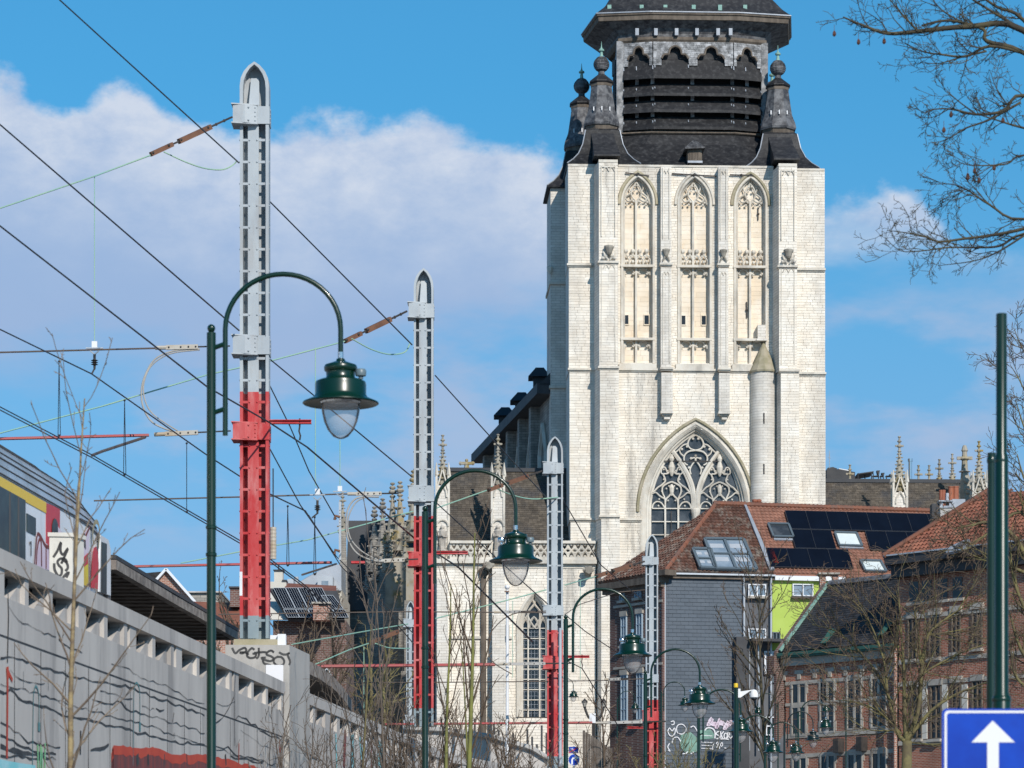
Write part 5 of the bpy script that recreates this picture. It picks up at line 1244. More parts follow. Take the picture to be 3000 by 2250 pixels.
FRN = Frame(FN.at(a0n - .1, zN + .3, .8), FN.u, Vector((math.sin(U50), math.cos(U50), .98)))
pr = [(2618, 1656), (3100, 1585), (3100, 1440), (2900, 1440)]
pr = [FRN.px(*q) for q in pr]; pr[0] = (0, 0); pr[1] = (pr[1][0], 0)
mb = MB(); mb.prism([FRN.at(a, b, -.02) for a, b in pr], FRN.n * -.3); rn = mb.build('roof', 'tile_red', th_)
set_pieces(FRN, lay([pr], .24, .21, .21, r, stagger=0.0), 'roof_tile', 'roof_tiles', 'tile_red', rn, .02, .085, 0, r, jit=.006, lap=.05, n_obj=300, arc=True)
mb = MB(); a, b = FRN.at(*pr[0]), FRN.at(*pr[3])
for k in range(26): mb.tube([a.lerp(b, k / 26) + FRN.n * .05, a.lerp(b, (k + 1.1) / 26) + FRN.n * .07], [.14, .12], 7)
mb.build('hip_tiles', 'ridge_tile', rn)
skylight(FRN, [(2795, 1612), (2842, 1592), (2830, 1618), (2780, 1628)], th_, 'lead', 'window_dark')
mb = MB(); mb.prism([FRN.at(pr[3][0], pr[3][1]), FRN.at(pr[2][0], pr[2][1]), FRN.at(pr[2][0], pr[2][1]) + Vector((3, 4, -3)), FRN.at(pr[3][0], pr[3][1]) + Vector((2, 4, -3))], (0, 0, -.3)); mb.build('rear_slope', 'tile_red', th_)
# chimneys between the green house and the tall house
Yk = 144.0
t = thing('zinc_chimney', 'zinc clad chimney block with terracotta pots above the tiled roof', 'chimney', P(2800, 1600, Yk))
mb = MB(); mb.box(P(2790, 0, Yk).x, P(2828, 0, Yk).x, Yk, Yk + 1.0, P(0, 1600, Yk).z, P(0, 1462, Yk).z); mb.build('stack', 'lead', t)
mb = MB(); mb.box(P(2736, 0, Yk).x, P(2792, 0, Yk).x, Yk + .6, Yk + 1.4, P(0, 1520, Yk).z, P(0, 1470, Yk).z); mb.build('rear_stack', 'bitumen', t)
for x, y0, y1, rr2 in ((2786, 1458, 1426, .13), (2800, 1458, 1425, .14), (2757, 1470, 1436, .1), (2764, 1468, 1436, .1)):
    mb = MB(); c = P(x, y0, Yk + .5); hh = P(x, y1, Yk + .5).z - c.z; mb.lathe(c, [(rr2, -.3), (rr2, hh * .9), (rr2 * 1.15, hh * .92), (rr2 * 1.1, hh)], 10); mb.build('chimney_pot', 'terracotta', t)
mb = MB(); mb.tube([P(2775, 1470, Yk + .4), P(2775, 1445, Yk + .4)], .08, 8); mb.build('flue', 'zinc', t)
t = thing('rendered_chimney', 'pale rough rendered chimney with hooded top beside the solar panels', 'chimney', P(2770, 1600, Yk - 1))
mb = MB(); mb.box(P(2755, 0, Yk - 1).x, P(2789, 0, Yk - 1).x, Yk - 1, Yk - .4, P(0, 1600, Yk - 1).z, P(0, 1488, Yk - 1).z); mb.build('stack', 'concrete_light', t)
mb = MB(); mb.box(P(2752, 0, Yk - 1).x, P(2791, 0, Yk - 1).x, Yk - 1.05, Yk - .35, P(0, 1488, Yk - 1).z, P(0, 1482, Yk - 1).z); mb.box(P(2756, 0, Yk - 1).x, P(2763, 0, Yk - 1).x, Yk - 1, Yk - .4, P(0, 1482, Yk - 1).z, P(0, 1470, Yk - 1).z); mb.box(P(2781, 0, Yk - 1).x, P(2788, 0, Yk - 1).x, Yk - 1, Yk - .4, P(0, 1482, Yk - 1).z, P(0, 1470, Yk - 1).z); mb.box(P(2750, 0, Yk - 1).x, P(2792, 0, Yk - 1).x, Yk - 1.1, Yk - .3, P(0, 1470, Yk - 1).z, P(0, 1466, Yk - 1).z); mb.build('hood', 'lead', t)
# --- houses behind the railway
Yb = 150.0
def zp(y, Y=Yb): return P(0, y, Y).z
def xp(x, Y=Yb): return P(x, 0, Y).x
t = thing('gabled_house', 'small brick house gable with white verges beyond the viaduct', 'house', P(490, 2690, Yb))
mb = MB(); mb.prism([Vector((xp(395), Yb, 0)), Vector((xp(580), Yb, 0)), Vector((xp(580), Yb, zp(1775))), Vector((xp(488), Yb, zp(1672))), Vector((xp(395), Yb, zp(1775)))], (0, .4, 0)); mb.build('gable_wall', 'brick_plain', t)
mb = MB(); mb.bar((xp(488), Yb - .1, zp(1668)), (xp(582), Yb - .1, zp(1775)), .35, .12); mb.bar((xp(488), Yb - .1, zp(1668)), (xp(440), Yb - .1, zp(1722)), .35, .12); mb.build('verge_board', 'frame_white', t)
mb = MB(); mb.prism([Vector((xp(488), Yb + .1, zp(1668))), Vector((xp(430), Yb + .1, zp(1735))), Vector((xp(380), Yb + 8, zp(1735))), Vector((xp(398), Yb + 8, zp(1668) + .3))], (0, 0, -.2)); mb.build('roof', 'slate', t)
mb = MB(); mb.prism([Vector((xp(395), Yb + .2, zp(1680))), Vector((xp(485), Yb + .2, zp(1672))), Vector((xp(432), Yb + .2, zp(1735))), Vector((xp(395), Yb + .2, zp(1735)))], (0, .15, 0)); mb.build('roof_slope', 'slate', t)
t = thing('grey_block', 'pale grey flat roofed block behind the gabled house', 'building', P(610, 2690, 175))
mb = MB(); mb.box(xp(548, 175), xp(647, 175), 175, 185, 0, zp(1735, 175)); mb.build('wall', 'stone_old_darkened', t)
mb = MB(); mb.box(xp(546, 175), xp(649, 175), 174.8, 185, zp(1737, 175), zp(1733, 175)); mb.build('parapet', 'concrete', t)
t = thing('orange_roof_house', 'low house with weathered orange tiled roof left of the red mast', 'house', P(640, 2690, 140))
mb = MB(); mb.prism([Vector((xp(555, 140), 140, zp(1830, 140))), Vector((xp(715, 140), 140, zp(1830, 140))), Vector((xp(700, 143), 143, zp(1766, 143))), Vector((xp(568, 143), 143, zp(1762, 143)))], (0, .3, -.3)); mb.build('roof', 'tile_red', t)
mb = MB(); mb.box(xp(560, 140), xp(712, 140), 140.2, 146, 0, zp(1832, 140)); mb.build('wall', 'brick_plain', t)
mb = MB(); mb.box(xp(676, 142), xp(704, 142), 141.6, 142.4, zp(1780, 142), zp(1726, 142)); c_ = mb.build('chimney', 'brick_dark', t)
mb = MB(); mb.box(xp(673, 142), xp(707, 142), 141.5, 142.5, zp(1726, 142), zp(1721, 142)); mb.build('chimney_cap', 'bitumen', c_)
t = thing('solar_roof_house', 'house with steep dark roof covered in white gridded solar panels', 'house', P(890, 2690, 146))
Fs = Frame(P(838, 1812, 146), (1, .05, 0), Vector((-.12, .75, 1)))
mb = MB(); mb.prism([Fs.pt(x, y, -.03) for x, y in ((846, 1812), (1010, 1815), (990, 1730), (790, 1722))], Fs.n * -.2); rf_ = mb.build('roof', 'bitumen', t)
mb = MB(); mb.box(xp(800, 147), xp(1015, 147), 147, 154, 0, zp(1818, 147)); mb.build('wall', 'brick_dark', t)
mb = MB(); mb.prism([P(788, 1815, 146.4), P(843, 1815, 146.4), P(794, 1726, 149), P(788, 1730, 149)], (0, .3, 0)); mb.build('gable_wall', 'render_cream', t)
for k in range(5):
    xl, xr = 801 + k * 36, 801 + (k + 1) * 36 - 2
    for (y0, y1, sft) in ((1727, 1787, 30), (1790, 1813, 12)):
        xo = 0 if y0 < 1750 else 30
        pts = [(xl + xo, y0), (xr + xo, y0), (xr + xo + sft, y1), (xl + xo + sft, y1)]
        if k == 4 and y0 < 1750: pts = [(x_ - 4, y_ + 22 if i < 2 else y_) for i, (x_, y_) in enumerate(pts)]
        mb = MB(); mb.prism([Fs.pt(x, y, .1) for x, y in pts], Fs.n * -.08); po = mb.build('solar_panel', 'solar', t)
        mb = MB(); c = [Fs.pt(x, y, .115) for x, y in pts]
        for i in range(4): mb.bar(c[i], c[(i + 1) % 4], .02, .012, Fs.n)
        for q in range(1, 5): mb.bar(c[0].lerp(c[1], q / 5), c[3].lerp(c[2], q / 5), .009, .008, Fs.n)
        mb.build('panel_line', 'solar_line', po)
mb = MB(); c = P(942, 1812, 145.3); mb.box(xp(918, 145), xp(967, 145), 144.8, 145.6, zp(1818, 145), zp(1772, 145)); q_ = mb.build('chimney', 'brick_plain', t)
mb = MB(); mb.box(xp(914, 145), xp(970, 145), 144.7, 145.7, zp(1770, 145), zp(1765, 145)); mb.build('chimney_cap', 'bluestone', q_)
mb = MB(); mb.box(xp(935, 145), xp(962, 145), 144.78, 144.9, zp(1777, 145), zp(1770, 145)); mb.build('flue_opening', 'gap_shade', q_)
mb = MB(); mb.prism([P(835, 1708, 152), P(985, 1716, 152), P(986, 1733, 150), P(836, 1726, 150)], (0, .3, -.2)); mb.build('ridge_tiles', 'tile_red', t)
t = thing('white_chimney', 'tall white rendered chimney beside the solar roof', 'chimney', P(815, 1760, 151))
mb = MB(); mb.box(xp(803, 151), xp(828, 151), 151, 151.8, zp(1760, 151), zp(1672, 151)); mb.box(xp(788, 151), xp(803, 151), 151, 151.8, zp(1760, 151), zp(1704, 151)); mb.box(xp(828, 151), xp(838, 151), 151, 151.8, zp(1760, 151), zp(1702, 151)); mb.build('stack', 'render_cream', t)
mb = MB(); mb.box(xp(801, 151), xp(831, 151), 150.9, 151.9, zp(1672, 151), zp(1669, 151)); mb.box(xp(827, 151), xp(840, 151), 150.9, 151.9, zp(1702, 151), zp(1699, 151)); mb.tube([P(816, 1670, 151.3), P(816, 1658, 151.3)], .03, 4); mb.build('cap', 'bitumen', t)
t = thing('zinc_attic_building', 'pale zinc clad attic storey with dormer windows beyond the solar roof', 'building', P(940, 2690, 190))
mb = MB(); mb.prism([P(866, 1725, 190), P(1000, 1730, 190), P(1000, 1652, 192), P(958, 1660, 192), P(900, 1690, 191), P(866, 1712, 190)], (0, 5, 0)); mb.build('zinc_roof', 'zinc', t)
mb = MB(); mb.box(xp(930, 189), xp(975, 189), 189, 191, zp(1722, 189), zp(1688, 189)); dw = mb.build('dormer', 'zinc', t)
mb = MB(); mb.box(xp(943, 189), xp(962, 189), 188.95, 189.1, zp(1716, 189), zp(1702, 189)); mb.build('pane', 'glass_sky', dw)
mb = MB(); mb.tube([P(868, 1712, 189), P(868, 1690, 189)], .14, 8); mb.box(xp(842, 189), xp(860, 189), 189, 190, zp(1715, 189), zp(1696, 189)); mb.build('roof_plant', 'zinc', t)
mb = MB(); mb.box(xp(868, 190), xp(1000, 190), 190.2, 200, 0, zp(1724, 190)); mb.build('wall', 'render_cream', t)
# ------------------------------------------------------------------ railway viaduct
r = random.Random(33)
ZT = 5.59
via = thing('railway_viaduct', 'grey concrete railway viaduct with pierced parapet and graffiti', 'viaduct', (-5.0, 40, 0))
A0, A1 = Vector((-5.53, 33.2, 0)), Vector((-3.86, 52.0, 0))
dir1 = (A1 - A0).normalized()
FV = Frame(A0 - dir1 * 18, dir1, (0, 0, 1)); L1 = 18 + (A1 - A0).length
if FV.n.x < 0: pass
FV2 = Frame((-3.70, 53.6, 0), Vector((2.1, 20.6, 0)), (0, 0, 1)); L2 = 21.0
FV3 = Frame(FV2.at(L2, 0), Vector((2.6, 9.6, 0)), (0, 0, 1)); L3 = 16.0
# Frame normals: u x z; for a wall running away the normal points to the right, towards the street
BH, OH = 0.20, 0.30            # beam height, opening height
def parapet(fr, L, opens, par, z=ZT):
    mb = MB(); fbox(mb, fr, 0, L, z - BH, z, -.55, .02); mb.build('coping_beam', 'concrete', par)
    mb = MB(); fbox(mb, fr, 0, L, -.0, z - BH - OH, -.6, 0); w = mb.build('wall_face', 'concrete', par)
    mb = MB(); fbox(mb, fr, 0, L, z - BH - OH - .02, z - BH + .02, -.62, -.20); mb.build('opening_dark_sheet', 'gap_shade', par)  # dark sheet standing in for the darkness seen through the openings
    prev = 0.0
    for a0, a1 in opens + [(L, L)]:
        if a0 - prev > .02:
            mb = MB(); fbox(mb, fr, prev, a0, z - BH - OH, z - BH, -.55, -.004); mb.build('parapet_post', 'concrete', par)
        if a1 - a0 > .1:
            mb = MB(); mb.prism([fr.at(a0 + (a1 - a0) * .42, z - BH - OH, -.06), fr.at(a1, z - BH - OH, -.06), fr.at(a1, z - BH - .05, -.06)], fr.n * -.13); mb.build('splay', 'concrete', par)
        prev = a1
    return w
xs = [14, 85, 155, 222, 253, 316, 374, 400, 456, 510, 534, 585, 634, 680, 700, 744, 786, 832]
op = []
u_of = lambda x: FV.px(x, HOR - (ZT - EYE) * FX / 40)[0]
a = -0.0
for q in range(11): op.append((1.0 + q * 1.55, 1.0 + q * 1.55 + 1.15))
op = [o for o in op if o[1] < u_of(14) - .2]
for i in range(len(xs) - 1):
    a0, a1 = u_of(xs[i]), u_of(xs[i + 1]); g = .16 * (a1 - a0)
    if xs[i] in (222, 374, 510, 680): a1 = a0 + (a1 - a0) * .45
    op.append((a0, a1 - g))
wf = parapet(FV, L1, op, via)
op2 = [(.4 + k * 1.35 + (.3 if k % 3 == 2 else 0), .4 + k * 1.35 + 1.0) for k in range(15)]
wf2 = parapet(FV2, L2, op2, via)
parapet(FV3, L3, [(.3 + k * 1.35, .3 + k * 1.35 + .95) for k in range(11)], via)
# panel joints: thin black strips laid on the face in place of dark grooves
mb = MB()
for k in range(int(L1 / 1.2)):
    fbox(mb, FV, .6 + k * 1.2, .615 + k * 1.2, 0, ZT - BH - OH - .45, -.02, .0045)
fbox(mb, FV, 0, L1, ZT - BH - OH - .44, ZT - BH - OH - .42, -.02, .0045)
fbox(mb, FV, 0, L1, ZT - BH - OH - 1.9, ZT - BH - OH - 1.885, -.02, .0045)
mb.build('panel_joint', 'paint_black', wf)
# pier carrying the first mast
FP = Frame(P(750, 2690, 52.4), (1, .03, 0), (0, 0, 1))
mb = MB()
a0, b1 = FP.px(660, 1889); a1 = FP.px(848, 1889)[0]
mb.prism([FP.at(a0, 0), FP.at(a1, 0), FP.at(a1, 0) + Vector((.22, 1.9, 0)), FP.at(a0, 0) + Vector((-.1, 1.9, 0))], (0, 0, b1)); pier = mb.build('pier', 'concrete_light', via)
mb = MB(); fbox_px(mb, FP, 684, 812, 1871, 1889, -1.2, -.1); mb.build('mast_plinth', 'stone_moss', pier)
mb = MB(); fbox_px(mb, FP, 789, 812, 1856, 1872, -.6, -.3); fbox_px(mb, FP, 812, 836, 1855, 1888, -.5, -.15); mb.build('junction_box', 'white_paint', pier)
mb = MB(); fbox_px(mb, FP, 779, 830, 1948, 2000, 0, .012); mb.build('white_patch', 'paint_white', pier)
g = MB(); k6 = 4.366
def D6(x, y): return (520 + x / k6, 1600 + y / k6)
for st in ([(700, 1300), (740, 1370), (790, 1330), (860, 1300), (880, 1340), (830, 1370), (800, 1360), (870, 1360), (910, 1390)],
           [(985, 1325), (950, 1305), (905, 1350), (890, 1400), (930, 1430), (990, 1420), (1005, 1380), (960, 1375)],
           [(1040, 1300), (1040, 1400), (1010, 1440)], [(980, 1365), (1100, 1355), (1140, 1360)],
           [(1235, 1360), (1200, 1335), (1160, 1350), (1140, 1385), (1200, 1410), (1230, 1440), (1190, 1470), (1120, 1455), (1075, 1430), (1130, 1425)],
           [(1290, 1410), (1240, 1440), (1235, 1490), (1290, 1530), (1350, 1515), (1365, 1465), (1330, 1420), (1280, 1415)],
           [(1300, 1355), (1340, 1380), (1390, 1385), (1435, 1365), (1410, 1390), (1440, 1470), (1430, 1520)],
           [(1090, 1450), (1110, 1500), (1180, 1520), (1215, 1545)]):
    ribbon(g, FP, [D6(x, y) for x, y in spath(st, 4)], .035, .006)
g.build('graffiti_tag', 'paint_black', pier)
# canopy of the platform behind the parapet
CN = [(-5.72, 44.4), (-5.42, 49.0), (-4.95, 55.7)]
zc = 6.62
mb = MB()
for i in range(len(CN) - 1):
    (xa, ya), (xb, yb) = CN[i], CN[i + 1]
    mb.hexa([(xa, ya, zc + .02), (xb, yb, zc + .02), (xb, yb, zc + .16), (xa, ya, zc + .16), (xa - .12, ya, zc + .02), (xb - .12, yb, zc + .02), (xb - .12, yb, zc + .16), (xa - .12, ya, zc + .16)])
can = thing('platform_canopy', 'weathered timber canopy with dark boarded underside right of the train', 'canopy', (-6, 47, 5.6))
mb.build('fascia', 'fascia', can)
for k in range(40):
    t = k / 40; i = 0 if t < .45 else 1
    (xa, ya), (xb, yb) = CN[i], CN[i + 1]; u_ = t / .45 if i == 0 else (t - .45) / .55
    x, y = xa + (xb - xa) * u_, ya + (yb - ya) * u_
    mb = MB(); z_ = zc + .04 - (k % 2) * .025; mb.box(x - 5, x - .12, y, y + .27, z_, z_ + .1); mb.build('underside_board', 'weathered_board', can)
mb = MB(); mb.prism([Vector((CN[0][0], CN[0][1], zc + .17)), Vector((CN[2][0], CN[2][1], zc + .17)), Vector((CN[2][0] - 5, CN[2][1], zc + .4)), Vector((CN[0][0] - 5, CN[0][1], zc + .4))], (0, 0, .06)); mb.build('roof_felt', 'bitumen', can)
mb = MB()
for y in (42, 46, 50, 54): mb.box(-8.6, -8.4, y, y + .2, 4.2, zc)
mb.build('canopy_post', 'iron', can)
C2_ = [P(880, 1947, 61.5), P(930, 1972, 63.5), P(972, 2003, 66.3), P(1000, 2034, 69.0), P(1024, 2068, 73.0)]
can2 = thing('far_platform_canopy', 'peeling curved canopy edge behind the pier below the red mast', 'canopy', (-4, 66, 5.6))
mb = MB()
for i in range(4): mb.bar(C2_[i], C2_[i + 1], .12, .26)
mb.build('fascia', 'fascia', can2)
mb = MB()
for i in range(4): mb.face([C2_[i] + Vector((-.05, 0, -.1)), C2_[i + 1] + Vector((-.05, 0, -.1)), C2_[i + 1] + Vector((-4, 1, -.1)), C2_[i] + Vector((-4, 1, -.1))])
mb.build('underside', 'weathered_board', can2)
mb = MB(); mb.box(-8.2, -8.0, 66, 66.2, 4.2, C2_[2].z); mb.build('canopy_post', 'iron', can2)
# track deck behind the parapet
mb = MB(); mb.add([(-26, 10, 4.3), FV.at(0, 4.3, -.62), FV.at(L1, 4.3, -.62), FV2.at(L2, 4.3, -.62), FV3.at(L3, 4.3, -.62), (-2, 120, 4.3), (-26, 120, 4.3)], [(0, 1, 2, 3, 4, 5, 6)])
mb.build('track_bed', 'paving', via)
# --- graffiti on the long wall, flat paint on the concrete
def D6b(x, y): return (x / 2.458, 1575 + y / 2.458)
gb = MB()
def crack(pts, w, amp=14, seed=0):
    rr = random.Random(seed); out = []
    for i in range(len(pts) - 1):
        (xa, ya), (xb, yb) = pts[i], pts[i + 1]; n = max(2, int(abs(xb - xa) / 28))
        for k in range(n): t = k / n; out.append((xa + (xb - xa) * t, ya + (yb - ya) * t + rr.uniform(-amp, amp)))
    out.append(pts[-1])
    ribbon(gb, FV, [D6b(x, y) for x, y in out], [w * rr.uniform(.25, 1.25) for _ in out], .007)
for i, (pts, w) in enumerate([([(0, 860), (50, 860), (160, 880), (330, 940), (480, 985), (600, 1010), (760, 1050), (900, 1060), (1080, 1140), (1290, 1210), (1470, 1280)], .022),
        ([(70, 960), (180, 1040), (320, 1050)], .012), ([(20, 1110), (70, 1100), (160, 1170), (330, 1225), (470, 1275), (580, 1310), (700, 1330), (820, 1360), (960, 1395), (1130, 1430), (1260, 1470), (1470, 1490)], .026),
        ([(0, 1060), (300, 1130), (560, 1220), (700, 1260), (1000, 1330), (1300, 1440), (1700, 1560), (2040, 1650)], .013),
        ([(720, 1110), (860, 1145), (950, 1160)], .014), ([(660, 1160), (780, 1190), (870, 1185), (910, 1230), (1010, 1270), (1240, 1330), (1470, 1410)], .016),
        ([(800, 900), (900, 940), (1040, 1020), (1190, 1060), (1350, 1160), (1470, 1195)], .010), ([(1020, 1215), (1080, 1240), (1110, 1235)], .012), ([(1120, 1235), (1180, 1240)], .03),
        ([(0, 1330), (100, 1390), (200, 1470), (330, 1500), (430, 1510)], .02), ([(0, 1420), (120, 1480), (260, 1550), (400, 1600)], .026), ([(0, 1500), (90, 1530), (200, 1560), (400, 1560)], .05), ([(0, 1570), (100, 1580), (300, 1590)], .03),
        ([(60, 500), (130, 590), (260, 670), (400, 715)], .010), ([(420, 740), (540, 810), (590, 830)], .018), ([(1690, 1300), (1740, 1290), (1870, 1380), (2010, 1450), (2040, 1480)], .022),
        ([(1550, 1340), (1600, 1300), (1640, 1240), (1680, 1150)], .03), ([(1550, 1500), (1640, 1510), (1720, 1580), (1900, 1610)], .018), ([(1560, 1200), (1640, 1215), (1690, 1180)], .010), ([(1730, 1380), (1850, 1470), (2000, 1560)], .008),
        ([(650, 1520), (720, 1515), (780, 1490)], .04), ([(1660, 1580), (1780, 1600), (1890, 1620)], .03)]):
    crack(pts, w, 13, i)
for pts, w in (([(52, 370), (58, 560), (50, 900)], .035), ([(25, 1120), (-20, 1100)], .03), ([(1700, 950), (1690, 1050), (1685, 1500)], .02), ([(1690, 1440), (1700, 1510), (1725, 1450)], .01), ([(1240, 1330), (1250, 1260)], .02), ([(1250, 1450), (1252, 1405)], .02), ([(342, 960), (345, 1100)], .012), ([(165, 960), (165, 1090)], .01), ([(578, 1390), (575, 1560)], .06), ([(870, 1180), (910, 1240), (900, 1200)], .02)):
    ribbon(gb, FV, [D6b(x, y) for x, y in pts], w, .0075)
tag(gb.build('painted_cracks', 'paint_black', wf), kind='stuff')
gb = MB()
ribbon(gb, FV, [D6b(x, y) for x, y in [(50, 1010), (48, 1300), (45, 1590)]], .07, .009)
ribbon(gb, FV, [D6b(x, y) for x, y in [(48, 930), (52, 1015)]], .10, .0092); ribbon(gb, FV, [D6b(x, y) for x, y in [(52, 960), (85, 1030)]], .05, .0094)
ribbon(gb, FV, [D6b(x, y) for x, y in [(1718, 1480), (1715, 1680)]], .05, .009); ribbon(gb, FV, [D6b(x, y) for x, y in [(2012, 1460), (2014, 1660)]], .05, .009)
rr = random.Random(3)
topl = [(805, 1550), (820, 1500), (900, 1500), (960, 1520), (1050, 1505), (1130, 1520), (1230, 1555), (1350, 1560), (1480, 1565), (1600, 1590), (1720, 1625), (1800, 1640), (1900, 1660)]
jag = [(x + rr.uniform(-12, 12), y + rr.uniform(-8, 8)) for x, y in [( (topl[i][0] * (1 - k / 4) + topl[i + 1][0] * k / 4), (topl[i][1] * (1 - k / 4) + topl[i + 1][1] * k / 4)) for i in range(len(topl) - 1) for k in range(4)]]
gb.add([FV.pt(*D6b(x, y), .008) for x, y in jag] + [FV.pt(*D6b(x, y + 62 + rr.uniform(-12, 14)), .008) for x, y in jag], [(i, i + 1, len(jag) + i + 1, len(jag) + i) for i in range(len(jag) - 1)])
gb.build('red_paint', 'paint_red', wf)
gb = MB(); gb.add([FV.pt(*D6b(x, y + 30), .0065) for x, y in jag] + [FV.pt(*D6b(x, 1800), .0065) for x, y in jag], [(i, i + 1, len(jag) + i + 1, len(jag) + i) for i in range(len(jag) - 1)]); gb.build('maroon_paint', 'paint_maroon', wf)
gb = MB()
for x, w in ((985, .16), (1060, .1), (1620, .1), (1180, .05), (1340, .06)): ribbon(gb, FV, [D6b(x, 1560), D6b(x + 4, 1640)], w, .0085)
gb.build('dark_strokes', 'paint_black', wf)
gb = MB()
for x0, x1, y0 in ((238, 275, 1070), (962, 1002, 1045)):
    ribbon(gb, FV, [D6b(x, y) for x, y in spath([(x0 - 8, 1640), (x0 - 4, 1300), (x0, y0 + 60), (x0 + (x1 - x0) * .4, y0), (x1, y0 + 60), (x1 + 2, 1330)], 4)], .028, .008)
    ribbon(gb, FV, [D6b(x1 + 2, 1330), D6b(x1 + 2, 1395)], .10, .0083)
gb.build('painted_lamps', 'paint_teal', wf)
gb = MB(); gb.add([FV.pt(*D6b(x, y), .008) for x, y in ((-40, 1585), (60, 1610), (150, 1625), (250, 1640), (250, 1720), (-40, 1720))], [(0, 1, 2, 3, 4, 5)]); gb.build('cyan_paint', 'paint_cyan', wf)
gb = MB()
for x in (270, 285, 300, 318): ribbon(gb, FV, [D6b(x, 1690), D6b(x + rr.uniform(-6, 6), 1470 + rr.uniform(0, 90))], .05, .0087)
gb.build('green_paint', 'paint_green', wf)
k8 = 3.687
def D8(x, y): return (820 + x / k8, 1900 + y / k8)
for mat, strokes in (('paint_maroon', [([(705, 890), (690, 1290)], .28), ([(985, 1000), (985, 1290)], .1)]),
                     ('paint_cyan', [([(780, 930), (785, 1300)], .35), ([(860, 950), (900, 1300)], .25), ([(1090, 1050), (1080, 1300)], .8), ([(1060, 790), (1060, 890)], .12), ([(600, 920), (610, 1290)], .12)]),
                     ('paint_white', [([(930, 980), (935, 1300)], .3), ([(1160, 840), (1165, 960)], .35)]),
                     ('paint_teal', [([(1080, 1050), (1110, 1200)], .3)]), ('paint_black', [([(505, 940), (500, 1290)], .06), ([(350, 760), (345, 1190)], .03), ([(60, 990), (160, 1010), (240, 1060)], .05), ([(235, 1100), (330, 1150)], .03), ([(290, 1200), (345, 1170), (400, 1190)], .03)])):
    gb = MB()
    for i, (pts, w) in enumerate(strokes): ribbon(gb, FV2, [D8(x, y) for x, y in pts], w, .006 + .0008 * i + {'paint_black': .006, 'paint_white': .004, 'paint_teal': .005}.get(mat, 0))
    tag(gb.build('mural_paint', mat, wf2), kind='stuff')
# --- train coach
tu = Vector((.2, 2.3, 0)).normalized()
FT = Frame(Vector((-6.33, 38.0, 0)) - tu * 24, tu, (0, 0, 1))
aend = FT.px(318, 1600)[0]
tr_ = thing('train_coach', 'grey and white railway coach covered in graffiti on the viaduct', 'train', FT.at(aend - 12, 4.5))
zj = 7.08
def tring(a, shrink=0.0, drop=0.0):
    pf = [(0.0, 4.7), (0.0, zj), (-.05, zj + .22), (-.22, zj + .46), (-.55, zj + .68), (-1.0, zj + .80), (-1.45, zj + .82), (-1.9, zj + .80), (-2.4, zj + .62), (-2.75, zj + .3), (-2.85, zj), (-2.85, 4.7)]
    out = []
    for d, z in pf:
        d2 = -1.42 + (d + 1.42) * (1 - shrink); z2 = z if z < zj - .5 else z - drop * max(0, (z - zj + .5))
        out.append(FT.at(a, z2, d2))
    return out
mb = MB(); rings = [tring(0), tring(aend - 2.2), tring(aend - 1.2, .01, .04), tring(aend - .6, .02, .13), tring(aend - .2, .035, .30), tring(aend, .05, .52)]
mb.loft(rings); body = mb.build('body', 'train_white', tr_, smooth='auto')
# roof skin, a little proud of the body
mb = MB(); mb.loft([[q + (q - Vector((g_[6].x, g_[6].y, zj))).normalized() * .012 for q in g_[1:11]] for g_ in rings[:-1]], cap=False, closed=False); mb.build('roof', 'train_roof', tr_, smooth=True)
for k, i in enumerate((1, 2, 3, 4, 5)):
    mb = MB(); mb.tube([g_[i] + Vector((.0, 0, .02)) + FT.n * .012 for g_ in rings[:4]], .010, 5); mb.build('roof_rib', 'train_rib', tr_)
    q = [g_[i].lerp(g_[i + 1], .5) + FT.n * .014 + Vector((0, 0, .015)) for g_ in rings[:4]]
    if i < 5: mb = MB(); mb.tube(q, .008, 5); mb.build('roof_rib', 'train_rib', tr_)
def tpatch(pts, mat, name, d=.006, px=True):
    mb = MB(); mb.prism([FT.pt(x, y, d) for x, y in pts], FT.n * -.004); return mb.build(name, mat, tr_)
kt = 4.1475
def DT(x, y): return (x / kt, 1350 + y / kt)
a_s = FT.px(*DT(555, 500))[0]
mb = MB(); fbox(mb, FT, 0, a_s, zj - .16, zj - .02, -.02, .008); mb.build('yellow_stripe', 'train_yellow', tr_)
mb = MB(); a0 = FT.px(*DT(-300, 700))[0]; a1 = FT.px(*DT(300, 700))[0]; mb_z = FT.px(*DT(300, 480))[1]
fbox(mb, FT, a0, a1, 5.3, mb_z, -.02, .012); wn = mb.build('window_band', 'train_glass', tr_)
mb = MB()
for x in (110, 215): a_ = FT.px(*DT(x, 700))[0]; fbox(mb, FT, a_ - .03, a_ + .03, 5.3, mb_z, .01, .016)
mb.build('window_frame', 'train_rib', wn)
mb = MB(); fbox_px(mb, FT, *[DT(318, 0)[0], DT(427, 0)[0]], DT(0, 668)[1], DT(0, 880)[1], -.02, .012); mb.build('destination_display', 'train_glass', tr_)
dr = tpatch([DT(557, 512), DT(725, 580), DT(722, 900), DT(600, 915), DT(595, 1330), DT(557, 1310)], 'train_red', 'red_door', .006)
mb = MB(); mb.prism([FT.pt(*DT(x, y), .016) for x, y in [(620, 890), (622, 780), (635, 720), (652, 700), (672, 715), (690, 770), (692, 890)]], FT.n * -.006); mb.build('door_window', 'train_glass', dr)
tpatch([DT(985, 1000), DT(988, 920), DT(1005, 870), DT(1022, 885), DT(1032, 960), DT(1034, 1080)], 'train_rib', 'small_window', .012)
mb = MB(); ribbon(mb, FT, [DT(352, 1005), DT(371, 985), DT(370, 1155)], .045, .010); mb.build('class_number', 'train_rib', tr_)
mb = MB()
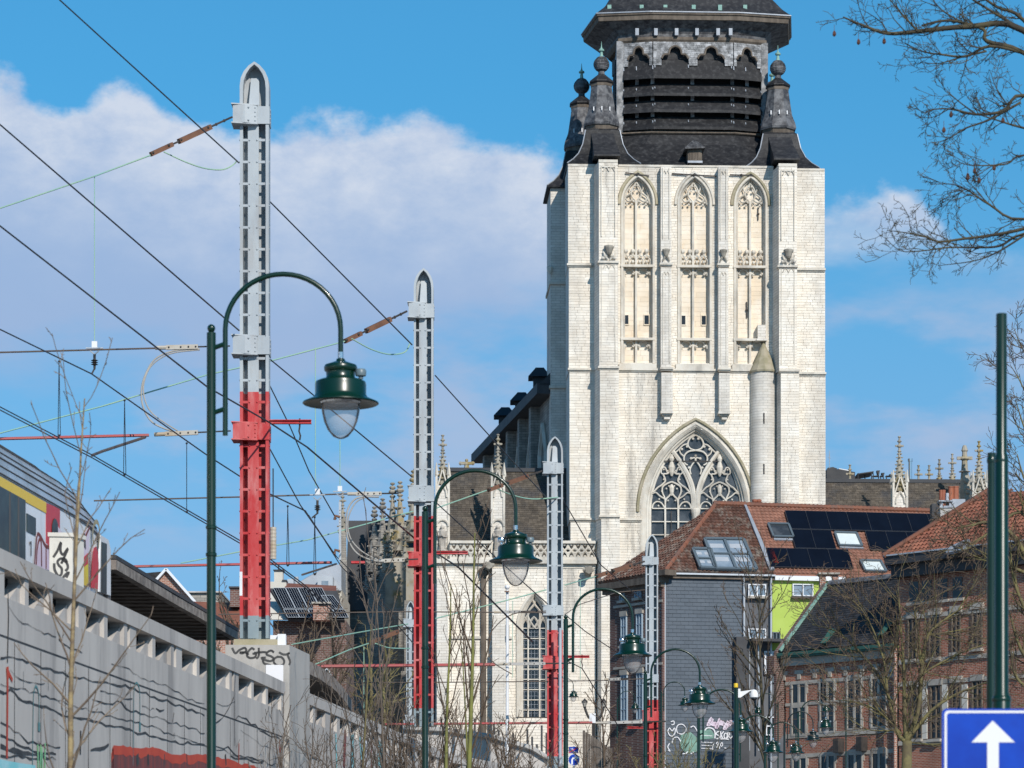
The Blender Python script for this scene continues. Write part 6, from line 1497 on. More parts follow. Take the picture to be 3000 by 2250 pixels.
for p in ([(893, 655), (893, 1300)], [(965, 705), (1105, 772)], [(1108, 790), (1085, 1535)]): ribbon(mb, FT, [DT(x, y) for x, y in p], .03, .010)
mb.build('door_line', 'train_rib', tr_)
mb = MB(); mb.prism([FT.pt(*DT(x, y), .02) for x, y in [(1205, 900), (1300, 960), (1330, 1080), (1330, 1640), (1195, 1590), (1205, 1000)]], FT.n * -.03); ed = mb.build('end_door', 'train_white', tr_)
mb = MB(); mb.prism([FT.pt(*DT(x, y), .03) for x, y in [(1213, 985), (1275, 1010), (1272, 1625), (1208, 1605)]], FT.n * -.006); mb.build('end_door_glass', 'train_glass', ed)
mb = MB(); fbox(mb, FT, aend - .03, aend + .14, 4.7, zj - .55, -2.2, .0); mb.build('gangway', 'train_end', tr_)
gp = {'paint_pink': [[(420, 1290), (440, 880), (600, 1050), (595, 1330)], [(700, 800), (760, 890), (690, 900)], [(930, 1000), (1080, 800), (1075, 1100), (1000, 1260)]],
      'paint_maroon': [], 'paint_yellow': [[(990, 1180), (1065, 1140), (1065, 1530), (985, 1500)]], 'train_red': [[(1110, 1250), (1130, 1060), (1160, 1040), (1180, 1110), (1190, 1260), (1180, 1560), (1100, 1540)], [(1000, 1180), (1060, 1120), (1060, 1250), (1010, 1290)]]}
for i, (m_, polys) in enumerate(gp.items()):
    if polys:
        for p in polys: mb = MB(); mb.prism([FT.pt(*DT(x, y), .008 + .0012 * i) for x, y in p], FT.n * -.003); mb.build('graffiti_fill', m_, tr_)
mb = MB()
for p in ([(410, 1260), (425, 1050), (445, 890), (490, 930), (540, 1030), (590, 1050)], [(430, 1260), (440, 1080), (465, 960), (490, 990), (495, 1280)], [(590, 1050), (598, 1330)], [(550, 1040), (550, 1310)], [(985, 1020), (1080, 800)], [(1082, 1120), (1075, 1530)]): ribbon(mb, FT, [DT(x, y) for x, y in spath(p, 3)], .045, .0135)
mb.build('graffiti_outline', 'paint_maroon', tr_)
mb = MB()
for p in ([(1125, 1010), (1115, 900), (1130, 780), (1160, 740), (1190, 790), (1195, 920), (1185, 1060)],): ribbon(mb, FT, [DT(x, y) for x, y in spath(p, 4)], .07, .0135)
mb.build('graffiti_olive', 'stone_moss', tr_)
# lineside cabinet between the train and the parapet
FCb = Frame(P(178, 2690, 38.7), (1, .12, 0), (0, 0, 1))
cb = thing('lineside_cabinet', 'cream lineside cabinet with black scrawled tag in front of train', 'cabinet', P(178, 1740, 38.7))
a0, b1 = FCb.px(*DT(600, 920)); a1 = FCb.px(*DT(882, 920))[0]
mb = MB(); fbox(mb, FCb, a0, a1, 2.65, b1, -.3, 0, skew=.45); mb.build('box', 'cabinet', cb)
mb = MB(); fbox(mb, FCb, a0 - .02, a1 + .02, b1, b1 + .05, -.3, .02, skew=.45); mb.build('lid', 'cabinet', cb)
mb = MB(); fbox(mb, FCb, a0 + .06, a1 - .06, 2.8, b1 - .08, -.02, .006); mb.build('door', 'cabinet', cb)
mb = MB()
for p in ([(650, 1170), (700, 1090), (740, 990), (735, 1060), (740, 1110), (770, 1140), (825, 1065), (790, 1150), (745, 1250)], [(815, 1235), (790, 1195), (735, 1190), (700, 1225), (715, 1270), (750, 1310), (745, 1380), (705, 1395), (665, 1320), (660, 1245)], [(760, 1200), (810, 1240), (825, 1300), (795, 1340)], [(760, 1430), (790, 1390), (835, 1355), (805, 1420)]):
    ribbon(mb, FCb, [DT(x, y) for x, y in spath(p, 4)], .032, .009)
mb.build('graffiti_tag', 'paint_black', cb)

# ------------------------------------------------------------------ catenary masts
def mast(name, label, cx, ytop, Y, k, sx, marks, pitch=64.0, length=1690):
    """k: size against the first mast, sx: width factor; marks: pixel rows of the first mast below the tip."""
    s = 53.4 / FX; w = .252 * sx
    base = P(cx, ytop, Y); zt = base.z; loc = Vector((base.x, Y, zt - length * s))
    t = thing(name, label, 'mast', loc, 'overhead line masts along the viaduct')
    H = length * s
    z = lambda row: H - row * s
    rs, re = marks['red']; D = .34
    bands = [(125, rs, 'mast_grey'), (rs, re, 'mast_red'), (re, length, 'mast_foot')]
    for b0, b1, m_ in bands:
        za, zb = z(b1), z(b0)
        mb = MB(); mb.box(-w, -w + .055 * sx, 0, D, za, zb); mb.build('side_channel', m_, t, local=True)
        mb = MB(); mb.box(w - .055 * sx, w, 0, D, za, zb); mb.build('side_channel', m_, t, local=True)
        mb = MB(); mb.box(-w + .055 * sx, w - .055 * sx, .235, .255, za, zb); mb.build('back_plate', m_, t, local=True)
        mb = MB(); mb.box(-.115 * sx, .075 * sx, .035, .055, za, zb); mb.box(-.03 * sx, -.015 * sx, .055, .235, za, zb); mb.build('centre_plate', m_, t, local=True)
    n = int((length - 190) / pitch)
    for m_, a_, b_ in (('mast_grey', 0, rs), ('mast_red', rs, re), ('mast_foot', re, length)):
        rv = MB(); bm_ = []
        for xa, xb in ((-w + .055 * sx, -.116 * sx), (.076 * sx, w - .055 * sx)):
            q = MB(); q.box(xa, xb, .030, .052, -.022, .022); bm_.append(q)
        first = [None, None]
        for i in range(n):
            row = 229 + i * pitch
            if not (a_ <= row < b_): continue
            for e in (0, 1):
                if first[e] is None: first[e] = bo = bm_[e].build('batten', m_, t, local=True)
                else: bo = bpy.data.objects.new('batten', first[e].data); COL.objects.link(bo); bo.parent = t
                bo.location.z = z(row)
            for q in (-.085, .045): rv.ball(Vector((q * sx, .03, z(row))), .016, 6, 4)
            for q in (-w, w): rv.ball(Vector((q, .05, z(row))), .016, 6, 4)
        if rv.v: tag(rv.build('rivets', m_, t, local=True), kind='stuff')
    # pointed head: ogive frame with plate inside
    half = 42 * s * sx * 1.02
    og = [(-half, z(125)), (-half, z(70)), (-half * .93, z(48)), (-half * .72, z(28)), (-half * .38, z(11)), (0, z(0)), (half * .38, z(11)), (half * .72, z(28)), (half * .93, z(48)), (half, z(70)), (half, z(125))]
    inn = [(x * .78, zz - 8 * s) for x, zz in og]; inn[0] = (inn[0][0], z(125)); inn[-1] = (inn[-1][0], z(125))
    mb = MB(); nn = len(og)
    vs = [Vector((x, y, zz)) for y in (0, .34) for x, zz in og] + [Vector((x, y, zz)) for y in (0, .34) for x, zz in inn]; fs = []
    for i in range(nn - 1):
        fs += [(i, i + 1, 2 * nn + i + 1, 2 * nn + i), (nn + i, 3 * nn + i, 3 * nn + i + 1, nn + i + 1), (i, nn + i, nn + i + 1, i + 1), (2 * nn + i, 2 * nn + i + 1, 3 * nn + i + 1, 3 * nn + i)]
    mb.add(vs, fs); hd = mb.build('pointed_head', 'mast_grey', t, local=True)
    mb = MB(); mb.prism([Vector((x, .25, zz)) for x, zz in inn], (0, .02, 0)); mb.build('head_plate', 'mast_grey', hd, local=True)
    mb = MB(); mb.hexa([Vector((-.10 * sx, .045, z(125))), Vector((.085 * sx, .045, z(125))), Vector((.07 * sx, .16, z(42))), Vector((-.07 * sx, .16, z(42))), Vector((-.10 * sx, .07, z(125))), Vector((.085 * sx, .07, z(125))), Vector((.07 * sx, .19, z(42))), Vector((-.07 * sx, .19, z(42)))]); mb.build('head_tongue', 'mast_grey', hd, local=True)
    for row, hgt in marks['brk']:
        m_ = 'mast_grey' if row < rs else 'mast_red'
        mb = MB(); za, zb = z(row + hgt), z(row)
        mb.box(-w - .11, -w + .10, -.13, .30, za + .01, zb - .01); br = mb.build('bracket', m_, t, local=True)
        mb = MB(); mb.hexa([Vector((-w + .10, -.13, za + .01)), Vector((.05 * sx, -.06, za + .01)), Vector((.05 * sx, -.06, zb - .01)), Vector((-w + .10, -.13, zb - .01)), Vector((-w + .10, .0, za + .01)), Vector((.05 * sx, .0, za + .01)), Vector((.05 * sx, .0, zb - .01)), Vector((-w + .10, .0, zb - .01))]); mb.box(.05 * sx, w + .012, -.018, .0, za + .01, zb - .01); mb.box(w, w + .014, 0, .34, za + .01, zb - .01); mb.build('bracket_plate', m_, br, local=True)
        mb = MB()
        for zz in (za, zb):
            mb.hexa([Vector((-w - .135, -.165, zz - .008)), Vector((.06 * sx, -.07, zz - .008)), Vector((.06 * sx, -.07, zz + .012)), Vector((-w - .135, -.165, zz + .012)), Vector((-w - .135, .3, zz - .008)), Vector((.06 * sx, .3, zz - .008)), Vector((.06 * sx, .3, zz + .012)), Vector((-w - .135, .3, zz + .012))])
        mb.build('bracket_flange', m_, br, local=True)
        mb = MB()
        for q in range(4):
            zz = za + (zb - za) * (q + .7) / 4.4; mb.ball(Vector((.02 * sx, -.075, zz)), .014, 6, 4); mb.ball(Vector((w + .016, .1, zz)), .014, 6, 4); 
            if q in (0, 3): mb.ball(Vector((-.09 * sx, -.12, zz)), .017, 6, 4)
        mb.build('bracket_rivet', m_, br, local=True)
    if marks.get('arm'):
        row, a_, b_ = marks['arm']; mb = MB(); zz = z(row); mb.box(w if a_ > 0 else -w - b_, w + b_ if a_ > 0 else -w, .10, .20, zz - .035, zz - .022); mb.box(w if a_ > 0 else -w - b_, w + b_ if a_ > 0 else -w, .10, .20, zz + .022, zz + .035); mb.box(w if a_ > 0 else -w - b_, w + b_ if a_ > 0 else -w, .14, .16, zz - .022, zz + .022)
        am = mb.build('side_arm', 'mast_red', t, local=True)
        mb = MB(); xx = (w + b_ * .72) if a_ > 0 else (-w - b_ * .72); mb.tube([Vector((xx, .15, zz + .06)), Vector((xx, .15, zz - .08)), Vector((xx - .012, .15, zz - .16)), Vector((xx + .012, .15, zz - .24)), Vector((xx, .15, zz - .32))], .016, 5); mb.build('hanger_chain', 'iron', am, local=True)
    if marks.get('plate'):
        mb = MB(); mb.box(-w - .004, -w + .045, -.006, -.002, z(1710 - 180 + 35), z(1710 - 180 - 35)); mb.build('white_marker', 'white_paint', t, local=True)
    t.scale = (k * Y / 53.4 if False else 1, 1, 1)
    return t
B1 = {'red': (967, 1623), 'brk': [(130, 55), (805, 55), (1060, 50)], 'arm': (1052, 1, .73), 'plate': True}
mast('catenary_mast', 'tallest grey riveted mast with red lower part on the graffitied pier', 745, 180, 53.4, 1, 1.0, B1)
B2 = {'red': (914, 1623), 'brk': [(130, 55), (805, 57), (1050, 50)], 'arm': (1047, 1, .75)}
mast('catenary_mast', 'second grey and red mast behind the lamp before the aisle roof', 1241, 785, 67.2, 1, .85, B2)
B3 = {'red': (919, 1519), 'brk': [(125, 54), (805, 46), (1045, 60)], 'arm': (1044, 1, .75)}
mast('catenary_mast', 'third grey and red mast standing before the aisle window of the church', 1626, 1278, 86.5, 1, .88, B3)
B4 = {'red': (947, 1600), 'brk': [(130, 46), (800, 50), (1010, 60)], 'arm': (1105, -1, .62)}
mast('catenary_mast', 'fourth grey and red mast in front of the dark brick side facade', 1910, 1565, 104.3, 1, .83, B4)
B5 = {'red': (1200, 1500), 'brk': [(130, 55), (805, 57)]}
mast('catenary_mast', 'distant narrow pale mast just left of the second red mast', 1203, 1760, 128, 1, .72, B5)
mast('catenary_mast', 'farthest mast with only its pale pointed tip above the canopy edge', 957, 1957, 112, 1, .80, {'red': (1200, 1500), 'brk': [(130, 55)]})
# round barrel insulator weight beside the first mast
t = thing('balance_weight', 'stack of pale disc weights hanging beside the first red mast', 'weight', P(800, 1638, 54))
mb = MB(); c = P(800, 1638, 54.2); mb.lathe(c, [(.055 if k % 2 else .06, k * .033) for k in range(18)], 12); mb.build('discs', 'anchor_pale', t)
mb = MB(); mb.tube([c + Vector((0, 0, .5)), c + Vector((0, 0, 1.6))], .012, 5); mb.build('rod', 'iron', t)

# ------------------------------------------------------------------ overhead wires
def wire(name, label, pts, w, mat='wire', cat='wire', group='overhead railway wires', curve=False):
    """pts: (x, y, distance); w: thickness in photo pixels."""
    Q = [P(*p) for p in pts]
    if curve: Q = smooth_path([tuple(q) for q in Q], 6)
    mb = MB(); mb.tube(Q, [w * .5 * q.y / FX for q in Q], 6)
    return tag(mb.build(name, mat), label, cat, group)
wire('overhead_wire', 'dark wire from the top edge down to the tallest mast', [(120, -50, 36), (175, 0, 37), (700, 477, 53.2)], 4.5)
wire('overhead_wire', 'dark wire from the tallest mast down to the second mast', [(788, 588, 53.8), (1207, 1010, 66.8)], 4.2)
wire('overhead_wire', 'dark wire from the second mast down to the third mast', [(1275, 1100, 67.5), (1455, 1300, 77), (1605, 1462, 86), (1650, 1462, 87)], 3.6)
wire('overhead_wire', 'dark wire from the third mast across the tower foot to the right', [(1650, 1465, 87), (1760, 1655, 94), (1890, 1765, 104)], 3)
wire('overhead_wire', 'dark wire from left edge to the middle bracket of tallest mast', [(-30, 340, 36), (0, 365, 37), (700, 968, 53.4)], 5)
wire('overhead_wire', 'dark wire from tallest mast middle bracket down past the first lamp head', [(788, 1050, 53.8), (1000, 1225, 59), (1207, 1397, 66.8)], 4.2)
wire('overhead_wire', 'dark wire from second mast behind the second lamp head', [(1275, 1470, 67.5), (1460, 1640, 76), (1535, 1708, 80), (1605, 1770, 86)], 3.4)
wire('overhead_wire', 'thick dark wire from left edge crossing in front of the red mast', [(-30, 640, 34), (0, 662, 35), (608, 1134, 49), (788, 1237, 53), (900, 1310, 57), (1225, 1586, 68), (1343, 1662, 73), (1560, 1880, 84)], 5.5)
wire('overhead_wire', 'sagging messenger wire from left edge below the insulator', [(-30, 950, 39), (0, 965, 40), (268, 1095, 45), (606, 1333, 54), (702, 1395, 57), (790, 1447, 60), (895, 1497, 63)], 4.5)
wire('contact_wire', 'upper of the twin contact wires above the train roof', [(-30, 1178, 37), (0, 1192, 38), (270, 1333, 44), (702, 1583, 54), (790, 1637, 57), (890, 1712, 62), (985, 1790, 68)], 4)
wire('contact_wire', 'lower of the twin contact wires above the train roof', [(-30, 1187, 37), (0, 1201, 38), (270, 1341, 44), (702, 1591, 54), (790, 1645, 57), (890, 1719, 62), (985, 1800, 68)], 4)
wire('overhead_wire', 'brown cross wire holding the insulator left of the first lamp', [(-20, 1033, 50), (460, 1020, 52)], 5, 'wire_brown')
wire('overhead_wire', 'long brown cross wire above the second red cross tube', [(275, 1467, 66), (700, 1456, 66.5), (1020, 1447, 67)], 4.5, 'wire_brown')
wire('overhead_wire', 'thin brown cross wire in front of the aisle wall', [(640, 1800, 84), (1180, 1792, 85), (1450, 1794, 86), (1600, 1795, 86)], 3.5, 'wire_brown')
wire('overhead_wire', 'lower brown cross wire in front of the aisle wall', [(1000, 2000, 86), (1300, 1999, 86), (1600, 1996, 86), (1780, 1994, 104), (1890, 1988, 104)], 3, 'wire_brown')
wire('overhead_wire', 'dark wire crossing the bright buttress beside the third lamp', [(1655, 1800, 90), (1700, 1770, 92), (1810, 1735, 104), (1890, 1728, 104)], 2.6, 'wire_brown')
wire('overhead_wire', 'dark wire falling from third lamp pole across the white buttress', [(1655, 1800, 88), (1715, 1850, 92), (1805, 1910, 100)], 3)
wire('overhead_wire', 'dark wire ending low before the brick side facade', [(1660, 1935, 88), (1705, 1958, 92), (1810, 2125, 104)], 3)
wire('overhead_wire', 'steep dark wire from tallest mast crossing the red side arm', [(788, 1125, 53.8), (850, 1250, 58), (905, 1380, 62), (985, 1520, 68)], 3.6)
wire('overhead_wire', 'steep dark wire right of the red mast down to the insulator post', [(788, 1310, 54), (880, 1480, 60), (985, 1630, 68)], 3.6)
wire('overhead_wire', 'dark wire from insulator post down to the bushes', [(895, 1497, 63), (985, 1630, 68), (1100, 1745, 78), (1215, 1860, 86)], 3)
wire('overhead_wire', 'dark wire crossing the shaded side of the church', [(905, 1510, 64), (1000, 1660, 72), (1130, 1790, 82), (1215, 1890, 88)], 3)
# copper green span wires
for i, (lb, pts) in enumerate((('green copper span wire climbing to the top of tallest mast', [(-20, 617, 47), (0, 610, 47), (280, 515, 50), (440, 455, 51.5)]),
                               ('long green copper wire passing behind the first lamp bracket', [(-20, 1275, 56), (0, 1269, 56), (300, 1190, 58), (607, 1098, 61), (790, 1058, 63), (1010, 1000, 65)]),
                               ('green copper wire in front of the aisle roof towards third mast', [(1275, 1490, 78), (1425, 1437, 82)]),
                               ('long pale green wire from the viaduct to the second mast', [(530, 1650, 62), (720, 1613, 64), (900, 1582, 66), (1210, 1498, 70)]),
                               ('green copper wire rising before the aisle wall window', [(1276, 1812, 80), (1480, 1760, 84), (1600, 1728, 86)]),
                               ('green copper wire from the third mast towards the fourth mast', [(1655, 1714, 90), (1745, 1689, 97)]),
                               ('pale green wire low behind the pier towards the far mast', [(855, 1888, 80), (1050, 1853, 90), (1195, 1828, 100)]),
                               ('pale green wire sagging down to the red cross tube', [(920, 1948, 84), (1020, 1905, 88), (1080, 1885, 92)]))):
    wire('span_wire', lb, pts, 4.2 if i < 2 else 3.6, 'wire_patina', group='green copper span wires')
# timber strain insulators
def strain(label, p, q, Y, n, scale=1.0, mat='anchor_brown'):
    t = thing('strain_insulator', label, 'insulator', P(*p, Y), 'strain insulators on the span wires')
    a, b = P(*p, Y), P(*q, Y + 1.2); s = Y / FX
    d = (b - a); L = d.length; d.normalize()
    mb = MB(); mb.bar(a, a + d * L * .26, 11 * s * scale, 13 * s * scale); mb.build('short_bar', mat, t)
    mb = MB(); mb.tube([a + d * L * .26, a + d * L * .34], 3 * s * scale, 5); mb.tube([a + d * L * .72, a + d * L], 3.2 * s * scale, 5); mb.build('link', 'iron', t)
    mb = MB(); mb.bar(a + d * L * .34, a + d * L * .73, 13 * s * scale, 15 * s * scale); mb.build('long_bar', mat, t)
    mb = MB()
    for u_ in (.03, .22, .37, .70): mb.ball(a + d * L * u_ - Vector((0, 8 * s * scale, 0)), 4.5 * s * scale, 6, 4)
    for u_ in (.80, .90): mb.ball(a + d * L * u_, 5 * s * scale, 5, 4)
    mb.build('bolt', 'iron', t)
    mb = MB(); c0, c1 = a + d * L * .12, b; 
    return t
strain('brown timber strain insulator at the top of the tallest mast', (442, 452), (680, 343), 51.5, 1)
strain('brown timber strain insulator left of the second mast top', (1010, 1000), (1192, 912), 65, 1)
strain('brown timber strain insulator left of the third mast top', (1430, 1436), (1588, 1380), 82, 1, .85)
strain('brown timber strain insulator left of the fourth mast top', (1745, 1689), (1888, 1645), 97, 1, .9)
strain('brown timber strain insulator in front of the dark church side', (1082, 1884), (1196, 1838), 92, 1, .8)
wire('jumper_cable', 'drooping jumper cable below the top of the tallest mast', [(480, 445, 52), (545, 475, 52.2), (600, 493, 52.5), (650, 497, 52.8), (680, 485, 53), (695, 470, 53)], 4, 'wire_patina', 'cable', 'jumper cables at the mast heads', True)
wire('jumper_cable', 'drooping jumper cable below the second mast top', [(1030, 992, 65), (1085, 1022, 65.5), (1140, 1038, 66), (1185, 1032, 66.5), (1200, 1008, 67)], 4, 'wire_patina', 'cable', 'jumper cables at the mast heads', True)
wire('jumper_cable', 'pale jumper cable in front of aisle roof near third mast', [(1440, 1425, 82), (1500, 1450, 84), (1560, 1462, 85), (1635, 1457, 86)], 3.6, 'wire_patina', 'cable', 'jumper cables at the mast heads', True)
wire('jumper_cable', 'pale green jumper cable before the dark church side', [(1100, 1885, 92), (1140, 1898, 93), (1200, 1900, 95)], 3.6, 'wire_patina', 'cable', 'jumper cables at the mast heads', True)
for i, (lb, pts, m_, w) in enumerate((('outer pale cable loop left of the first lamp', [(585, 1022, 52), (510, 1028, 52), (455, 1052, 52), (425, 1100, 52), (414, 1150, 52), (422, 1200, 52), (450, 1240, 52), (505, 1264, 52)], 'rope_pale', 5),
                                      ('inner pale cable loop left of the first lamp', [(585, 1025, 52), (500, 1036, 52), (445, 1070, 52), (422, 1120, 52), (424, 1170, 52), (450, 1215, 52), (520, 1262, 52)], 'rope_pale', 4),
                                      ('outer pale cable loop left of the second mast', [(1110, 1456, 66), (1050, 1458, 66), (1022, 1485, 66), (1014, 1530, 66), (1020, 1580, 66), (1045, 1620, 66), (1085, 1640, 66), (1120, 1645, 66)], 'rope_pale', 5),
                                      ('inner pale cable loop left of the second mast', [(1090, 1452, 66), (1045, 1470, 66), (1020, 1520, 66), (1026, 1575, 66), (1060, 1615, 66), (1110, 1642, 66)], 'rope_pale', 4),
                                      ('grey cable loop before the church aisle wall', [(1600, 1790, 85), (1500, 1800, 85), (1440, 1850, 85), (1430, 1900, 85), (1445, 1940, 85), (1500, 1975, 85)], 'wire_brown', 3))):
    wire('cable_loop', lb, pts, w, m_, 'cable', 'cable loops at the cross spans', True)
# red cross tubes
for lb, pts, w in (('red cross tube above the train roof', [(-20, 1286, 52), (436, 1275, 52.8)], 9), ('long red cross tube passing behind the tallest mast', [(335, 1661, 66), (972, 1648, 67)], 8),
                   ('red cross tube behind the pier before the church', [(880, 1953, 85), (1450, 1947, 86)], 10), ('lowest red cross tube before the church wall', [(1128, 2122, 103), (1735, 2117, 104)], 7)):
    wire('cross_tube', lb, pts, w, 'tube_red', 'tube', 'red cross tubes')
wire('cross_tube', 'short bright red cross tube left of second mast bracket', [(1028, 1648, 66.6), (1068, 1648, 66.7)], 9, 'mast_red', 'tube', 'red cross tubes')
for lb, a, b, Y in (('pale insulator beside the first lamp finial', (455, 1019), (580, 1016), 52), ('pale insulator at the end of upper red tube', (452, 1273), (580, 1267), 52.5), ('pale insulator on the long brown cross wire', (1018, 1447), (1118, 1446), 66.5),
                    ('pale insulator left of the second mast red bracket', (1105, 1644), (1185, 1640), 66.5), ('dark insulator before the church aisle window', (1447, 1794), (1525, 1792), 86), ('long grey insulator on red tube before aisle window', (1447, 1946), (1598, 1944), 86),
                    ('pale insulator on the cross wire before brick side facade', (1770, 1991), (1818, 1989), 104), ('long grey insulator left of the fourth mast', (1745, 2118), (1882, 2115), 104)):
    t = thing('bar_insulator', lb, 'insulator', P(*a, Y), 'bar insulators'); p, q = P(*a, Y), P(*b, Y); d = q - p; s = Y / FX; th2 = 13 if Y < 60 else (11 if Y < 70 else 8)
    mb = MB(); mb.tube([p, p + d * .27], th2 * .46 * s, 8); mb.build('end_cap', 'anchor_pale', t)
    mb = MB(); mb.bar(p + d * .25, q, th2 * .7 * s, th2 * s); mb.build('body', 'anchor_pale' if Y < 80 else 'concrete_light', t)
    mb = MB()
    for u_ in (.32, .6, .78, .95): mb.ball(p + d * u_ - Vector((0, th2 * .4 * s, 0)), th2 * .22 * s, 6, 4)
    mb.build('bolt', 'iron', t)
    mb = MB(); mb.tube([q, q + d * (.75 if Y < 60 else .5)], 2.4 * s, 5); mb.build('link', 'iron', t)
wire('steady_arm', 'dark steady arm holding the contact wires above train', [(270, 1334, 44.5), (300, 1322, 46), (425, 1281, 52)], 9, 'wire_brown', 'steady arm')
wire('steady_arm', 'dark steady arm below the second red cross tube', [(885, 1684, 63), (985, 1652, 67)], 6, 'wire_brown', 'steady arm')
# droppers
for i, (x, y0, y1, Y, lb) in enumerate(((173, 1056, 1276, 43, 'pair'), (365, 1170, 1390, 47, 'pair'), (547, 1296, 1500, 52, 'single'), (843, 1480, 1656, 61, 'pair'), (922, 1512, 1682, 65, 'pair'))):
    lbl = ('dropper wires over the train roof end at the left', 'dropper wires above the steady arm', 'single dropper wire left of the first lamp pole', 'dropper wires right of the balance weight', 'dropper wires left of the insulator post')[i]
    mb = MB(); s = Y / FX
    mb.tube([P(x, y0, Y), P(x - (3 if lb == 'pair' else 0), y1, Y)], 1.1 * s, 4)
    if lb == 'pair': mb.tube([P(x, y0, Y), P(x + 4, y1, Y)], 1.1 * s, 4)
    mb.ball(P(x, y1, Y), 4 * s, 6, 4); mb.ball(P(x, y0 + 3, Y), 3.5 * s, 6, 4)
    tag(mb.build('dropper', 'wire'), lbl, 'dropper', 'droppers of the overhead line')
for i, (x, y0, y1, Y, lb) in enumerate(((277, 518, 1002, 50, 'long pale green drop wire above the ribbed insulator'), (924, 1018, 1425, 64, 'pale green drop wire between the mast and lamp'), (996, 1290, 1430, 65, 'pale green drop wire behind the first lamp globe'), (1700, 1703, 1990, 95, 'thin green drop wire before the church buttress'), (1066, 1895, 2110, 92, 'pale green drop wire in the bushes before church'), (1502, 1760, 1985, 86, 'thin green drop wire before the aisle window'), (1322, 1800, 2000, 84, 'thin dark drop wire before the aisle wall'))):
    wire('drop_wire', lb, [(x, y0, Y), (x, y1, Y)], 2.6 if Y < 80 else 2, 'wire_patina' if i < 6 else 'wire', group='vertical drop wires')
for i, (x, y, Y, k, lb) in enumerate(((277, 1020, 50, 1.0, 'ribbed black insulator with white clamp left of the first lamp'), (930, 1450, 64, .9, 'ribbed insulator with white clamp left of the second mast'), (996, 1440, 65, .8, 'white clamp above the tall insulator post'))):
    t = thing('hanging_insulator', lb, 'insulator', P(x, y, Y), 'hanging insulators'); s = Y / FX * k; c = P(x, y, Y)
    mb = MB(); mb.box(c.x - 8 * s, c.x + 8 * s, c.y - 3 * s, c.y + 3 * s, c.z + 2 * s, c.z + 20 * s); mb.build('clamp', 'white_paint', t)
    mb = MB(); mb.box(c.x - 25 * s, c.x + 25 * s, c.y - 4 * s, c.y + 4 * s, c.z - 1.5 * s, c.z + 1.5 * s); mb.tube([c + Vector((-13 * s, 0, -8 * s)), c + Vector((0, 0, -18 * s)), c + Vector((13 * s, 0, -8 * s))], 2 * s, 5); mb.build('yoke', 'zinc', t)
    if i < 2:
        mb = MB(); mb.lathe(c, [(3 * s, -62 * s), (4 * s, -50 * s), (11 * s, -48 * s), (4 * s, -45 * s), (11 * s, -42 * s), (4 * s, -39 * s), (11 * s, -36 * s), (4 * s, -33 * s), (4 * s, -18 * s)], 10); mb.build('ribbed_body', 'iron', t)
        mb = MB(); mb.tube([c + Vector((0, 0, -60 * s)), c + Vector((-8 * s if i == 0 else -18 * s, 0, -75 * s))], 2.6 * s, 5); mb.build('hook', 'iron', t)
t = thing('insulator_post', 'pale vertical perforated post before the transept', 'post', P(996, 1640, 66))
mb = MB(); s = 66 / FX; c = P(996, 1640, 66); mb.box(c.x - 3.5 * s, c.x + 3.5 * s, c.y, c.y + 6 * s, c.z, c.z + 170 * s); mb.build('bar', 'zinc', t)
mb = MB()
for k in range(6): mb.ball(c + Vector((0, 0, (100 + 9 * k) * s)), 1.5 * s, 5, 4)
mb.build('hole', 'iron', t)
mb = MB()
for z_ in (125, 25): mb.tube([c + Vector((0, 0, z_ * s)), c + Vector((-14 * s, 0, (z_ + 4) * s)), c + Vector((-16 * s, 0, (z_ - 8) * s))], 4 * s, 6)
mb.build('clamp', 'anchor_brown', t)
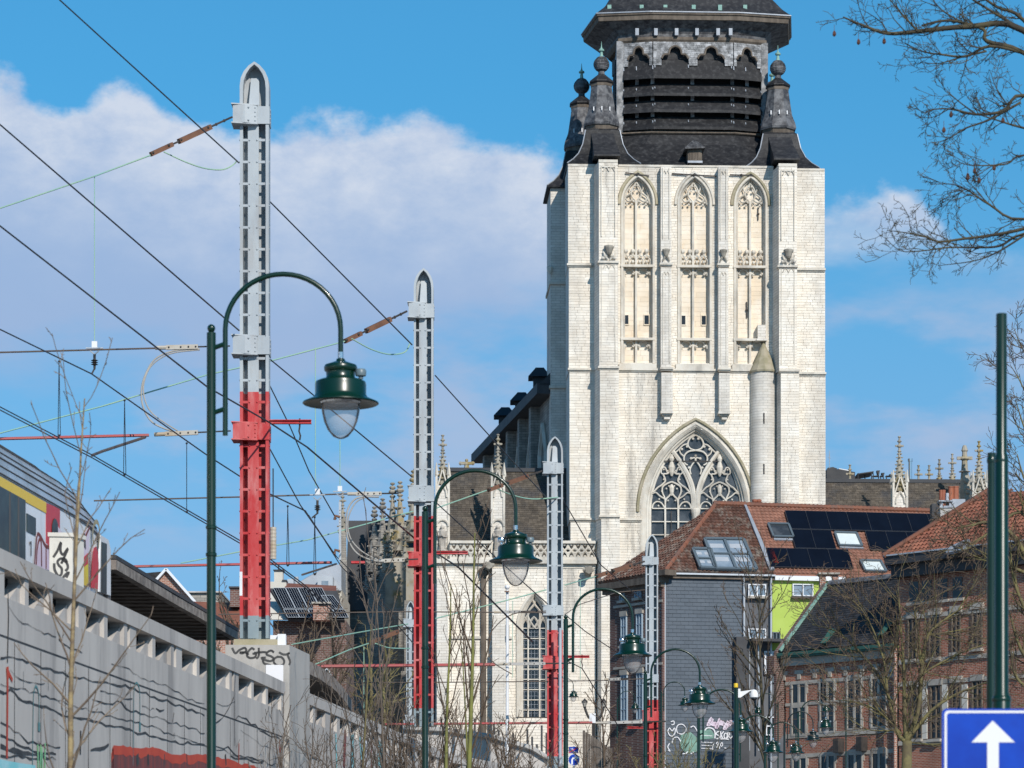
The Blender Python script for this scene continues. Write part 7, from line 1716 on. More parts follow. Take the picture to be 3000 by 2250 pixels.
# ------------------------------------------------------------------ street lamps
LS = .7 / 221.0                                  # metres per pixel of the nearest lamp
RIM = 6.36                                       # height of the shade rim
def make_lamp(name, label, mat='lamp_green'):
    """Local origin: foot of the post; the arm reaches along +x."""
    t = thing(name, label, 'street lamp', (0, 0, 0), 'green street lamps in a row')
    H = lambda y: RIM + (1180 - y) * LS
    hx = 379 * LS
    mb = MB(); mb.lathe((0, 0, 0), [(.11, 0), (.11, 1.2), (.075, 1.3), (.062, 1.35), (.044, 1.4), (.0425, H(975)), (.02, H(972))], 14); post = mb.build('post', mat, t, smooth='auto', local=True)
    for y in (1545, 1625):
        mb = MB(); mb.lathe((0, 0, 0), [(.043, H(y + 6)), (.052, H(y + 4)), (.052, H(y - 4)), (.043, H(y - 6))], 14); mb.build('post_ring', mat, post, smooth='auto', local=True)
    mb = MB(); mb.ball(Vector((0, 0, H(962))), 12 * LS, 14, 10); mb.build('ball_finial', mat, post, smooth=True, local=True)
    cx, rx, ry, cy = (829 - 619) * LS, 169 * LS, 162 * LS, H(965)
    pts = [Vector((41 * LS, 0, H(1276))), Vector((41 * LS, 0, H(1100)))] + [Vector((cx - rx * math.cos(a), 0, cy + ry * math.sin(a))) for a in [math.pi * k / 22 for k in range(23)]] + [Vector((hx, 0, H(1033)))]
    mb = MB(); mb.tube(pts, 7.6 * LS, 12); arm = mb.build('swan_neck', mat, t, smooth='auto', local=True)
    mb = MB()
    for y in (1022, 1212): mb.tube([Vector((0, 0, H(y))), Vector((41 * LS, 0, H(y - 15)))], 7 * LS, 8)
    mb.build('strut', mat, arm, smooth='auto', local=True)
    mb = MB(); c = Vector((hx, 0, RIM)); u = LS
    mb.lathe(c, [(8.5 * u, 130 * u), (9 * u, 148 * u)], 14); mb.build('collar', 'nickel', t, smooth='auto', local=True)
    prof = [(4, 132), (12, 128), (14, 122), (24, 118), (46, 110), (49, 104), (48, 94), (43, 89), (42, 76), (46, 70), (62, 66), (73, 61), (75, 54), (75, 24), (80, 15), (95, 8), (111, 1), (112, -2), (109, -4), (90, 1), (58, 4)]
    mb = MB(); mb.lathe(c, [(r_ * u, z * u) for r_, z in prof], 32, cap=False); hd = mb.build('lamp_shade', mat, t, smooth='auto', local=True)
    mb = MB(); mb.lathe(c, [(57 * u, 6 * u), (57 * u, -10 * u), (55 * u, -28 * u), (49 * u, -55 * u), (38 * u, -80 * u), (22 * u, -99 * u), (8 * u, -105 * u), (.5 * u, -106 * u)], 28, cap=False); mb.build('glass_globe', 'lamp_glass', hd, smooth=True, local=True)
    mb = MB(); mb.lathe(c, [(60 * u, 2 * u), (57.5 * u, -3 * u), (57.5 * u, 3 * u)], 24); mb.lathe(c, [(20 * u, -1 * u), (20 * u, 3 * u)], 12); mb.build('globe_ring', 'nickel', hd, smooth='auto', local=True)
    return t
def place_lamp(src, label, head_x, rim_y, w, mirror=False, Y=None, zs=None):
    """Put a copy where its shade rim shows at that pixel with that width."""
    Y = Y or .7 * FX / w; sc = w * Y / FX / .7
    o = copy_tree(src) if src.get('used') else src
    src['used'] = 1
    hp = P(head_x, rim_y, Y); sx = -1 if mirror else 1
    o.scale = (sc * sx, sc, sc * 1.0); o.location = (hp.x - sx * 379 * LS * sc, Y, hp.z - RIM * sc)
    o['label'] = label
    if 'used' in o: del o['used']
    src['used'] = 1
    return o
lampA = make_lamp('street_lamp', 'x'); 
sensor = None
places = [('largest green swan neck lamp in front of the tallest mast', 998, 1180, 221), ('second largest green lamp overlapping the balustrade of the church aisle', 1511, 1643, 155),
          ('third green lamp in front of the dark brick side facade', 1853, 1920, 114), ('fourth green lamp in front of the slate hung wall', 2050, 2061, 93)]
for lb, x, y, w in places: 
    o = place_lamp(lampA, lb, x, y, w)
    # daylight sensor: on the right of the first shade, on the left of the others
    sg = 1 if w == 221 else -1
    mb = MB(); c = Vector((379 * LS + sg * 60 * LS, -20 * LS, RIM + 66 * LS)); mb.lathe(c, [(7 * LS, 0), (7 * LS, 8 * LS), (15 * LS, 9 * LS), (16 * LS, 14 * LS), (16 * LS, 24 * LS), (13 * LS, 29 * LS)], 12); mb.build('light_sensor', 'sensor_grey' if sg > 0 else 'nickel', o, smooth='auto', local=True)
for lb, x, y, w, Y in (('fifth green lamp with its post close behind the fourth lamp', 2170, 2143, 72, 80), ('green lamp low above the bushes left of the darkened lamp post', 2265, 2204, 63, 90), ('green lamp low above the bushes right of the darkened lamp post', 2332, 2206, 53, 100),
                       ('small green lamp before the second window of the brick house', 2419, 2132, 47, 112)):
    o = place_lamp(lampA, lb, x, y, w, Y=Y)
    mb = MB(); c = Vector((379 * LS - 60 * LS, -20 * LS, RIM + 66 * LS)); mb.lathe(c, [(7 * LS, 0), (15 * LS, 9 * LS), (16 * LS, 24 * LS), (13 * LS, 29 * LS)], 10); mb.build('light_sensor', 'nickel', o, smooth='auto', local=True)
for lb, x, y, w, Y, mi in (('small lamp with mirrored arm and pole before the brick house windows', 2420, 2084, 34, 122, True), ('tiny lamp beside the third lamp post before the pale church wall', 1680, 2041, 32, 120, False), ('tiny lamp before the lower windows of dark brick facade', 1860, 2076, 30, 125, False),
                           ('small lamp arching over the foot of the slate hung wall', 2006, 2066, 40, 118, False), ('tiny lamp seen above the arm of the sixth lamp', 2221, 2090, 34, 124, True)):
    place_lamp(lampA, lb, x, y, w, mirror=mi, Y=Y)
lampB = make_lamp('street_lamp', 'x', 'lamp_shadow'); place_lamp(lampB, 'lamp darkened with painted shade between two green lamps before the brick house', 2382, 2168, 49, Y=100)
for o in list(SC.objects):
    if 'used' in o: del o['used']

# --- camera post
t = thing('camera_post', 'green post with yellow cap and white dome camera', 'camera post', P(2157, 2690, 72))
s = 72 / FX; c = P(2157, 2690, 72); z = lambda y: P(0, y, 72).z
mb = MB(); mb.lathe((c.x, c.y, 0), [(.10, 0), (.09, 1.4), (8 * s, 1.5), (7.5 * s, z(2016))], 14); mb.build('post', 'lamp_green', t, smooth='auto')
mb = MB(); mb.lathe((c.x - .01, c.y, 0), [(6.5 * s, z(2014)), (6.5 * s, z(2004)), (6 * s, z(2002))], 12); mb.build('yellow_cap', 'yellow_cap', t, smooth='auto')
mb = MB(); mb.box(c.x + 5 * s, c.x + 12 * s, c.y - .05, c.y + .05, z(2044), z(2018)); mb.hexa([Vector((c.x + 12 * s, c.y - .03, z(2044))), Vector((c.x + 38 * s, c.y - .03, z(2026))), Vector((c.x + 53 * s, c.y - .03, z(2020))), Vector((c.x + 12 * s, c.y - .03, z(2026))), Vector((c.x + 12 * s, c.y + .03, z(2044))), Vector((c.x + 38 * s, c.y + .03, z(2026))), Vector((c.x + 53 * s, c.y + .03, z(2020))), Vector((c.x + 12 * s, c.y + .03, z(2026)))]); mb.build('arm', 'camera_white', t)
mb = MB(); mb.lathe((c.x + 52 * s, c.y, 0), [(3 * s, z(2020)), (9 * s, z(2024)), (12.5 * s, z(2034)), (12.5 * s, z(2043)), (10 * s, z(2045))], 16); mb.build('camera_housing', 'camera_white', t, smooth='auto')
mb = MB(); mb.lathe((c.x + 52 * s, c.y, 0), [(10 * s, z(2045)), (7.5 * s, z(2050)), (2 * s, z(2053))], 14); mb.build('dome', 'window_dark', t, smooth=True)
# --- double lantern before the church
t = thing('double_lantern', 'dark double arm lantern post before the church wall', 'lantern', P(1743, 2690, 150)); s = 150 / FX
mb = MB(); c = P(1740, 2690, 150); mb.tube([(c.x, c.y, 0), P(1740, 2110, 150)], .07, 8); mb.build('post', 'lantern_dark', t)
for sg, hx_ in ((-1, 1713), (1, 1769)):
    mb = MB(); mb.tube(smooth_path([tuple(P(1740, 2112, 150)), tuple(P(1741 + sg * 16, 2102, 150)), tuple(P(1741 + sg * 24, 2085, 150)), tuple(P(hx_, 2072, 150))], 5), .06, 6); mb.build('arm', 'lantern_dark', t)
    mb = MB(); q = P(hx_, 2070, 150); mb.lathe(q, [(4 * s, 0), (8 * s, 12 * s)], 6); ln = mb.build('lantern_glass', 'lantern_glass', t)
    mb = MB(); mb.lathe(q, [(9.5 * s, 12 * s), (8 * s, 16 * s), (3 * s, 21 * s), (1 * s, 24 * s)], 6); mb.lathe(q, [(4.5 * s, -3 * s), (5 * s, 0)], 6); mb.build('lantern_cap', 'lantern_dark', ln)
t = thing('white_notice', 'small white notice board between the two lanterns', 'notice', P(1736, 2110, 149)); mb = MB(); mb.box(P(1727, 0, 149).x, P(1745, 0, 149).x, 149, 149.1, P(0, 2118, 149).z, P(0, 2090, 149).z); mb.build('board', 'white_paint', t)
mb = MB(); mb.tube([(P(1736, 0, 149).x, 149.05, 0), P(1736, 2118, 149.05)], .04, 6); mb.build('stake', 'iron', t)
# --- white pole
t = thing('white_pole', 'slim white pole with ball top before the church aisle', 'pole', P(1486, 2690, 88)); s = 88 / FX
mb = MB(); c = P(1486, 2690, 88); mb.tube([(c.x, c.y, 0), P(1486, 1728, 88)], [.055, .045], 10); mb.build('shaft', 'white_paint', t, smooth='auto')
mb = MB(); mb.ball(P(1486, 1720, 88), 7.5 * s, 10, 8); mb.build('ball_top', 'white_paint', t, smooth=True)
mb = MB(); mb.bar(P(1478, 1733, 87.9), P(1492, 1733, 87.9), .05, .03); mb.build('band', 'anchor_brown', t)
t = thing('white_conduit', 'thin grey conduit pole hugging the third mast', 'pole', P(1641, 2690, 86)); mb = MB(); mb.tube([(P(1641, 0, 86).x, 86, 0), P(1641, 1840, 86)], .045, 8); mb.build('shaft', 'zinc', t, smooth='auto')
# --- small blue signs beside the third lamp
Ys = 110.0; s = Ys / FX
t = thing('blue_panel_sign', 'small blue rectangular sign with red stroke above round blue sign', 'sign', P(1681, 2690, Ys))
Fg = Frame(P(1681, 2690, Ys), (1, 0, 0), (0, 0, 1))
mb = MB(); fbox_px(mb, Fg, 1667, 1694, 2188, 2206, -.02, 0); mb.build('panel', 'sign_blue', t)
mb = MB(); ribbon(mb, Fg, [(1667, 2205), (1694, 2189)], .035, .004); mb.build('red_stroke', 'sign_red', t)
mb = MB()
for x, y in ((1673, 2192), (1677, 2192), (1683, 2201), (1687, 2200)): ribbon(mb, Fg, [(x, y), (x + 1.6, y + 5)], .02, .005)
mb.build('pictogram', 'sign_white', t)
mb = MB(); mb.tube([(P(1681, 0, Ys).x, Ys + .06, 0), P(1681, 2186, Ys + .06)], .03, 8); mb.build('post', 'zinc', t)
t = thing('round_blue_sign', 'round blue sign with white turning arrow beside the third lamp post', 'sign', P(1681, 2226, Ys))
mb = MB(); mb.prism([Fg.pt(1681 + 17 * math.cos(a), 2226 + 18 * math.sin(a), 0) for a in [2 * math.pi * k / 28 for k in range(28)]], (0, .03, 0)); mb.build('disc', 'sign_blue', t)
mb = MB(); ribbon(mb, Fg, [(1681 + 16 * math.cos(a), 2226 + 17 * math.sin(a)) for a in [2 * math.pi * k / 28 for k in range(29)]], .02, .004); mb.build('rim', 'sign_white', t)
mb = MB(); ribbon(mb, Fg, [(1676, 2240), (1676, 2226), (1679, 2221), (1686, 2220)], .06, .005)
mb.face([Fg.pt(1684, 2212, .0055), Fg.pt(1695, 2220, .0055), Fg.pt(1684, 2229, .0055)]); mb.build('arrow', 'sign_white', t)
# --- big one-way sign in front
Yg = 18.0; Fs_ = Frame(P(2909, 2690, Yg), (1, 0, 0), (0, 0, 1)); s = Yg / FX
t = thing('one_way_sign', 'large square blue sign with white upward arrow', 'sign', P(2909, 2690, Yg))
def rrect(x0, x1, y0, y1, rad, n=6):
    out = []
    for cx, cy, a0 in ((x1 - rad, y0 + rad, -90), (x1 - rad, y1 - rad, 0), (x0 + rad, y1 - rad, 90), (x0 + rad, y0 + rad, 180)):
        for k in range(n + 1): a = R(a0 + 90 * k / n); out.append((cx + rad * math.cos(a), cy + rad * math.sin(a)))
    return out
mb = MB(); mb.prism([Fs_.pt(x, y, 0) for x, y in rrect(2760, 3058, 2076, 2374, 14)], (0, .012, 0)); mb.build('plate', 'sign_blue', t)
o_ = rrect(2767, 3051, 2082, 2368, 11); i_ = rrect(2774, 3044, 2089, 2361, 8); mb = MB(); n = len(o_)
mb.add([Fs_.pt(x, y, .002) for x, y in o_ + i_], [(k, (k + 1) % n, n + (k + 1) % n, n + k) for k in range(n)]); mb.build('border', 'sign_white', t)
mb = MB(); mb.add([Fs_.pt(x, y, .0025) for x, y in ((2908, 2111), (2973, 2175), (2926, 2175), (2926, 2330), (2892, 2330), (2892, 2175), (2846, 2175))], [(0, 1, 6), (2, 3, 4, 5)]); mb.build('arrow', 'sign_white', t)
mb = MB(); q = P(2909, 2690, Yg + .07); mb.tube([(q.x, q.y, 0), P(2909, 2079, Yg + .07)], .032, 10); mb.build('post', 'zinc', t)
# --- stout green posts at the right edge
def post(label, cx, Y, secs, mat='lamp_green'):
    t = thing('green_post', label, 'post', P(cx, 2690, Y), 'plain green posts at the right edge'); s = Y / FX; c = P(cx, 2690, Y); z = lambda y: P(0, y, Y).z
    prof = [(secs[-1][1] * s, 0)]
    for y, rr in reversed(secs): prof.append((rr * s, z(y)))
    mb = MB(); mb.lathe((c.x, c.y, 0), prof, 20); o = mb.build('shaft', mat, t, smooth='auto')
    mb = MB(); mb.lathe((c.x, c.y, 0), [(secs[0][1] * s, z(secs[0][0])), (secs[0][1] * s * .9, z(secs[0][0] - 1))], 20); mb.build('top_cap', 'lamp_shadow', t)
    for y, rr in ((1345, secs[2][1]), (2045, secs[-1][1])):
        mb = MB(); mb.lathe((c.x, c.y, 0), [(rr * s, z(y + 10)), (rr * s * 1.03, z(y + 4)), (rr * s * .97, z(y - 3)), (rr * s * .8, z(y - 8))], 20); mb.build('collar', mat, t, smooth='auto')
post('tall green post rising above the blue sign', 2934, 21, [(920, 16), (1330, 16), (1340, 20), (2030, 21), (2045, 27), (2400, 28)])
post('green post hidden behind the taller post', 2905, 24, [(1328, 12), (1500, 12), (1640, 14), (2000, 14), (2010, 15), (2400, 15)])
# --- dark hoarding and walls low before the church
t = thing('timber_hoarding', 'dark stepped timber hoarding before the church buttress', 'hoarding', P(1750, 2690, 128))
for k in range(11):
    x = 1707 + k * 8; y = 2140 + k * 5.2; mb = MB(); mb.box(P(x, 0, 128).x, P(x + 7.4, 0, 128).x, 128, 128.08, 0, P(0, y, 128).z); mb.build('board', 'weathered_board', t)
t = thing('glass_screen_wall', 'low row of dark stepped panels before the church wall', 'screen', P(1450, 2690, 150))
for k in range(24):
    x = 1290 + k * 14; hh = 2105 + ((k * 37) % 7) * 11 + (20 if k > 14 else 0); mb = MB(); mb.box(P(x, 0, 150).x, P(x + 6, 0, 150).x, 150, 150.1, 0, P(0, hh, 150).z); mb.build('panel', 'bitumen', t)
t = thing('ramp_wall', 'pale sloping concrete ramp wall behind the second lamp post', 'wall', P(1450, 2690, 92))
mb = MB(); mb.prism([Vector((P(1180, 0, 92).x, 92, 0)), Vector((P(1640, 0, 92).x, 92, 0)), P(1640, 2245, 92), P(1560, 2195, 92), P(1440, 2160, 92), P(1300, 2140, 92), P(1180, 2135, 92)], (0, .4, 0)); mb.build('face', 'concrete', t)
mb = MB(); mb.tube([P(1180, 2133, 91.9), P(1300, 2138, 91.9), P(1440, 2158, 91.9), P(1560, 2193, 91.9), P(1640, 2243, 91.9)], .08, 6); mb.build('coping', 'concrete_light', t)
# --- graffiti on the foot of the slate hung wall, flat paint
k5 = 5.53
def G5(x, y): return (1650 + x / k5, 1950 + y / k5)
def G6(x, y): return (2050 + x / k5, 1950 + y / k5)
gb = MB()
def gs(pts, w=.05, f=G6, sm=True): ribbon(gb, FH, [f(x, y) for x, y in (spath(pts, 3) if sm else pts)], w, .055)
gs([(320, 1070), (280, 1075), (262, 1110), (300, 1135), (310, 1165), (280, 1185), (258, 1175)])                                    # S
gs([(335, 1065), (338, 1190)], sm=False); gs([(385, 1065), (342, 1120), (372, 1185)], sm=False)                                     # K
gs([(425, 1095), (398, 1105), (390, 1150), (410, 1180), (435, 1165), (440, 1115), (425, 1095)])                                     # O
gs([(448, 1180), (452, 1085), (480, 1090), (478, 1125), (455, 1135), (495, 1180), (530, 1140)], sm=False)                            # R
gs([(330, 1190), (400, 1187), (465, 1196)], .05, sm=False)
gs([(270, 1330), (285, 1290), (268, 1260), (280, 1240), (300, 1255), (295, 1290), (320, 1330), (310, 1345)], .035); gs([(345, 1255), (330, 1290), (345, 1310), (368, 1285), (360, 1250), (345, 1255)], .035); gs([(395, 1335), (425, 1338)], .04, sm=False)
gs([(215, 1390), (205, 1320), (225, 1260), (235, 1250)], .03); gs([(240, 1180), (245, 1100), (225, 1040), (170, 1010), (110, 1015), (80, 1050)], .06)
for p in ([(1830, 1030), (1850, 970), (1920, 950), (1980, 1000), (1975, 1070), (1920, 1110), (1850, 1090), (1830, 1030)], [(1690, 1060), (1720, 1010), (1760, 1060), (1800, 1010), (1810, 1080), (1770, 1140), (1720, 1130), (1690, 1060)], [(1740, 910), (1790, 900), (1790, 950), (1750, 960)], [(1760, 1260), (1780, 1180), (1850, 1160), (1900, 1230)], [(2060, 1000), (2110, 980), (2150, 1030), (2180, 1090)], [(1930, 1430), (1990, 1420), (2010, 1390)], [(2060, 1430), (2110, 1400)], [(1700, 1370), (1730, 1390), (1690, 1320), (1720, 1260)]):
    gs(p, .045, G5)
for i in range(4): gs([(20, 1130 + 50 * i + 60 * (i > 0)), (200, 1140 + 50 * i + 60 * (i > 0))], .03, G6, False)
gb.build('white_graffiti', 'paint_white', sw_)
gb = MB()
rr = random.Random(8)
for i in range(18):
    x = 120 + i * 22; y = 950 - 35 * math.sin(i * .9) - (i % 3) * 22 + i * 2
    ribbon(gb, FH, [G6(a, b) for a, b in spath([(x, y + 30), (x + 18, y - 30), (x + 30, y + 25), (x + 44, y - 15)], 3)], .10, .052 + .0002 * i)
gb.build('pink_graffiti', 'paint_pink', sw_)
gb = MB(); 
for p in ([(1900, 1120), (2060, 1080), (2180, 1180), (2160, 1400), (1980, 1420), (1880, 1300)],): gb.prism([FH.pt(*G5(x, y), .050) for x, y in p], FH.n * -.004)
gb.prism([FH.pt(*G6(x, y), .050) for x, y in [(0, 1050), (170, 1030), (230, 1110), (220, 1180), (0, 1200)]], FH.n * -.004); gb.build('mint_graffiti', 'paint_mint', sw_)
# church garden fence post etc. are hidden by the bushes

# ------------------------------------------------------------------ trees and bushes
def grow(mb, p, d, L, rad, lvl, rr, cfg):
    """One branch with its side branches; cfg holds per-level lists."""
    n = cfg['seg'][min(lvl, len(cfg['seg']) - 1)]; pts = [p.copy()]; d = d.normalized(); q = p.copy()
    wob = cfg['wob'][min(lvl, len(cfg['wob']) - 1)]
    dirs = []
    for i in range(n):
        d = (d + Vector((rr.gauss(0, wob), rr.gauss(0, wob), rr.gauss(0, wob))) + Vector((0, 0, cfg['up'][min(lvl, len(cfg['up']) - 1)]))).normalized()
        q = q + d * (L / n); pts.append(q.copy()); dirs.append(d.copy())
    tip = max(rad * cfg.get('taper', .35), cfg['rmin'])
    rs = [rad + (tip - rad) * i / n for i in range(n + 1)]
    tgt = mb[0] if lvl < cfg.get('split', 1) else mb[1]
    tgt.tube(pts, rs, 6 if lvl == 0 else (4 if lvl == 1 else 3), cap=False)
    if lvl + 1 >= cfg['levels']: return
    nb = cfg['n'][min(lvl, len(cfg['n']) - 1)]
    for k in range(nb):
        t = cfg['from'][min(lvl, len(cfg['from']) - 1)]; t = t + (1 - t) * (k + rr.random()) / nb
        i = min(int(t * n), n - 1); f = t * n - i; base = pts[i].lerp(pts[i + 1], f)
        ang = R(rr.uniform(*cfg['ang'])); ax = dirs[i].orthogonal().normalized(); ax.rotate(Matrix.Rotation(rr.uniform(0, 2 * math.pi), 3, dirs[i]).to_quaternion())
        nd = dirs[i].copy(); nd.rotate(Matrix.Rotation(ang, 3, ax).to_quaternion())
        sc = rr.uniform(*cfg['ratio']) * (1 - .45 * t)
        grow(mb, base, nd, L * sc, max(rs[i] * cfg.get('rr', .6), cfg['rmin']), lvl + 1, rr, cfg)
def tree(name, label, cat, px, py, Y, h, rad, cfg, seed, m_tr, m_cr, group=None, lean=(0, 0, 1), ground=True):
    base = P(px, py, Y)
    if ground: base = Vector((base.x, base.y, 0.0)); h = P(px, py - h, Y).z
    t = thing(name, label, cat, base, group); rr = random.Random(seed); mb = (MB(), MB())
    grow(mb, base, Vector(lean), h, rad, 0, rr, cfg)
    if mb[0].v: mb[0].build('trunk', m_tr, t, smooth=True, recalc=False)
    if mb[1].v: mb[1].build('crown', m_cr, t, recalc=False)
    return t
def limbs(t, paths, Y, m, cfg, seed, name='limb', r0=.06, mats=None):
    """Hand-placed limbs (photo pixels) with twigs grown along them."""
    rr = random.Random(seed); a, b = MB(), MB()
    for path, r1, r2 in paths:
        Q = smooth_path([tuple(P(p[0], p[1], Y + (p[2] if len(p) > 2 else 0))) for p in path], 4); n = len(Q)
        rs = [r1 + (r2 - r1) * i / (n - 1) for i in range(n)]; a.tube(Q, rs, 6)
        for i in range(1, n):
            d = (Q[i] - Q[i - 1]); L = d.length; d.normalize()
            for _ in range(cfg['per']):
                if rr.random() < cfg['dens']:
                    ax = d.orthogonal().normalized(); ax.rotate(Matrix.Rotation(rr.uniform(0, 6.28), 3, d).to_quaternion()); nd = d.copy(); nd.rotate(Matrix.Rotation(R(rr.uniform(*cfg['ang'])), 3, ax).to_quaternion())
                    nd = (nd + Vector((0, 0, cfg.get('bias', 0)))).normalized()
                    grow((a, b), Q[i - 1].lerp(Q[i], rr.random()), nd, cfg['L'] * rr.uniform(.5, 1.2), min(rs[i] * .6, cfg['tw']), 1, rr, cfg)
    a.build(name, m[0], t, smooth=True, recalc=False)
    if b.v: b.build('twigs', m[1], t, recalc=False)
# tree beyond the right edge whose branches hang into the picture
tA = thing('plane_tree', 'bare plane tree branches reaching in from the upper right edge', 'tree', Vector((6.6, 34, 0)))
mb = MB(); mb.tube([Vector((6.6, 34, 0)), Vector((6.5, 34, 5)), Vector((6.7, 34, 9.5)), Vector((6.6, 34, 13))], [.22, .18, .12, .04], 10); mb.build('trunk', 'bark_dark', tA, smooth=True)
cA = {'levels': 4, 'seg': [3, 4, 3, 3], 'wob': [.1, .20, .25, .28], 'up': [0, .02, .03, .02], 'rmin': .0026, 'n': [0, 4, 3, 2], 'from': [.2, .2, .2], 'ang': (25, 65), 'ratio': (.4, .75), 'rr': .62, 'per': 1, 'dens': .8, 'L': .36, 'tw': .007, 'split': 2, 'bias': .05}
pathsA = [([(3240, 330), (3000, 90), (2840, 78), (2690, 92), (2600, 98), (2530, 75), (2470, 50)], .045, .008), ([(3200, 300), (3000, 155), (2890, 120), (2880, 85), (2780, 60), (2700, 75)], .035, .010), ([(3000, 155), (2900, 135), (2830, 165), (2760, 160), (2700, 150), (2650, 125)], .02, .004), ([(2890, 150), (2815, 168), (2750, 186), (2695, 182)], .012, .003),
          ([(3150, 260), (3000, 60), (2920, 20), (2850, -30)], .03, .01), ([(3000, 90), (2900, 30), (2820, -20)], .02, .008), ([(2690, 92), (2650, 50), (2600, -10)], .014, .005), ([(2840, 78), (2760, 30), (2720, -20)], .012, .004),
          ([(3200, 380), (3000, 280), (2940, 325), (2860, 335), (2790, 320), (2740, 320), (2700, 332)], .028, .003), ([(3200, 420), (3000, 375), (2930, 355), (2850, 330)], .022, .005), ([(2990, 300), (2900, 350), (2830, 375), (2790, 400), (2770, 408)], .014, .003), ([(3180, 470), (3000, 455), (2950, 480), (2880, 485), (2830, 482), (2790, 465)], .016, .003), ([(2860, 335), (2800, 290), (2760, 250)], .010, .002), ([(2960, 320), (2920, 260), (2900, 205)], .010, .002),
          ([(3250, 560), (3000, 642), (2900, 600), (2840, 560), (2790, 540), (2725, 540)], .020, .003), ([(3250, 600), (3000, 670), (2900, 690), (2820, 700), (2750, 708), (2700, 690), (2640, 680), (2600, 675)], .024, .003), ([(3200, 660), (3000, 685), (2930, 720), (2860, 725), (2780, 725), (2700, 735), (2640, 735), (2595, 700)], .018, .003), ([(3000, 690), (2920, 740), (2850, 765), (2750, 778)], .012, .003), ([(2820, 560), (2780, 590), (2770, 620)], .006, .002), ([(2900, 600), (2860, 560)], .006, .002)]
pathsA = [([(3247, p[0][1] + 90, 1.0)] + p, r1, r2) if p[0][0] >= 3150 else (p, r1, r2) for p, r1, r2 in pathsA]
limbs(tA, pathsA, 33, ('bark_dark', 'bark_dark'), cA, 5)
mb = MB(); rr = random.Random(4)
for x, y in ((2444, 98), (2515, 122), (2765, 380), (2835, 520), (2855, 500), (2868, 528), (2786, 335), (2938, 352), (2912, 490), (2835, 515), (2590, 120)):
    c = P(x, y, 33); s = 33 / FX; mb.tube([c + Vector((0, 0, 26 * s)), c + Vector((0, 0, 4 * s))], .003, 3); mb.lathe(c, [(2 * s, 8 * s), (5 * s, 3 * s), (6 * s, -4 * s), (2 * s, -9 * s)], 5)
tag(mb.build('seed_clusters', 'seed_brown', tA), kind='stuff')
# sapling by the viaduct
cS = {'levels': 4, 'seg': [14, 6, 4, 3], 'wob': [.012, .10, .15, .2], 'up': [0, .06, .04, .02], 'rmin': .0035, 'n': [24, 4, 2], 'from': [.36, .25, .3], 'ang': (22, 50), 'ratio': (.12, .26), 'rr': .45, 'taper': .12}
tree('young_tree', 'slender young tree with yellowish bark before the viaduct wall', 'tree', 245, 2690, 27, 2690 - 1140, .045, cS, 12, 'bark_birch', 'twig_pale', lean=(-.02, 0, 1))
# slim saplings behind the second lamp post
cY = {'levels': 3, 'seg': [12, 6, 5, 4], 'wob': [.015, .07, .12, .16], 'up': [0, .12, .07, .03], 'rmin': .006, 'n': [12, 4, 3], 'from': [.5, .2, .2], 'ang': (16, 42), 'ratio': (.16, .36), 'rr': .5, 'taper': .15}
tree('young_tree', 'green barked sapling with upright twigs before the church aisle', 'tree', 1345, 2690, 52, 2690 - 1560, .075, cY, 3, 'bark_green', 'twig_brown', 'saplings before the church aisle')
tree('young_tree', 'shorter green barked sapling right of the second lamp post', 'tree', 1290, 2690, 54, 2690 - 1700, .062, cY, 8, 'bark_green', 'twig_brown', 'saplings before the church aisle')
tree('young_tree', 'thin green sapling left of the white pole', 'tree', 1385, 2690, 55, 2690 - 1850, .045, cY, 15, 'bark_green', 'twig_brown', 'saplings before the church aisle')
tree('young_tree', 'pale stemmed sapling before the mural left of second lamp', 'tree', 1060, 2690, 48, 2690 - 1830, .04, cY, 19, 'bark_olive', 'twig_grey', 'saplings before the church aisle')
tree('young_tree', 'leaning grey sapling before the dark church side', 'tree', 1140, 2690, 50, 2690 - 1650, .035, cY, 23, 'twig_grey', 'twig_grey', 'saplings before the church aisle', lean=(-.05, 0, 1))
tree('young_tree', 'small dark tree between lanterns and brick facade', 'tree', 1790, 2690, 120, 2690 - 2040, .12, dict(cY, n=[14, 5, 3], rmin=.016, ang=(25, 60)), 29, 'twig_brown', 'twig_brown', 'saplings before the church aisle')
# shrubs
cB = {'levels': 3, 'seg': [6, 5, 4, 3], 'wob': [.10, .14, .18, .2], 'up': [.05, .06, .03, 0], 'rmin': .006, 'n': [7, 4, 2], 'from': [.2, .15, .2], 'ang': (15, 50), 'ratio': (.3, .6), 'rr': .5, 'split': 0}
def shrub(label, px, Y, top, w, stems, seed, mat='twig_brown', rad=.025, rmin=None, group='bare shrubs along the railway'):
    t = thing('bare_shrub', label, 'shrub', Vector((P(px, 0, Y).x, Y, 0)), group); rr = random.Random(seed); mb = (MB(), MB()); cfg = dict(cB, rmin=rmin or .0048 * Y / 55)
    for k in range(stems):
        x = P(px + rr.uniform(-w, w), 0, Y).x; yy = Y + rr.uniform(-1.5, 1.5); H = P(px, top + abs(rr.gauss(0, 1)) * 110, Y).z
        z0 = max(0.0, P(0, 2330, Y).z - 1.0)
        p = Vector((x, yy, z0)); grow(mb, p, Vector((rr.gauss(0, .22), rr.gauss(0, .2), 1)), (H - z0) * .92, rad * .8, 0, rr, cfg)
    mb[1].build('stems', mat, t, recalc=False)
    # stems start from a rooted stool
    b = MB(); z0 = max(0.0, P(0, 2330, Y).z - 1.0); b.lathe((P(px, 0, Y).x, Y, 0), [(.35, 0), (.3, z0 * .5), (.25, z0 + .1)], 8); b.build('stool', mat, t)
    return t
shrub('tangled bare shrub low before the graffitied viaduct pier', 905, 50, 1975, 90, 8, 1, 'twig_grey')
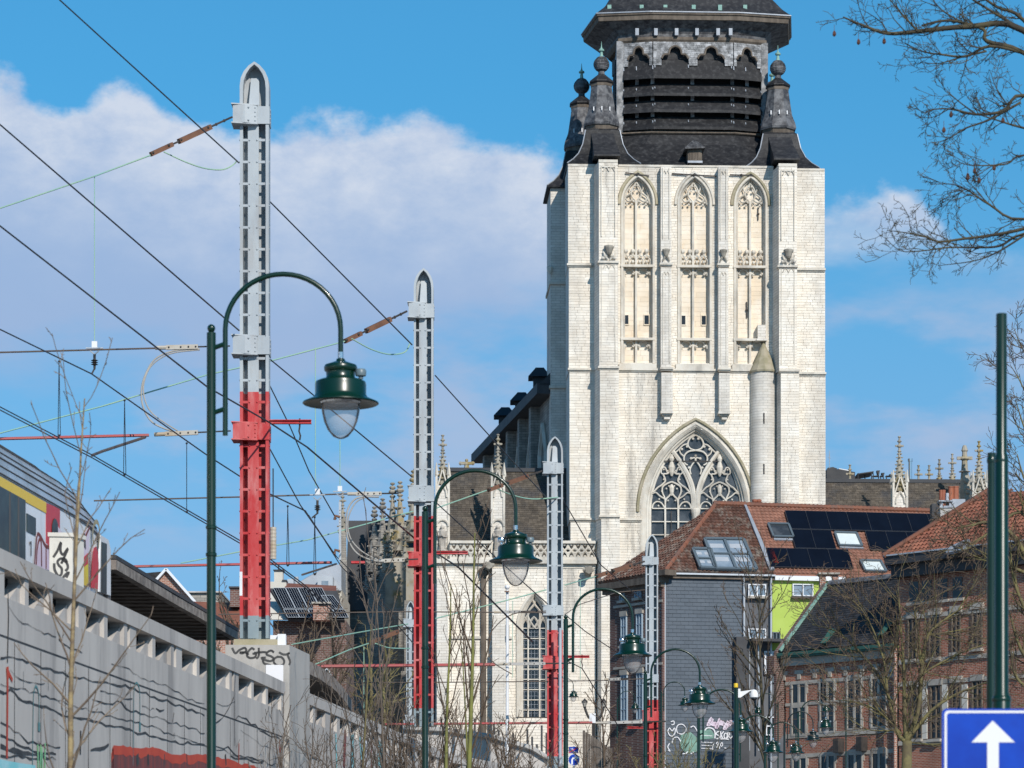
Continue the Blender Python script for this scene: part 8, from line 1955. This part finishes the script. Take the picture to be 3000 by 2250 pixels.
shrub('tangled brown shrub before the turquoise mural', 1080, 52, 1935, 90, 10, 2, 'twig_grey')
shrub('dense brown shrub at the foot of the second lamp', 1200, 56, 2025, 80, 12, 3)
shrub('brown shrub at the foot of the two green saplings', 1330, 60, 2035, 80, 12, 4)
shrub('dense shrub around the foot of the white pole', 1470, 66, 2055, 80, 12, 5)
shrub('wiry shrub left of the third red mast', 1560, 70, 2125, 60, 10, 6)
shrub('wiry arching shrub right of the third lamp post', 1740, 74, 2145, 70, 12, 7)
shrub('dense shrub left of the fourth red mast', 1840, 76, 2165, 60, 11, 8, 'twig_brown')
shrub('green tinged shrub before the graffiti on the slate wall', 1985, 84, 2135, 60, 16, 9, 'bark_olive')
shrub('dark shrub under the fourth lamp', 2080, 84, 2215, 60, 13, 10)
shrub('pale stemmed shrub under the small lamps', 2190, 88, 2262, 60, 13, 11, 'twig_pale')
shrub('pale stemmed shrub before the brick house corner', 2290, 90, 2258, 50, 12, 12, 'twig_pale')
shrub('thin shrub low before the brick house windows', 2420, 92, 2262, 70, 10, 13, 'bark_olive')
# brown trees behind the pier
cT = {'levels': 5, 'seg': [6, 6, 5, 4, 3], 'wob': [.03, .10, .14, .18, .2], 'up': [.0, .05, .04, .02, .02], 'rmin': .011, 'n': [14, 6, 4, 3], 'from': [.45, .2, .2, .2], 'ang': (20, 50), 'ratio': (.2, .4), 'rr': .58, 'split': 2}
for i, (px, Y, top, lb) in enumerate(((700, 118, 1790, 'brown twiggy tree behind the foot of the tallest mast'), (870, 112, 1800, 'brown twiggy tree below the solar panel roof'), (960, 108, 1840, 'brown twiggy tree beside the far canopy tip'), (1060, 116, 1860, 'olive twiggy tree before the dark transept'), (1150, 112, 1900, 'olive twiggy tree left of the second red mast'), (640, 120, 1770, 'thin twiggy tree left of the tallest mast foot'), (790, 115, 1810, 'dark twiggy tree just right of the tallest mast foot'), (920, 116, 1850, 'dark twiggy tree before the orange brick chimney'), (1010, 120, 1830, 'dark twiggy tree before the pale transept edge'))):
    tree('bare_tree', lb, 'tree', px, 2690, Y, (2690 - top) * .92, .14, dict(cT, levels=5), 40 + i, 'bark_olive' if i in (3, 4) else 'twig_brown', 'bark_olive' if i in (3, 4) else 'twig_brown', 'bare trees behind the railway')
# trees in front of the houses
cG = {'levels': 5, 'seg': [5, 6, 5, 4, 3], 'wob': [.02, .08, .12, .15, .2], 'up': [0, .07, .05, .03, .02], 'rmin': .009, 'n': [9, 6, 4, 2], 'from': [.55, .2, .2, .2], 'ang': (20, 50), 'ratio': (.45, .7), 'rr': .55, 'split': 2}
tree('bare_tree', 'twiggy brown tree before the grey and lime green walls', 'tree', 2265, 2690, 118, 2690 - 1740, .13, dict(cG, **{'from': [.52, .15, .2, .2], 'n': [22, 8, 4, 2], 'rmin': .010, 'ratio': (.24, .42), 'ang': (15, 42), 'taper': .15}), 61, 'bark_dark', 'twig_brown', 'bare trees before the houses')
tB = thing('bare_tree', 'large bare tree with yellow green limbs before the brick houses', 'tree', Vector((P(2660, 0, 78).x, 78, 0)), 'bare trees before the houses')
cB2 = {'levels': 4, 'seg': [3, 5, 4, 3, 3], 'wob': [.1, .12, .18, .22, .25], 'up': [0, .04, .03, .02, .02], 'rmin': .0055, 'n': [0, 5, 4, 2], 'from': [.2, .2, .2, .2], 'ang': (22, 60), 'ratio': (.45, .75), 'rr': .6, 'per': 1, 'dens': 1.0, 'L': 1.5, 'tw': .017, 'split': 2, 'bias': .10}
mb = MB(); q = P(2658, 2690, 78); mb.tube([Vector((q.x, 78, 0)), P(2655, 2300, 78), P(2658, 2170, 78)], [.16, .14, .12], 10); mb.build('trunk', 'bark_olive', tB, smooth=True)
pathsB = [([(2655, 2175), (2625, 2140), (2600, 2030, .5), (2560, 1960, .8), (2510, 1900, 1), (2450, 1850, 1), (2380, 1830, 1)], 0.061, 0.010), ([(2655, 2175), (2650, 2080), (2648, 1960), (2640, 1850), (2632, 1740)], 0.072, 0.011), ([(2655, 2175), (2690, 2080), (2700, 1960), (2720, 1860), (2790, 1800), (2860, 1760)], 0.072, 0.013), ([(2660, 2170), (2720, 2090), (2790, 2040), (2860, 2010), (2950, 1980)], 0.054, 0.011), ([(2640, 2150), (2580, 2090), (2520, 2060), (2450, 2050)], 0.036, 0.007), ([(2650, 2080), (2690, 1990), (2760, 1940), (2850, 1900), (2960, 1870)], 0.043, 0.010), ([(2700, 1960), (2690, 1850), (2680, 1770), (2720, 1700)], 0.036, 0.008), ([(2600, 2030), (2590, 1940), (2560, 1850), (2520, 1780), (2470, 1740)], 0.036, 0.007), ([(2625, 2140), (2560, 2140), (2500, 2130)], 0.025, 0.006), ([(2720, 1860), (2790, 1850), (2880, 1830)], 0.029, 0.007), ([(2800, 1800), (2860, 1700), (2900, 1640)], 0.022, 0.006), ([(2660, 2175), (2740, 2180), (2800, 2170)], 0.022, 0.006)]
limbs(tB, pathsB, 78, ('bark_olive', 'twig_brown'), cB2, 17)
tC = thing('bare_tree', 'mossy tree at the right edge behind the green posts', 'tree', Vector((P(3060, 0, 60).x, 60, 0)), 'bare trees before the houses')
mb = MB(); mb.tube([Vector((P(3060, 0, 60).x, 60, 0)), P(3060, 2100, 60), P(3050, 1600, 60), P(3045, 1200, 60)], [.2, .17, .12, .05], 10); mb.build('trunk', 'bark_olive', tC, smooth=True)
pathsC = [([(3055, 1900), (3010, 1800), (2970, 1700), (2960, 1600)], .06, .012), ([(3055, 1750), (3000, 1620), (2960, 1560), (2900, 1530), (2840, 1540), (2790, 1550)], .06, .010), ([(3050, 1600), (2990, 1500), (2900, 1560), (2830, 1600)], .045, .009), ([(3050, 1500), (3000, 1400), (2980, 1330)], .035, .008), ([(3045, 1350), (3000, 1250), (2975, 1170)], .03, .006), ([(3060, 2000), (2990, 1900), (2960, 1800)], .06, .012), ([(3060, 2050), (2990, 2000), (2960, 1950)], .05, .012), ([(3045, 1100), (2995, 1020), (2970, 960)], .02, .005), ([(3045, 1240), (2990, 1120), (2960, 1070)], .02, .005), ([(3050, 1700), (2960, 1660), (2880, 1640), (2800, 1600)], .04, .008)]
limbs(tC, pathsC, 60, ('bark_olive', 'twig_brown'), dict(cB2, L=.8, rmin=.005), 23)
